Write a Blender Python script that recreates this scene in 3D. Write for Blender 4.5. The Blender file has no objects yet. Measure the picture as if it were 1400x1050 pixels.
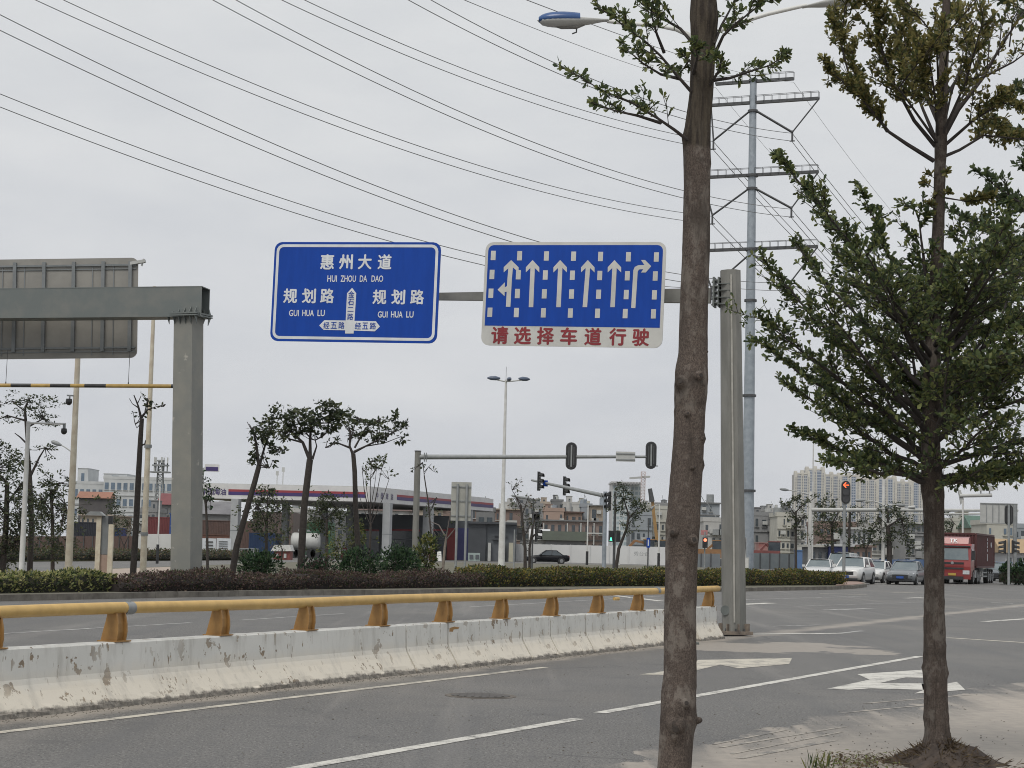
import bpy, math, random
import numpy as np
from mathutils import Vector, Matrix
random.seed(7); rng = np.random.default_rng(11)
sc = bpy.context.scene
COL = sc.collection
rad = math.radians

# ------------------------------------------------------------------ camera
FPX, PITCH, ROLL, EYE = 2600.0, rad(4.91), rad(1.43), 1.7
_F = np.array([0, math.cos(PITCH), math.sin(PITCH)])
_R0 = np.array([1.0, 0, 0]); _U0 = np.array([0, -math.sin(PITCH), math.cos(PITCH)])
_R = math.cos(ROLL)*_R0 + math.sin(ROLL)*_U0
_U = math.cos(ROLL)*_U0 - math.sin(ROLL)*_R0
CAM = np.array([0, 0, EYE])
cd = bpy.data.cameras.new('camera'); cam = bpy.data.objects.new('camera', cd); COL.objects.link(cam)
M = Matrix.Identity(4)
for i in range(3):
    M[i][0] = _R[i]; M[i][1] = _U[i]; M[i][2] = -_F[i]; M[i][3] = CAM[i]
cam.matrix_world = M
cd.sensor_width = 36; cd.lens = 36*FPX/1400; cd.clip_start = 0.1; cd.clip_end = 9000
sc.camera = cam
def at(x, y, Y):                       # point of the sight line through (x, y) at distance Y
    d = _F*FPX + _R*(x-700) + _U*(525-y)
    return CAM + d*(Y/d[1])
def gp(x, y, z=0.0):                   # point of the ground seen at (x, y)
    d = _F*FPX + _R*(x-700) + _U*(525-y)
    return CAM + d*((z-EYE)/d[2])
RD = rad(23.8)                          # heading of the main road
DV = np.array([math.sin(RD), math.cos(RD), 0]); NV = np.array([-math.cos(RD), math.sin(RD), 0])

# ------------------------------------------------------------------ materials
def _nodes(m):
    m.use_nodes = True
    nt = m.node_tree
    return nt, nt.nodes['Principled BSDF']
def _noise(nt, scale, detail=4, rough=.6, vec=None, w=None):
    n = nt.nodes.new('ShaderNodeTexNoise'); n.inputs['Scale'].default_value = scale
    n.inputs['Detail'].default_value = detail; n.inputs['Roughness'].default_value = rough
    if vec: nt.links.new(vec, n.inputs['Vector'])
    return n.outputs['Fac']
def _ramp(nt, fac, lo, hi, c0=(0,0,0,1), c1=(1,1,1,1)):
    r = nt.nodes.new('ShaderNodeValToRGB'); r.color_ramp.elements[0].position = lo; r.color_ramp.elements[1].position = hi
    r.color_ramp.elements[0].color = c0; r.color_ramp.elements[1].color = c1
    nt.links.new(fac, r.inputs['Fac']); return r.outputs['Color']
def _mix(nt, fac, a, b, mode='MIX'):
    m = nt.nodes.new('ShaderNodeMix'); m.data_type = 'RGBA'; m.blend_type = mode
    for sock, v in ((m.inputs['Factor'], fac), (m.inputs['A'], a), (m.inputs['B'], b)):
        pass
    fi, ai, bi = m.inputs[0], m.inputs[6], m.inputs[7]
    for s, v in ((fi, fac), (ai, a), (bi, b)):
        if hasattr(v, 'is_output'): nt.links.new(v, s)
        elif s is fi: s.default_value = v
        else: s.default_value = (*v[:3], 1)
    return m.outputs[2]
def _math(nt, op, a, b=0.0, c=None):
    m = nt.nodes.new('ShaderNodeMath'); m.operation = op
    for i, v in enumerate((a, b) if c is None else (a, b, c)):
        if hasattr(v, 'is_output'): nt.links.new(v, m.inputs[i])
        else: m.inputs[i].default_value = v
    return m.outputs[0]
def _coord(nt, kind='Object', scale=(1,1,1), rot=(0,0,0)):
    t = nt.nodes.new('ShaderNodeTexCoord'); mp = nt.nodes.new('ShaderNodeMapping')
    mp.inputs['Scale'].default_value = scale; mp.inputs['Rotation'].default_value = rot
    nt.links.new(t.outputs[kind], mp.inputs['Vector']); return mp.outputs['Vector']
def _bump(nt, b, height, strength=.3, dist=.01):
    n = nt.nodes.new('ShaderNodeBump'); n.inputs['Strength'].default_value = strength; n.inputs['Distance'].default_value = dist
    nt.links.new(height, n.inputs['Height']); nt.links.new(n.outputs['Normal'], b.inputs['Normal'])
def mat(name, c, c2=None, scale=3.0, rough=.7, metal=0.0, lo=.35, hi=.65, bump=0.0, bscale=None, stretch=(1,1,1), spec=.5, detail=5):
    m = bpy.data.materials.new(name); nt, b = _nodes(m)
    b.inputs['Roughness'].default_value = rough; b.inputs['Metallic'].default_value = metal
    b.inputs['Specular IOR Level'].default_value = spec
    if c2 is None: c2 = tuple(x*.82 for x in c)
    v = _coord(nt, 'Object', stretch)
    f = _noise(nt, scale, detail, .62, v)
    col = _mix(nt, _ramp(nt, f, lo, hi), c, c2)
    nt.links.new(col, b.inputs['Base Color'])
    if bump: _bump(nt, b, _noise(nt, bscale or scale*4, 4, .6, v), bump)
    return m
def glow(name, c, s):
    m = bpy.data.materials.new(name); nt, b = _nodes(m)
    b.inputs['Base Color'].default_value = (*c, 1); b.inputs['Emission Color'].default_value = (*c, 1); b.inputs['Emission Strength'].default_value = s
    return m
def leafmat(name, c, tr=.38, rough=.5):
    m = bpy.data.materials.new(name); nt, b = _nodes(m)
    v = _coord(nt, 'Object'); f = _noise(nt, 9.0, 3, .5, v)
    col = _mix(nt, _ramp(nt, f, .3, .7), tuple(x*.75 for x in c), tuple(min(1, x*1.25) for x in c))
    nt.links.new(col, b.inputs['Base Color']); b.inputs['Roughness'].default_value = rough; b.inputs['Specular IOR Level'].default_value = .3
    t = nt.nodes.new('ShaderNodeBsdfTranslucent'); nt.links.new(col, t.inputs['Color'])
    mx = nt.nodes.new('ShaderNodeMixShader'); mx.inputs[0].default_value = tr
    nt.links.new(b.outputs[0], mx.inputs[1]); nt.links.new(t.outputs[0], mx.inputs[2])
    nt.links.new(mx.outputs[0], nt.nodes['Material Output'].inputs['Surface'])
    return m

# ------------------------------------------------------------------ mesh helpers
class MB:
    def __init__(s): s.v = []; s.f = []; s.mi = []; s.sm = []; s.cur = 0
    def add(s, vs, fs, smooth=False):
        o = len(s.v); s.v += [tuple(map(float, p)) for p in vs]
        for q in fs: s.f.append(tuple(i+o for i in q)); s.mi.append(s.cur); s.sm.append(smooth)
        return s
    def box(s, c, size, rz=0.0, R=None):
        hx, hy, hz = (a/2 for a in size)
        P = np.array([(x, y, z) for x in (-hx, hx) for y in (-hy, hy) for z in (-hz, hz)])
        if R is None: cr, sr = math.cos(rz), math.sin(rz); R = np.array([[cr, -sr, 0], [sr, cr, 0], [0, 0, 1]])
        P = P @ np.asarray(R).T + np.asarray(c)
        return s.add(P, [(0,1,3,2), (4,6,7,5), (0,4,5,1), (2,3,7,6), (0,2,6,4), (1,5,7,3)])
    def quad(s, *p): return s.add(p, [tuple(range(len(p)))])
    def prism(s, poly, d):              # polygon of 3-D points pushed along d
        n = len(poly); P = [np.asarray(p, float) for p in poly]; d = np.asarray(d, float)
        return s.add(P+[p+d for p in P], [tuple(range(n))[::-1], tuple(range(n, 2*n))]+[(i, (i+1) % n, (i+1) % n+n, i+n) for i in range(n)])
    def tube(s, pts, radii, n=8, cap=True, smooth=True, squash=None, jit=0.0):
        pts = [np.asarray(p, float) for p in pts]; k = len(pts)
        if not hasattr(radii, '__len__'): radii = [radii]*k
        ref = None; vs = []
        for i in range(k):
            t = pts[min(i+1, k-1)]-pts[max(i-1, 0)]; t = t/(np.linalg.norm(t)+1e-12)
            if ref is None: ref = np.array([1.0, 0, 0]) if abs(t[0]) < .8 else np.array([0, 1.0, 0])
            u = ref-t*(ref@t); u /= np.linalg.norm(u); w = np.cross(t, u); ref = u
            for a in range(n):
                an = 2*math.pi*(a+.5)/n; r = radii[i]*(1+jit*random.uniform(-1, 1))
                vs.append(pts[i]+u*math.cos(an)*r+w*math.sin(an)*r)
        fs = [(i*n+a, i*n+(a+1) % n, (i+1)*n+(a+1) % n, (i+1)*n+a) for i in range(k-1) for a in range(n)]
        s.add(vs, fs, smooth)
        if cap: s.add(vs[:n], [tuple(range(n))[::-1]]); s.add(vs[-n:], [tuple(range(n))])
        return s
    def bar(s, a, b, w, h=None):        # square bar from a to b
        a = np.asarray(a, float); b = np.asarray(b, float); h = h or w
        t = (b-a)/np.linalg.norm(b-a); up = np.array([0, 0, 1.0]) if abs(t[2]) < .95 else np.array([0, 1.0, 0])
        x = np.cross(t, up); x /= np.linalg.norm(x); y = np.cross(x, t)
        q = lambda p: [p-x*w/2-y*h/2, p+x*w/2-y*h/2, p+x*w/2+y*h/2, p-x*w/2+y*h/2]
        return s.add(q(a)+q(b), [(3,2,1,0), (4,5,6,7), (0,1,5,4), (1,2,6,5), (2,3,7,6), (3,0,4,7)])
    def build(s, name, mats, parent=None, loc=None):
        me = bpy.data.meshes.new(name)
        o = bpy.data.objects.new(name, me); COL.objects.link(o)
        org = np.zeros(3)
        if parent is not None: org = np.array(parent['_org']); o.parent = parent
        elif loc is not None: org = np.asarray(loc, float); o.location = tuple(org)
        V = np.array(s.v).reshape(-1, 3)-org
        me.from_pydata(V.tolist(), [], s.f)
        for m in (mats if isinstance(mats, (list, tuple)) else [mats]): me.materials.append(m)
        me.polygons.foreach_set('material_index', s.mi); me.polygons.foreach_set('use_smooth', s.sm); me.update()
        o['_org'] = [float(a) for a in org]
        return o
def tag(o, label=None, cat=None, group=None, kind=None):
    if label: o['label'] = label
    if cat: o['category'] = cat
    if group: o['group'] = group
    if kind: o['kind'] = kind
    return o
def thing(name, loc, label, cat, group=None):
    o = bpy.data.objects.new(name, None); COL.objects.link(o); o.location = tuple(map(float, loc)); o['_org'] = [float(a) for a in loc]
    o.empty_display_size = .3
    return tag(o, label, cat, group)
def struct(name, mb, mats): return tag(mb.build(name, mats), kind='structure')

def leaves(name, C, A, L, mats, parent=None, near=False, W=.45, loc=None, up=.55):
    """one mesh of leaf blades: base points C, axes A, lengths L"""
    C = np.asarray(C, float); A = np.asarray(A, float); n = len(C); L = np.broadcast_to(np.asarray(L, float), (n,))[:, None]
    A = A/(np.linalg.norm(A, axis=1)[:, None]+1e-9)
    N = rng.normal(size=(n, 3))*(1-up)+np.array([0, 0, up]); S = np.cross(A, N); S /= np.linalg.norm(S, axis=1)[:, None]+1e-9
    B = np.cross(S, A)
    if near:
        pts = [(0, 0, 0), (.4, -.34, .05), (.78, -.5, .03), (1, 0, -.04), (.78, .5, .03), (.4, .34, .05), (.4, 0, -.02), (.78, 0, -.03)]
        fs = [(0, 1, 6), (0, 6, 5), (1, 2, 7, 6), (6, 7, 4, 5), (2, 3, 7), (7, 3, 4)]
    else:
        pts = [(0, 0, 0), (.55, -.5, .06), (1, 0, 0), (.55, .5, .06)]; fs = [(0, 1, 2, 3)]
    k = len(pts)
    V = np.stack([C+A*L*a+S*L*W*b+B*L*c for a, b, c in pts], 1).reshape(-1, 3)
    me = bpy.data.meshes.new(name); o = bpy.data.objects.new(name, me); COL.objects.link(o)
    org = np.zeros(3)
    if parent is not None: org = np.array(parent['_org']); o.parent = parent
    elif loc is not None: org = np.asarray(loc, float); o.location = tuple(org)
    V = V-org; m = len(fs); lt = np.array([len(q) for q in fs]); flat = np.concatenate([np.array(q) for q in fs])
    me.vertices.add(n*k); me.vertices.foreach_set('co', V.ravel().astype(np.float32))
    me.loops.add(n*len(flat)); me.loops.foreach_set('vertex_index', (np.arange(n)[:, None]*k+flat[None]).ravel().astype(np.int32))
    tot = np.tile(lt, n); me.polygons.add(n*m)
    me.polygons.foreach_set('loop_start', np.concatenate([[0], np.cumsum(tot)[:-1]]).astype(np.int32))
    mats = mats if isinstance(mats, (list, tuple)) else [mats]
    for q in mats: me.materials.append(q)
    me.polygons.foreach_set('material_index', np.repeat(rng.integers(0, len(mats), n), m).astype(np.int32))
    me.update(calc_edges=True); me.validate()
    o['_org'] = [float(a) for a in org]
    return o
def text_mesh(s, size, bold=0.0, depth=.004, sx=1.0):
    cu = bpy.data.curves.new('t', 'FONT'); cu.body = s; cu.size = size; cu.offset = bold; cu.extrude = depth; cu.align_x = 'CENTER'; cu.align_y = 'CENTER'; cu.resolution_u = 3
    o = bpy.data.objects.new('t', cu); COL.objects.link(o); bpy.context.view_layer.update()
    me = bpy.data.meshes.new_from_object(o.evaluated_get(bpy.context.evaluated_depsgraph_get()))
    P = np.array([v.co[:] for v in me.vertices]).reshape(-1, 3); F = [tuple(p.vertices) for p in me.polygons]
    bpy.data.objects.remove(o); bpy.data.meshes.remove(me); bpy.data.curves.remove(cu)
    P[:, :2] -= (P[:, :2].max(0)+P[:, :2].min(0))/2; P[:, 0] *= sx
    return P, F
def plane_text(mb, s, c, u, v, height, bold=0.0, width=None, depth=.004):
    """lettering with glyph height `height` centred at c in the plane (u, v); heavy strokes are laid in thin layers"""
    P, F = text_mesh(s, 1.0, 0.0, 0.0)
    e = P[:, :2].max(0)-P[:, :2].min(0); k = height/(e[1]+2*bold); kx = k if width is None else width/(e[0]+2*bold)
    n = np.cross(u, v)
    sh = [(0, 0)]+([(1, 0), (-1, 0), (0, .8), (0, -.8)] if bold else [])
    for i, (dx, dy) in enumerate(sh):
        Q = np.asarray(c)+np.outer((P[:, 0]+dx*bold)*kx, u)+np.outer((P[:, 1]+dy*bold)*k, v)+n*(depth+.0004*i)
        mb.add(Q, F)
def proj(P):
    d = np.asarray(P, float)-CAM; z = d @ _F
    return np.stack([700+FPX*(d @ _R)/z, 525-FPX*(d @ _U)/z], -1)
# ------------------------------------------------------------------ sky, sun
w = bpy.data.worlds.new("World"); sc.world = w; w.use_nodes = True
nt = w.node_tree; bg = nt.nodes['Background']
SUN_EL, SUN_AZ = rad(56), rad(205)      # the veiled sun is high behind the camera
sky = nt.nodes.new('ShaderNodeTexSky'); sky.sky_type = 'NISHITA'; sky.sun_disc = False
sky.sun_elevation = SUN_EL; sky.sun_rotation = SUN_AZ; sky.air_density = 1.0; sky.dust_density = 4.0; sky.ozone_density = 1.0
hs = nt.nodes.new('ShaderNodeHueSaturation'); hs.inputs['Saturation'].default_value = .10; nt.links.new(sky.outputs[0], hs.inputs['Color'])
tc = nt.nodes.new('ShaderNodeTexCoord'); mp = nt.nodes.new('ShaderNodeMapping'); mp.inputs['Scale'].default_value = (1.6, 1.6, 5.0)
nt.links.new(tc.outputs['Generated'], mp.inputs['Vector'])
cl = _noise(nt, 4.5, 5, .55, mp.outputs['Vector'])
cloud = _mix(nt, _ramp(nt, cl, .3, .72), (5.7, 6.0, 6.5), (8.1, 8.22, 8.3))   # even cloud deck, a little thicker and thinner
sep = nt.nodes.new('ShaderNodeSeparateXYZ'); nt.links.new(tc.outputs['Generated'], sep.inputs[0])
top = _ramp(nt, sep.outputs['Z'], .03, .30, (6.3, 6.5, 6.95, 1), (7.7, 7.85, 7.9, 1))
cloud = _mix(nt, .55, cloud, top)
nt.links.new(_mix(nt, .90, hs.outputs[0], cloud), bg.inputs['Color']); bg.inputs['Strength'].default_value = .10
sd = bpy.data.lights.new('sun', 'SUN'); so = bpy.data.objects.new('sun', sd); COL.objects.link(so)
sd.energy = 1.9; sd.angle = rad(26); sd.color = (1, .94, .86)
so.rotation_euler = (rad(90)-SUN_EL, 0, math.pi-SUN_AZ)
sc.view_settings.view_transform = 'Standard'; sc.view_settings.look = 'None'; sc.view_settings.exposure = 0.0; sc.view_settings.gamma = 1.0
sc.cycles.filter_width = 1.0

# ------------------------------------------------------------------ palette
m_white = mat('white_paint', (.62, .63, .62), (.50, .50, .48), 2.0, .5)
m_cream = mat('cream_pole_paint', (.62, .58, .47), (.48, .42, .32), 3.0, .5)
m_greypost = mat('grey_gantry_paint', (.14, .155, .15), (.10, .112, .108), 3.0, .5, bump=.05)
m_post_r = mat('weathered_post_paint', (.215, .215, .20), (.15, .15, .138), 4.0, .55, stretch=(1, 1, .25))
m_beam = mat('grey_beam_paint', (.13, .148, .146), (.175, .18, .168), 1.6, .45, lo=.45, hi=.75)
m_galv = mat('galvanised_steel', (.33, .37, .41), (.25, .285, .32), 2.0, .4, .25)
m_signback = mat('sign_back_sheet', (.27, .262, .24), (.215, .21, .195), 1.2, .5)
m_signrib = mat('sign_back_rib', (.20, .215, .225), (.15, .165, .17), 2.0, .5)
m_black = mat('black_plastic', (.018, .019, .021), (.028, .03, .033), 5, .45)
m_dark = mat('dark_grey_metal', (.05, .053, .058), (.075, .078, .082), 3, .5)
m_grey = mat('mid_grey_metal', (.27, .285, .29), (.20, .215, .22), 3, .5)
m_lgrey = mat('light_grey_sheet', (.45, .46, .45), (.37, .38, .37), 2, .5)
m_blue = mat('sign_blue', (.008, .058, .345), (.007, .050, .30), 1.5, .45, stretch=(6, 6, 1), spec=.2)
m_signwhite = mat('sign_white', (.66, .69, .72), (.56, .58, .60), 2, .4)
m_signgrey = mat('sign_pale_grey', (.55, .555, .53), (.46, .46, .44), 1.5, .42)
m_signred = mat('sign_red', (.24, .022, .03), (.20, .02, .026), 3, .45)
m_yellow = mat('yellow_rail_paint', (.60, .40, .14), (.50, .325, .11), 5, .5, bump=.05)
m_ochre = mat('ochre_bracket_paint', (.35, .195, .062), (.27, .145, .045), 7, .55)
m_glass = mat('dark_window_glass', (.03, .04, .05), (.055, .07, .08), 1.0, .12, spec=.8)
m_glassb = mat('bluish_window_glass', (.12, .17, .23), (.08, .115, .16), .6, .15, spec=.8)
m_wire = mat('wire_grey', (.17, .175, .18), None, 1, .5)
m_bark = mat('ridged_bark', (.105, .084, .070), (.045, .038, .034), 17, .9, lo=.3, hi=.7, bump=.9, bscale=50, stretch=(1, 1, .35))
m_bark2 = mat('speckled_bark', (.150, .128, .112), (.045, .037, .033), 42, .95, lo=.46, hi=.66, bump=1.0, bscale=60, stretch=(1, 1, .7), spec=.15)
def scar_bark(name='scarred_bark', dk=1.0, scars=((520, .07, .8), (552, .03, .5), (737, .09, .6), (985, .11, .75), (222, .03, .8), (600, .02, .4)), cs=1.0):
    m = bpy.data.materials.new(name); nt, b = _nodes(m); v = _coord(nt, 'Object', (1, 1, .7)); g = nt.nodes.new('ShaderNodeNewGeometry'); s = nt.nodes.new('ShaderNodeSeparateXYZ'); nt.links.new(g.outputs['Position'], s.inputs[0])
    col = _mix(nt, _ramp(nt, _noise(nt, 3.5, 5, .65, v), .3, .7), tuple(q*dk for q in (.150, .122, .103)), tuple(q*dk for q in (.100, .083, .073)))
    f = _noise(nt, 120, 4, .75, v); col = _mix(nt, _ramp(nt, f, .42, .58), col, (.062, .051, .046)); col = _mix(nt, _math(nt, 'MULTIPLY', _ramp(nt, _noise(nt, 22, 5, .7, v), .56, .68), .45), col, (.20, .175, .155))
    rg = _noise(nt, 9, 4, .7, _coord(nt, 'Object', (.4, .4, 5))); col = _mix(nt, _math(nt, 'MULTIPLY', _ramp(nt, rg, .60, .68), .5), col, (.055, .045, .04))
    crk = _noise(nt, 16, 5, .7, _coord(nt, 'Object', (2.2, 2.2, .22))); col = _mix(nt, _math(nt, 'MULTIPLY', _ramp(nt, crk, .62-.08*(cs-1), .67-.06*(cs-1)), .6), col, (.045, .037, .033))
    lic = _math(nt, 'MULTIPLY', _ramp(nt, _noise(nt, 5.5, 6, .7, _coord(nt, 'Object', (1.3, 1.3, .8))), .52, .60), .55); col = _mix(nt, lic, col, tuple(q*dk for q in (.205, .185, .165)))
    drk = _math(nt, 'MULTIPLY', _ramp(nt, _noise(nt, 3.2, 6, .7, _coord(nt, 'Object', (2.2, 2.2, .45))), .54, .66), .65); col = _mix(nt, drk, col, (.05, .043, .038))
    if scars[0][0] == 520:
        zt_ = float(at(950, 205, 13.0)[2]); hi = _ramp(nt, _math(nt, 'ADD', _math(nt, 'SUBTRACT', s.outputs['Z'], zt_), _math(nt, 'MULTIPLY', _math(nt, 'SUBTRACT', _noise(nt, 9, 4, .6, v), .5), .12)), 0, .03)
        gro = _ramp(nt, _noise(nt, 13, 5, .7, _coord(nt, 'Object', (2.5, 2.5, .15))), .40, .58); col = _mix(nt, _math(nt, 'MULTIPLY', hi, .85), col, _mix(nt, gro, (.085, .072, .055), (.03, .026, .023)))
    k = 0.0
    for y, wd, a in scars:
        z = float(at(935, y, 13.0)[2]); q = _math(nt, 'SUBTRACT', 1.0, _math(nt, 'DIVIDE', _math(nt, 'ABSOLUTE', _math(nt, 'SUBTRACT', s.outputs['Z'], z)), wd)); q = _math(nt, 'MULTIPLY', _math(nt, 'MAXIMUM', q, 0.0), a)
        k = q if not hasattr(k, 'is_output') else _math(nt, 'MAXIMUM', k, q)
    k = _math(nt, 'MULTIPLY', k, _ramp(nt, _noise(nt, 11, 4, .65, v), .42, .62)); col = _mix(nt, k, col, (.03, .026, .024))
    nt.links.new(col, b.inputs['Base Color']); b.inputs['Roughness'].default_value = .95; b.inputs['Specular IOR Level'].default_value = .15
    _bump(nt, b, _math(nt, 'ADD', _math(nt, 'MULTIPLY', f, .6), _math(nt, 'ADD', _math(nt, 'MULTIPLY', crk, -1.0*cs), _noise(nt, 14, 4, .6, v))), .7, .012); return m
m_scar = scar_bark(); m_furrow = scar_bark('furrowed_bark', .85, ((915, .05, .7), (985, .05, .5)), 2.2)
m_barkd = mat('dark_bark', (.055, .046, .04), (.03, .026, .024), 12, .9, bump=.5)
m_barkw = mat('pale_bark', (.23, .20, .17), (.15, .13, .11), 8, .9)
m_twig = mat('twig_bark', (.05, .042, .04), (.03, .026, .025), 9, .85)
m_twigp = mat('pale_twig_bark', (.15, .13, .12), (.10, .085, .08), 9, .85)
L_near = [leafmat('deep_green_leaf', (.097, .131, .052)), leafmat('olive_leaf', (.177, .199, .074)), leafmat('dark_leaf', (.065, .092, .049))]
L_upper = [leafmat('olive_brown_leaf', (.191, .169, .064)), leafmat('yellow_olive_leaf', (.226, .208, .078)), leafmat('dull_green_leaf', (.086, .103, .040))]  # upper crown leaf tones, mixed at random
L_far = [leafmat('far_green_leaf', (.059, .079, .042)), leafmat('far_dark_leaf', (.037, .050, .031)), leafmat('far_olive_leaf', (.088, .100, .049))]
L_fresh = [leafmat('fresh_green_leaf', (.098, .124, .042)), leafmat('yellow_green_leaf', (.169, .169, .052)), leafmat('mid_green_leaf', (.04, .058, .022))]
L_hedge = [leafmat('hedge_green_leaf', (.088, .115, .035)), leafmat('hedge_yellow_leaf', (.240, .200, .056)), leafmat('hedge_dark_leaf', (.048, .067, .026)), leafmat('hedge_brown_leaf', (.120, .088, .048))]
L_var = [leafmat('variegated_leaf', (.221, .247, .091)), leafmat('pale_yellow_leaf', (.338, .325, .143)), leafmat('variegated_dark_leaf', (.035, .055, .025))]
L_purple = [leafmat('maroon_leaf', (.091, .059, .057)), leafmat('brown_leaf', (.137, .101, .077)), leafmat('grey_maroon_leaf', (.059, .045, .045))]
L_bush = [leafmat('bush_green_leaf', (.041, .087, .041)), leafmat('bush_dark_leaf', (.013, .028, .016)), leafmat('bush_mid_leaf', (.064, .109, .048))]

# ------------------------------------------------------------------ ground, road, island
BASE0 = gp(0, 985)
B0 = BASE0
NB = float(BASE0 @ NV)
def rp(s, n, z=0.0): return B0+DV*s+NV*n+np.array([0, 0, z])
def s_of(x, n, z):
    lo, hi = -10.0, 80.0
    for _ in range(50):
        mid = (lo+hi)/2
        if proj(rp(mid, n, z))[0] < x: lo = mid
        else: hi = mid
    return lo
def ground_mat():
    m = bpy.data.materials.new('dusty_earth'); nt, b = _nodes(m); v = _coord(nt)
    a = _mix(nt, _ramp(nt, _noise(nt, .06, 6, .6, v), .35, .65), (.21, .185, .155), (.15, .145, .115))
    a = _mix(nt, _ramp(nt, _noise(nt, .9, 5, .6, v), .45, .7), a, (.10, .11, .06))
    nt.links.new(a, b.inputs['Base Color']); b.inputs['Roughness'].default_value = .95
    return m
def line_dist(nt, p, q, pos):
    """signed distance of the shading point from the ground line p-q (positive to its right)"""
    d = (q-p)[:2]; d = d/np.linalg.norm(d); n = (d[1], -d[0]); c = -(n[0]*p[0]+n[1]*p[1])
    dot = nt.nodes.new('ShaderNodeVectorMath'); dot.operation = 'DOT_PRODUCT'; dot.inputs[1].default_value = (n[0], n[1], 0)
    nt.links.new(pos, dot.inputs[0]); return _math(nt, 'ADD', dot.outputs['Value'], c)
def road_mat():
    m = bpy.data.materials.new('worn_asphalt'); nt, b = _nodes(m); v = _coord(nt); vr = _coord(nt, 'Object', (1, 1, 1), (0, 0, RD))
    vs = _coord(nt, 'Object', (1, .06, 1), (0, 0, RD))
    col = _mix(nt, _ramp(nt, _noise(nt, .35, 5, .6, v), .3, .7), (.158, .154, .147), (.120, .117, .113))
    col = _mix(nt, _math(nt, 'MULTIPLY', _ramp(nt, _noise(nt, 1.3, 4, .6, vs), .5, .8), .45), col, (.10, .10, .10))       # wheel tracks
    g = _noise(nt, 26, 4, .85, _coord(nt, 'Object', (1.7, .7, 1), (0, 0, rad(8)))); col = _mix(nt, _ramp(nt, g, .38, .53), (.022, .022, .021), col)                            # dark pits between the chips
    col = _mix(nt, _math(nt, 'MULTIPLY', _ramp(nt, _noise(nt, 22, 4, .85, _coord(nt, 'Object', (1.7, .7, 1), (0, 0, rad(8)))), .57, .66), .85), col, (.36, .345, .325))         # pale chips
    vo = nt.nodes.new('ShaderNodeTexVoronoi'); vo.feature = 'DISTANCE_TO_EDGE'; vo.inputs['Scale'].default_value = .28
    nw = nt.nodes.new('ShaderNodeTexNoise'); nw.inputs['Scale'].default_value = .8; nt.links.new(v, nw.inputs['Vector'])
    vm = nt.nodes.new('ShaderNodeMix'); vm.data_type = 'VECTOR'; vm.inputs[0].default_value = .35; nt.links.new(v, vm.inputs[4]); nt.links.new(nw.outputs['Color'], vm.inputs[5])
    nt.links.new(vm.outputs[1], vo.inputs['Vector'])
    crack = _math(nt, 'MULTIPLY', _math(nt, 'LESS_THAN', vo.outputs['Distance'], .006), _ramp(nt, _noise(nt, .5, 3, .5, v), .55, .62))
    col = _mix(nt, _math(nt, 'MULTIPLY', crack, .6), col, (.05, .05, .05))
    oil = _math(nt, 'MULTIPLY', _ramp(nt, _noise(nt, 1.1, 3, .55, v), .60, .70), .5); col = _mix(nt, oil, col, (.062, .062, .064))                         # oil and old damp stains
    trk = _noise(nt, 1.5, 5, .65, _coord(nt, 'Object', (1, .025, 1), (0, 0, RD))); col = _mix(nt, _math(nt, 'MULTIPLY', _ramp(nt, trk, .52, .66), .5), col, (.085, .086, .088))
    col = _mix(nt, _math(nt, 'MULTIPLY', _ramp(nt, _noise(nt, 1.2, 5, .6, _coord(nt, 'Object', (1, .04, 1), (0, 0, RD+.03))), .55, .72), .35), col, (.27, .255, .235))   # dusty streaks
    scf = _math(nt, 'MULTIPLY', _ramp(nt, _noise(nt, 9, 4, .7, _coord(nt, 'Object', (.35, 1.6, 1), (0, 0, rad(12)))), .665, .70), _ramp(nt, _noise(nt, .7, 3, .5, v), .45, .6)); col = _mix(nt, _math(nt, 'MULTIPLY', scf, .55), col, (.38, .37, .35))   # pale scuffs
    # dust and sand: along the barrier foot, round its end, and drifted over the near side of the road
    sand = _mix(nt, _ramp(nt, _noise(nt, 6, 6, .65, v), .3, .7), (.40, .355, .305), (.30, .272, .238))
    n0 = line_dist(nt, rp(0, 0), rp(10, 0), v)
    wob = _math(nt, 'MULTIPLY', _math(nt, 'SUBTRACT', _noise(nt, .9, 5, .6, v), .5), 1.0)
    near = _math(nt, 'SUBTRACT', 1.0, _math(nt, 'DIVIDE', _math(nt, 'ABSOLUTE', _math(nt, 'ADD', n0, wob)), .42))
    col = _mix(nt, _math(nt, 'MULTIPLY', _ramp(nt, near, 0, .8), .65), col, sand)
    E0, E1 = gp(1150, 982), gp(1400, 934)
    e = _math(nt, 'ADD', line_dist(nt, E0, E1, v), _math(nt, 'MULTIPLY', _math(nt, 'SUBTRACT', _noise(nt, .7, 6, .62, v), .5), 2.2))
    col = _mix(nt, _math(nt, 'MULTIPLY', _ramp(nt, e, -.45, .9), .88), col, sand)
    st = _noise(nt, 2.6, 3, .6, _coord(nt, 'Object', (1, .05, 1), (0, 0, rad(30))))                                         # drifted streaks
    stm = _math(nt, 'MULTIPLY', _ramp(nt, st, .47, .60), _ramp(nt, e, -2.0, -.2))
    col = _mix(nt, _math(nt, 'MULTIPLY', stm, .75), col, sand)
    pc = gp(1040, 884); dd = nt.nodes.new('ShaderNodeVectorMath'); dd.operation = 'DISTANCE'; dd.inputs[1].default_value = tuple(pc)
    mpn = nt.nodes.new('ShaderNodeMapping'); nt.links.new(v, mpn.inputs['Vector']); nt.links.new(mpn.outputs[0], dd.inputs[0])
    near2 = _math(nt, 'ADD', _math(nt, 'DIVIDE', dd.outputs['Value'], 6.5), _math(nt, 'MULTIPLY', _noise(nt, .55, 6, .6, vr), 1.3))
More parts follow.
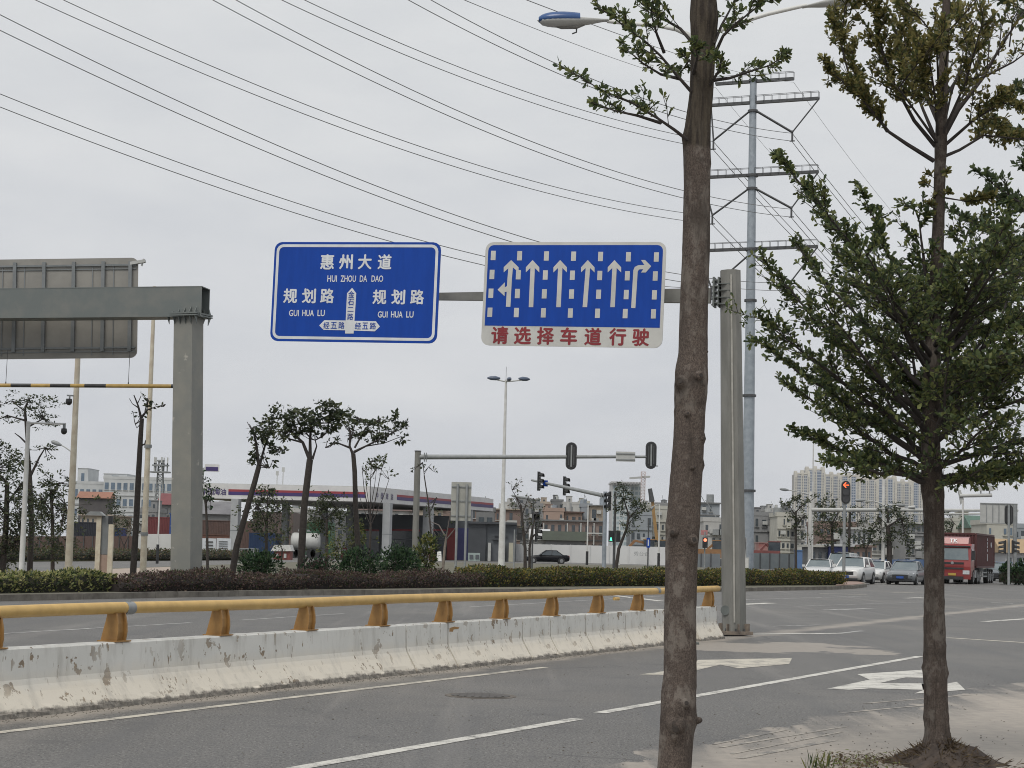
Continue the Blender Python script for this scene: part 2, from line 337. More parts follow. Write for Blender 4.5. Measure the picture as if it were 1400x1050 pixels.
    col = _mix(nt, _math(nt, 'MULTIPLY', _ramp(nt, near2, .95, 1.25, (1, 1, 1, 1), (0, 0, 0, 1)), .65), col, sand)
    col = _mix(nt, _math(nt, 'MULTIPLY', _ramp(nt, _noise(nt, .12, 6, .65, vr), .52, .70), .30), col, (.24, .22, .19))
    nt.links.new(col, b.inputs['Base Color']); b.inputs['Roughness'].default_value = .62; b.inputs['Specular IOR Level'].default_value = .45
    _bump(nt, b, g, .5, .008)
    return m
mb = MB(); mb.quad((-4500, -300, -.03), (4500, -300, -.03), (4500, 4700, -.03), (-4500, 4700, -.03))
struct('ground', mb, ground_mat())
mb = MB(); mb.quad((-110, -40, 0), (120, -40, 0), (150, 260, 0), (-60, 260, 0)); struct('road', mb, road_mat())
m_soil = mat('island_soil', (.15, .14, .11), (.085, .085, .055), 1.5, .95, bump=.4, bscale=12)
m_kerb = mat('kerb_concrete', (.21, .195, .17), (.12, .11, .095), 2.5, .9, bump=.2, bscale=20)
m_pave = mat('sandy_paving', (.38, .315, .265), (.31, .26, .22), 1.2, .9)
m_redpave = mat('reddish_paving', (.30, .21, .175), (.24, .175, .15), 2.5, .9)
front = [gp(-330, 829), gp(-60, 823.5), gp(0, 822), gp(180, 818), gp(350, 814.8), gp(600, 812), gp(850, 810), gp(1015, 808.6), gp(1095, 807)]
nose = [gp(1138, 806.2), gp(1165, 805), gp(1184, 802.5), gp(1180, 799.5)]
back = [gp(1150, 794.5), gp(1060, 785), gp(1000, 779.5), gp(910, 775.6), gp(640, 771), gp(430, 770), gp(240, 777.5), gp(90, 783.5), gp(-60, 789), gp(-330, 795)]
poly = [np.array([p[0], p[1], 0]) for p in front+nose+back]
mb = MB(); mb.prism(poly, (0, 0, .145)); struct('traffic_island', mb, m_soil)
mb = MB()
for a, b in zip(poly[:len(front)+3], poly[1:len(front)+4]):
    d = (b-a)/np.linalg.norm(b-a); L = np.linalg.norm(b-a); k = max(1, int(L/1.0)); nrm = np.array([-d[1], d[0], 0])
    for i in range(k):
        p, q = a+d*(L*i/k+.006), a+d*(L*(i+1)/k-.006)
        mb.prism([p-nrm*.05, q-nrm*.05, q+nrm*.13, p+nrm*.13], (0, 0, .165+.008*random.random()))
struct('kerb', mb, m_kerb)
def sheet(name, pts, m, z): mb = MB(); mb.prism([(p[0], p[1], z-.02) for p in pts], (0, 0, .02)); return struct(name, mb, m)
sheet('pavement_nose', [gp(1142, 805.2), gp(1165, 804.2), gp(1181, 802), gp(1177, 799.8), gp(1150, 796.5)], m_redpave, .185)
sheet('pavement', [gp(-200, 808), gp(60, 800), gp(240, 793), gp(240, 779), gp(90, 785), gp(-200, 795)], m_pave, .170)

# markings painted on the road, each lying 4 mm above it
def paint_mat(name, c, wear):
    m = bpy.data.materials.new(name); nt, b = _nodes(m); v = _coord(nt)
    f = _noise(nt, 3.0, 6, .7, v); g = _noise(nt, 60, 3, .7, v)
    k = _math(nt, 'ADD', _math(nt, 'MULTIPLY', f, .65), _math(nt, 'MULTIPLY', g, .35))
    col = _mix(nt, _ramp(nt, k, wear-.06, wear+.08), (.15, .145, .14), c)
    nt.links.new(col, b.inputs['Base Color']); b.inputs['Roughness'].default_value = .7
    return m
m_paint = paint_mat('road_paint', (.56, .55, .51), .43); m_paintw = paint_mat('worn_road_paint', (.50, .47, .40), .44); m_paintf = paint_mat('faint_road_paint', (.42, .42, .41), .48)
def mark(pxs, m, z=.004, name='road_marking'):
    mb = MB(); P = [gp(x, y) for x, y in pxs]; mb.quad(*[(p[0], p[1], z) for p in P])
    if mb.v and np.cross(P[1][:2]-P[0][:2], P[2][:2]-P[1][:2]) < 0: mb.f = [q[::-1] for q in mb.f]
    return struct(name, mb, m)
def stripe(a, b, wid, m, z=.004, name='lane_line'):
    p, q = gp(*a), gp(*b); d = (q-p)/np.linalg.norm(q-p); n = np.array([-d[1], d[0], 0])*wid/2
    mb = MB(); k = max(1, int(np.linalg.norm(q-p)/1.5))
    pts = [p+(q-p)*i/k for i in range(k+1)]
    for u, v in zip(pts, pts[1:]): mb.quad(*[(x[0], x[1], z) for x in (u-n, v-n, v+n, u+n)])
    return struct(name, mb, m)
stripe((-120, 1016), (745, 912.5), .13, m_paintw, name='edge_line')
stripe((330, 1064), (790, 983), .15, m_paint); stripe((820, 975), (1258, 897.5), .15, m_paint)
mark([(1131, 942), (1189, 929.5), (1172, 922), (1268, 915.5), (1268, 927), (1238, 926.5), (1203, 934), (1264, 934.8), (1264, 943.5), (1190, 941.5), (1160, 943.5)], m_paint, name='turn_arrow')
mark([(1260, 935), (1290, 936), (1308, 932.5), (1320, 943.5), (1250, 948.5), (1262, 944)], m_paint, name='turn_arrow')
mark([(874, 922.5), (930, 915), (955, 902.5), (1083, 899.8), (1079, 908), (1010, 914), (985, 909), (955, 916), (920, 923)], m_paintw, name='turn_arrow')
stripe((1015, 867.3), (1148, 866), .30, m_paint, name='stop_line'); stripe((1148, 866), (1180, 862.5), .16, m_paintf)
stripe((1014, 820), (1190, 815), .16, m_paintf); stripe((1014, 826.5), (1055, 824.5), .45, m_paint, name='turn_arrow'); stripe((1090, 829), (1265, 823), .12, m_paintf)
stripe((1130, 834), (1190, 832), .4, m_paintf, name='turn_arrow'); stripe((1120, 811.5), (1185, 813), .35, m_paintw, name='turn_arrow'); stripe((1220, 810.5), (1250, 810.5), .3, m_paintw, name='turn_arrow')
stripe((1237, 818), (1262, 817), .3, m_paint); stripe((1345, 850), (1420, 845), .25, m_paint); stripe((1355, 824), (1385, 825), .3, m_paint, name='turn_arrow'); stripe((1345, 831), (1420, 828.5), .16, m_paintf)
stripe((1295, 872), (1420, 880), .25, m_paintw); stripe((1055, 856.5), (1120, 854.5), .18, m_paintf)
stripe((-60, 870), (260, 851.5), .13, m_paintf); stripe((330, 848), (470, 839), .13, m_paintf); stripe((640, 830), (905, 815), .13, m_paintf)
stripe((830, 813), (905, 822), .35, m_paint, name='turn_arrow'); stripe((1190, 797.6), (1275, 798.8), .35, m_paint, name='stop_line')
m_sandp = paint_mat('drifted_sand', (.40, .365, .315), .47)
for a_, b_, w_ in (((985, 1022), (1158, 993), .05), ((1000, 1031), (1150, 1001), .04), ((1010, 1037), (1140, 1012), .09), ((975, 1018), (1075, 998), .04), ((1150, 975), (1290, 962), .06), ((1180, 962), (1330, 950), .05)): stripe(a_, b_, w_, m_sandp, .003, 'sand_streak')
# manhole cover, fallen leaves, grit
c = gp(657, 951.5)
mb = MB(); ring = [(c[0]+.34*math.cos(a), c[1]+.34*math.sin(a), .002) for a in np.linspace(0, 2*math.pi, 33)[:-1]]
mb.prism(ring, (0, 0, .008))
for i in range(-3, 4):
    h = math.sqrt(.30**2-(i*.085)**2); mb.box((c[0]+i*.085, c[1], .013), (.03, 2*h, .006))
mh = tag(mb.build('manhole_cover', mat('cast_iron', (.10, .09, .08), (.06, .056, .052), 14, .6, .3), None, c), 'round cast iron manhole cover sunk in the near lane', 'manhole cover')
mb = MB(); mb.prism([(c[0]+.41*math.cos(a), c[1]+.41*math.sin(a), .001) for a in np.linspace(0, 2*math.pi, 33)[:-1]], (0, 0, .004)); mb.build('rim', mat('manhole_collar', (.16, .14, .115), (.10, .09, .08), 9, .9), mh)
pts = [gp(random.uniform(1120, 1235), random.uniform(1032, 1068)) for _ in range(420)]+[gp(random.gauss(1178, 26), random.gauss(1046, 6)) for _ in range(500)]
P = np.array(pts); P[:, 2] = rng.uniform(.005, .05, len(P))
o = leaves('leaf_litter', P, rng.normal(size=(len(P), 3))*np.array([1, 1, .35]), rng.uniform(.02, .05, len(P)), [leafmat('dry_leaf', (.13, .09, .045)), leafmat('dry_brown_leaf', (.075, .05, .03)), L_near[1]], near=True, up=.9); tag(o, kind='stuff')
P = np.array([gp(random.choice([1118, 1125, 1108, 1132])+random.gauss(0, 5), 1052+random.gauss(0, 3)) for _ in range(70)])
o = leaves('grass_tuft', P, np.stack([rng.normal(0, .35, 70), rng.normal(0, .3, 70), np.ones(70)], 1), rng.uniform(.06, .16, 70), L_fresh, W=.09); tag(o, kind='stuff')
mb = MB()
for _ in range(1500):
    p = gp(random.uniform(300, 1380), random.uniform(905, 1048)) if random.random() < .25 else gp(random.uniform(1000, 1400), random.uniform(965, 1048)) if random.random() < .15 else rp(random.uniform(-1, 17), -abs(random.gauss(.03, .13)))
    r = random.uniform(.002, .0075); mb.box((p[0], p[1], r*.5), (r*2, r*1.5, r), random.random()*3)
tag(mb.build('grit', m_kerb), kind='stuff')
# ------------------------------------------------------------------ concrete barrier blocks and the yellow rail
def barrier_mat():
    m = bpy.data.materials.new('peeling_white_paint'); nt, b = _nodes(m); v = _coord(nt); vz = _coord(nt, 'Object', (1, 1, .25))
    col = _mix(nt, _ramp(nt, _noise(nt, 1.1, 5, .6, v), .3, .7), (.73, .73, .70), (.63, .63, .60))
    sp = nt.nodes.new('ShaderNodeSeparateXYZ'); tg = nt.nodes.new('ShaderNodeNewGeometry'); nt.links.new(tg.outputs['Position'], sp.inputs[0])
    splay_light = _ramp(nt, _math(nt, 'ADD', sp.outputs['Z'], _math(nt, 'MULTIPLY', _math(nt, 'SUBTRACT', _noise(nt, 2.2, 5, .65, v), .5), .22)), .22, .44, (1, 1, 1, 1), (0, 0, 0, 1))
    col = _mix(nt, _math(nt, 'MULTIPLY', splay_light, .85), col, (.70, .645, .545))                                              # light on the splay painted in as a cream tint
    col = _mix(nt, _math(nt, 'MULTIPLY', _ramp(nt, _noise(nt, 4.5, 5, .65, vz), .50, .72), .5), col, (.36, .345, .31))      # rain streaks
    cl = _ramp(nt, _noise(nt, .75, 2, .5, v), .40, .60)
    pk = _math(nt, 'MULTIPLY', _ramp(nt, _noise(nt, 4.6, 6, .62, v), .598, .610), cl)                                        # flaked patches
    pk2 = _math(nt, 'MULTIPLY', _ramp(nt, _noise(nt, 15, 4, .6, vz), .622, .637), _ramp(nt, _noise(nt, .9, 3, .5, v), .42, .58))
    con = _mix(nt, _ramp(nt, _noise(nt, 22, 4, .6, v), .35, .65), (.33, .26, .18), (.20, .165, .13))
    col = _mix(nt, _math(nt, 'MAXIMUM', pk, pk2), col, con)
    sep = nt.nodes.new('ShaderNodeSeparateXYZ'); t = nt.nodes.new('ShaderNodeNewGeometry'); nt.links.new(t.outputs['Position'], sep.inputs[0])
    foot = _math(nt, 'SUBTRACT', .155, _math(nt, 'ADD', sep.outputs['Z'], _math(nt, 'MULTIPLY', _noise(nt, 5, 5, .7, v), .16)))
    col = _mix(nt, _math(nt, 'MULTIPLY', _ramp(nt, foot, 0, .03), .9), col, _mix(nt, _ramp(nt, _noise(nt, 18, 4, .7, v), .4, .6), (.22, .20, .175), (.085, .08, .072)))   # splashed, chipped foot
    nt.links.new(col, b.inputs['Base Color']); b.inputs['Roughness'].default_value = .75
    _bump(nt, b, _math(nt, 'ADD', _math(nt, 'MULTIPLY', pk, -1.0), _math(nt, 'MULTIPLY', _noise(nt, 30, 4, .6, v), .4)), .5, .006)
    return m
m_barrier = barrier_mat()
PROF = [(0, 0), (0, .055), (.012, .07), (.05, .13), (.12, .26), (.155, .335), (.172, .40), (.182, .735), (.197, .752), (.363, .752), (.378, .735), (.388, .40), (.405, .335), (.44, .26), (.51, .13), (.548, .07), (.56, .055), (.56, 0)]
PROF = [(q, z*.845) for q, z in PROF]
def base_x(x): return float((gp(x, 985-.1125*x)-B0) @ DV)
cuts = [-9.5, -6.2] + [base_x(x) for x in (571, 628, 729, 767, 815, 869, 928)]
blocks = list(zip(cuts, cuts[1:]))+[(base_x(960), base_x(993))]
blab = ['first white concrete barrier block at the edge of the view', 'long white barrier block with peeling brown patches, nearest one on the road', 'short white barrier block between two dark joints after the long block',
        'white barrier block with an ochre scuff beside its upper joint', 'white barrier block under the sixth ochre bracket of the rail', 'white barrier block with many small chips along its top',
        'white barrier block below the broken stub of the yellow rail', 'white barrier block partly hidden behind the bare front trunk', 'single white end block standing apart beside the gantry post']
for (a, b), lab in zip(blocks, blab):
    mb = MB(); k = max(2, int((b-a)/.12)); n = len(PROF); ss = np.linspace(a+.02, b-.02, k+1); vs = []
    for i, s_ in enumerate(ss):
        e = .012 if i in (0, k) else 0
        for j, (q, z) in enumerate(PROF):
            jz = random.uniform(-.012, .004) if 1 <= j <= 2 else random.uniform(-.002, .002); cx = .28
            vs.append(rp(s_, cx+(q-cx)*(1-e)+random.uniform(-.0015, .0015)+(random.uniform(0, .02) if j in (1, 2) else 0), max(0, z*(1-e*.5)+(jz if z > 0 else 0))))
    fs = [(i*n+j, i*n+j+1, (i+1)*n+j+1, (i+1)*n+j) for i in range(k) for j in range(n-1)]
    mb.add(vs, fs); mb.add(vs[:n], [tuple(range(n))[::-1]]); mb.add(vs[-n:], [tuple(range(n))])
    mb.f = [q[::-1] for q in mb.f]
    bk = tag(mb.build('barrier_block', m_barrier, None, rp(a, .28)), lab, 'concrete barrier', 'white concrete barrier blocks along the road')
    if 'ochre scuff' in lab:
        mb = MB(); q_ = lambda ds, z: rp(a+ds, .1755, z); mb.prism([q_(.04, .505), q_(.15, .50), q_(.17, .53), q_(.33, .535), q_(.36, .555), q_(.20, .57), q_(.05, .555)], NV*.006); mb.build('ochre_scuff', m_ochre, bk)
ps = [s_of(x, .28, .80) for x in (158, 300, 418, 518, 607.5, 685, 754, 817, 872)]; gap = ps[1]-ps[0]
ps = [ps[0]-k*gap for k in (3, 2, 1)]+ps+[s_of(969, .28, .80)]
rail = thing('guard_rail', rp(ps[0]-.5, .28), 'long yellow tubular rail on ochre brackets along the barrier top', 'guard rail')
end_s = s_of(981, .28, .97)
mb = MB(); zz = .972
rs = np.linspace(ps[0]-1.2, end_s-.03, 60)
mb.tube([rp(s_, .27+.004*math.sin(s_*1.3), zz+.006*math.sin(s_*.9)) for s_ in rs]+[rp(end_s-.01, .27, zz), rp(end_s, .27, zz)], [.061]*60+[.045, .02], 16)
mb.build('rail_tube', m_yellow, rail)
for i, s_ in enumerate(ps):
    mb = MB(); pr = [(.20, .637), (.185, .735), (.19, .82), (.215, .925), (.325, .925), (.345, .84), (.375, .735), (.40, .637)]
    for ds in (-.085, .06):
        mb.prism([rp(s_+ds, q, z) for q, z in pr], DV*.022)
    mb.prism([rp(s_-.063, q+.03*(1 if q < .27 else -1), z) for q, z in pr], DV*.123)
    mb.box(rp(s_, .29, .641), (.26, .24, .012), math.pi/2-RD)
    mb.build('bracket', m_ochre, rail)
for x in (175, 898):
    s_ = s_of(x, .27, zz); mb = MB(); mb.tube([rp(s_-.07, .27, zz), rp(s_+.07, .27, zz)], .0665, 16); mb.box(rp(s_, .27, zz+.07), (.05, .02, .03), RD); mb.build('joint_sleeve', m_grey, rail)
sx = s_of(840, .27, .87); mb = MB(); mb.tube([rp(sx-.2, .20, .865), rp(sx+.02, .20, .86)], .028, 10); mb.build('broken_stub', m_yellow, rail)

# ------------------------------------------------------------------ cantilever gantry with the two blue signs
Yg = 39.6
g = thing('cantilever_gantry', (at(1003, 868, Yg)[0], Yg, 0), 'grey octagonal gantry post with a long arm carrying blue road signs', 'sign gantry')
pb = at(1003.5, 868, Yg); pt = at(998.5, 370, Yg); pb[2] = .05
mb = MB(); ax = lambda t: pb+(pt-pb)*t
mb.tube([ax(0), ax(.5), ax(1)], [.262, .245, .222], 8, smooth=False); mb.build('post', m_post_r, g)
mb = MB(); mb.box((pb[0], pb[1], .06), (.62, .62, .07), .2)
for k in range(8):
    a = k*math.pi/4+.2; mb.box((pb[0]+.31*math.cos(a)*.86, pb[1]+.31*math.sin(a)*.86, .16), (.14, .016, .17), a)
mb.build('base_plate', mat('rusty_base', (.24, .20, .16), (.13, .11, .095), 9, .85), g)
mb = MB()
for k in range(8): 
    a = k*math.pi/4; mb.tube([(pb[0]+.27*math.cos(a), pb[1]+.27*math.sin(a), .09), (pb[0]+.27*math.cos(a), pb[1]+.27*math.sin(a), .15)], .018, 6)
mb.build('anchor_bolts', m_dark, g)
mb = MB(); mb.tube([ax(.062)+np.array([-.19, -.16, 0]), ax(.062)+np.array([-.20, -.18, 0])], .10, 16); mb.build('access_cover', m_greypost, g)
mb = MB(); mb.bar(ax(.03)+np.array([-.02, -.268, 0]), ax(.985)+np.array([-.012, -.228, 0]), .035, .012); mb.build('weld_seam', mat('pale_weld_paint', (.40, .39, .36), (.30, .295, .265), 6, .7), g)
YAW = rad(14.5); U1 = np.array([math.cos(YAW), -math.sin(YAW), 0])
Yarm = 40.15
a0 = at(972, 404.5, 39.75); a1 = at(596, 405.5, 40.75)
mb = MB(); mb.cur = 0
k = 6; arm = [a0+(a1-a0)*i/k for i in range(k+1)]; hh = [.31-.15*i/k for i in range(k+1)]; vs = []
for p, h in zip(arm, hh):
    c_, s_ = U1[:2]; nrm = np.array([-U1[1], U1[0], 0])*.5
    for q, z in ((-.26, -.5), (.26, -.5), (.26, .5), (-.26, .5)): vs.append(p+nrm*2*q*h+np.array([0, 0, z*h]))
mb.add(vs, [(i*4+j, i*4+(j+1) % 4, i*4+4+(j+1) % 4, i*4+4+j) for i in range(k) for j in range(4)]+[(3, 2, 1, 0), (k*4, k*4+1, k*4+2, k*4+3)])
mb.build('arm', mat('grey_arm_paint', (.20, .20, .185), (.145, .145, .135), 3, .5), g)
mb = MB(); fl = at(977, 400, 39.7); 
mb.box(fl, (.04, .36, .62), -YAW); mb.box(fl+np.array([.10, -.02, 0]), (.035, .36, .62), -YAW)
for q in (-.24, -.12, 0, .12, .24):
    for side in (-.15, .0, .15): mb.tube([fl+np.array([-.05, side, q]), fl+np.array([.15, side, q])], .016, 6)
mb.build('flange', m_greypost, g)
mb = MB(); P_ = fl+np.array([.2, -.15, 0])
for q in (-.27, -.13, .02, .16): mb.box(P_+np.array([.02, .0, q]), (.30, .30, .016), -YAW)
mb.prism([P_+np.array([-.11, -.02, -.28]), P_+np.array([.09, -.02, -.28]), P_+np.array([.09, -.02, -.46])], (0, .06, 0))
mb.build('gusset', m_greypost, g)

class Plane:
    """a tilted sign face: centre, unit axes, and the spot of it that is seen at (x, y)"""
    def __init__(s, cx, cy, Y, yaw, roll):
        s.c = at(cx, cy, Y); u = np.array([math.cos(yaw), -math.sin(yaw), 0]); v = np.array([0, 0, 1.0])
        s.u = u*math.cos(roll)-v*math.sin(roll); s.v = v*math.cos(roll)+u*math.sin(roll); s.n = np.cross(s.u, s.v)
    def P(s, x, y, d=0.0):
        r = at(x, y, 1.0)-CAM; t = ((s.c-CAM) @ s.n)/(r @ s.n); return CAM+r*t+s.n*d
    def L(s, a, b, d=0.0): return s.c+s.u*a+s.v*b+s.n*d
    def rrect(s, w, h, r, d=0.0, corners=(1, 1, 1, 1), cx=0, cy=0, k=5):
        out = []
        for i, (sx_, sy_, a0_) in enumerate(((1, 1, 0), (-1, 1, 90), (-1, -1, 180), (1, -1, 270))):
            rr = r if corners[i] else 0.0
            for j in range(k if rr else 1):
                a = rad(a0_+90*j/(k-1)) if rr else 0
                out.append(s.L(cx+sx_*(w/2-rr)+rr*math.cos(a) if rr else cx+sx_*w/2, cy+sy_*(h/2-rr)+rr*math.sin(a) if rr else cy+sy_*h/2, d))
        return out
def ring(mb, A, B):
    n = len(A); mb.add(list(A)+list(B), [(i, (i+1) % n, (i+1) % n+n, i+n) for i in range(n)])
# direction sign
S = Plane(484.9, 399.3, 40.2, rad(14.45), rad(1.0)); W1, H1 = 3.74, 2.15
s1 = thing('direction_sign', S.c, 'blue direction sign with white street names and a crossroads arrow', 'road sign')
mb = MB(); mb.prism(S.rrect(W1, H1, .17, -.03), S.n*.03); mb.build('panel', m_blue, s1)
mb = MB(); ring(mb, S.rrect(W1-.10, H1-.10, .15, .004), S.rrect(W1-.22, H1-.22, .10, .004)); mb.build('border', m_signwhite, s1)
mb = MB()
def tx(mb, pl, s, x, y, hpx, bold=.012, wpx=None, d=.004):
    k = np.linalg.norm(pl.P(x, y+.5)-pl.P(x, y-.5)); kx = np.linalg.norm(pl.P(x+.5, y)-pl.P(x-.5, y))
    plane_text(mb, s, pl.P(x, y), pl.u, pl.v, hpx*k, bold, None if wpx is None else wpx*kx, d)
for ch, x in zip('惠州大道', (447.5, 473, 499, 526)): tx(mb, S, ch, x, 358, 21, .03, 19)
[tx(mb, S, w_, x, 381, 9, .02, k_) for w_, x, k_ in (('HUI', 454.2, 13), ('ZHOU', 476.3, 21), ('DA', 497, 10), ('DAO', 516, 16))]
mb.build('lettering', m_signwhite, s1); mb = MB()
for ch, x in zip('规划路', (397, 422.5, 447.5)): tx(mb, S, ch, x, 404.5, 20.5, .03, 19)
mb2 = MB()
for ch, x in zip('规划路', (519, 544.5, 570.5)): tx(mb2, S, ch, x, 406, 20.5, .03, 19)
[tx(mb if dx == 0 else mb2, S, w_, x+dx, y, 8.8, .02, k_) for dx, y in ((0, 428), (121.3, 430)) for w_, x, k_ in (('GUI', 402, 13.5), ('HUA', 421.3, 16), ('LU', 439.2, 10))]
mb.build('lettering', m_signwhite, s1); mb2.build('lettering', m_signwhite, s1)
mb = MB(); q = lambda pts, d: mb.quad(*[S.P(x, y, d) for x, y in pts][::-1])
q([(481.5, 393.5), (487.2, 401), (483.5, 456), (471.8, 456), (474.5, 401)], .0045)
q([(436.5, 445), (443.5, 437.8), (473, 438.2), (472.4, 451.6), (442.5, 451)], .004); q([(484.6, 438.6), (514, 439.2), (519.5, 446.4), (512.5, 453), (483.8, 452)], .004)
mb.build('crossroads_arrow', m_signwhite, s1)
mb = MB()
for ch, y in zip('金石二路', (402.5, 413, 423, 433)): tx(mb, S, ch, 480.5-(y-402)*.05, y, 9.0 if ch != '二' else 6, .010, 8.2, .008)
for ch, x in zip('经五路', (446.5, 456.5, 467)): tx(mb, S, ch, x, 444.8, 9.2, .010, 8.4, .008)
for ch, x in zip('经五路', (489.5, 499.5, 510)): tx(mb, S, ch, x, 445.6, 9.2, .010, 8.4, .008)
mb.build('arrow_lettering', m_blue, s1)
mb = MB()
for a in (-.75, .75):
    mb.bar(S.L(a, -H1/2+.12, -.06), S.L(a, H1/2-.12, -.06), .08, .06)
for b in (-.35, .30): mb.bar(S.L(-1.6, b, -.065), S.L(1.6, b, -.065), .06, .05)
mb.build('backing_rail', m_greypost, s1)
# lane sign
T = Plane(782.6, 402.3, 39.8, rad(17.5), rad(1.35)); W2, H2 = 3.96, 2.225
s2 = thing('lane_sign', T.c, 'blue lane sign with six white arrows over a red worded strip', 'road sign')
mb = MB(); mb.prism(T.rrect(W2, H2, .17, -.03), T.n*.03); mb.build('panel', m_signgrey, s2)
mb = MB(); mb.prism(T.rrect(W2-.13, 1.735, .12, .0, (1, 1, 0, 0), 0, H2/2-.065-1.735/2), T.n*.004); mb.build('blue_field', m_blue, s2)
mb = MB(); D_ = .008
for row, (y0, x0s) in enumerate(((349.3, (675, 711, 747.7, 784.8, 821.7, 859.8, 898)), (375.3, (673.3, 709.3, 746.2, 783.2, 820.6, 858.3, 896.5)), (401, (671.8, 708, 744.8, 782, 819, 856.8, 895.3)), (427, (670.4, 706.6, 743.5, 780.4, 817.5, 855.4, 894)))):
    for i, x in enumerate(x0s):
        y = y0+.35*i; mb.quad(*[T.P(x+a, y+b, D_) for a, b in ((3.1, -6.4), (-3.5, -6.4), (-4.1, 6.4), (2.5, 6.4))])
for xb, xt in ((726, 728.3), (763.6, 766), (799.6, 803.8), (837.5, 840.2)):
    mb.quad(*[T.P(x, y, D_) for x, y in ((xt+3, 368), (xt-3, 368), (xb-3, 420), (xb+3.2, 420))])
    for sg in (1, -1):
        mb.add([T.P(x, y, D_+.0005*(sg+2)) for x, y in ((xt, 355.5), (xt, 363.5), (xt+sg*9.2, 372.5), (xt+sg*9.2, 365.5))], [(0, 1, 2, 3) if sg < 0 else (3, 2, 1, 0)])
    mb.quad(*[T.P(x, y, D_+.002) for x, y in ((xt+3, 359), (xt-3, 359), (xt-3, 370), (xt+3, 370))])
def pl(pts, d): mb.quad(*[T.P(x, y, d) for x, y in pts])
# straight-or-left arrow
pl(((699, 355.5), (688.8, 365.5), (688.8, 372.5), (699, 363.5)), D_); pl(((709.2, 365.5), (699, 355.5), (699, 363.5), (709.2, 372.5)), D_+.001); pl(((702, 360), (695.8, 360), (694, 380), (691.8, 419.5), (698, 419.5), (700, 382)), D_+.002)
pl(((696, 390), (690, 393), (690, 399.5), (697, 398)), D_+.003); pl(((690.5, 386), (680.5, 396.2), (690, 405)), D_+.004)
# right-turn arrow
pl(((875, 362.5), (873, 362.5), (868, 365), (866, 369.5), (863, 421), (868.8, 421.4), (872, 371.5), (873.5, 368.8), (875, 368.3)), D_); pl(((880, 362.3), (875, 362.5), (875, 368.3), (880, 368.2)), D_)
pl(((890.5, 364), (882, 355.5), (876.5, 355.5), (882.5, 364.4)), D_+.001); pl(((882.5, 364.4), (876.5, 372.6), (883, 372.6), (890.5, 364)), D_+.0015); pl(((884, 362.3), (880, 362.3), (880, 368.2), (884, 368.2)), D_+.002)
for i_, q_ in enumerate(mb.f):                           # every painted shape faces the road users
    p_ = [np.array(mb.v[j]) for j in q_]; nn = sum(np.cross(p_[j]-p_[0], p_[j+1]-p_[0]) for j in range(1, len(p_)-1))
    if nn @ T.n < 0: mb.f[i_] = q_[::-1]
mb.build('arrows', m_signgrey, s2)
mb = MB()
for i, (ch, x) in enumerate(zip('请选择车道行驶', (683.3, 714.5, 745.8, 777.5, 810.7, 844.5, 876))): tx(mb, T, ch, x, 458.3+i*.45, 24.5, .034, 23.5)
mb.build('lettering', m_signred, s2)
mb = MB()
for a in (-1.2, 0, 1.2): mb.bar(T.L(a, -H2/2+.12, -.06), T.L(a, H2/2-.12, -.06), .08, .06)
for b in (-.45, .35): mb.bar(T.L(-1.8, b, -.065), T.L(1.8, b, -.065), .06, .05)
mb.build('backing_rail', m_greypost, s2)

# ------------------------------------------------------------------ heavy gantry on the island, seen from behind
Yl = 60.0
pb = at(254.5, 806, Yl); pb[2] = .14; pt = at(258, 433, Yl)
g = thing('box_beam_gantry', pb, 'heavy grey box beam gantry on a square post in the island hedge', 'sign gantry')
mb = MB(); hw = .42; rz = rad(-22)
k = 5
for_ = []
c_, s_ = math.cos(rz), math.sin(rz)
for i in range(k+1):
    p = pb+(pt-pb)*i/k; hw_ = .45-.03*i/k
    for a, b in ((-1, -1), (1, -1), (1, 1), (-1, 1)): for_.append(p+np.array([(a*c_-b*s_)*hw_*.80, (a*s_+b*c_)*hw_*.80, 0]))
mb.add(for_, [(i*4+j, i*4+(j+1) % 4, i*4+4+(j+1) % 4, i*4+4+j) for i in range(k) for j in range(4)]+[(3, 2, 1, 0), (20, 21, 22, 23)])
def colmat():
    m = mat('scuffed_post_paint', (.185, .19, .177), (.24, .235, .205), 1.3, .5, lo=.4, hi=.75); nt = m.node_tree; b = nt.nodes['Principled BSDF']; v = _coord(nt)
    old = b.inputs['Base Color'].links[0].from_socket
    nt.links.new(_mix(nt, _math(nt, 'MULTIPLY', _ramp(nt, _noise(nt, 2.2, 5, .65, v), .64, .70), .7), old, (.42, .40, .35)), b.inputs['Base Color']); return m
m_col = colmat()
mb.build('post', m_col, g)
bt = at(286, 393, Yl); bl = at(-330, 407, Yl+2.2)
top = at(281, 414, Yl-.1); lef = at(-330, 420, Yl+2.6)
d = (top-lef)/np.linalg.norm(top-lef); nrm = np.array([-d[1], d[0], 0]); nrm /= np.linalg.norm(nrm); up = np.array([0, 0, 1.0])
hb = .47; th = .014
mb = MB()
for o_, w_, h_ in ((up*hb, .80, th*2), (-up*hb, .80, th*2)): mb.bar(lef+o_, top+o_, w_, h_)
for o_ in (nrm*.38, -nrm*.38): mb.bar(lef+o_, top+o_, th*2, hb*2-.03)
mb.bar(lef, top-d*.35, .70, hb*2-.06)
mb.build('beam', m_beam, g)
mb = MB(); cc = pt+np.array([0, 0, .02])
mb.box(cc+up*.045, (1.16, 1.0, .05), rz); mb.box(cc-up*.02, (1.16, 1.0, .04), rz)
mb.build('flange', m_beam, g)
mb = MB()
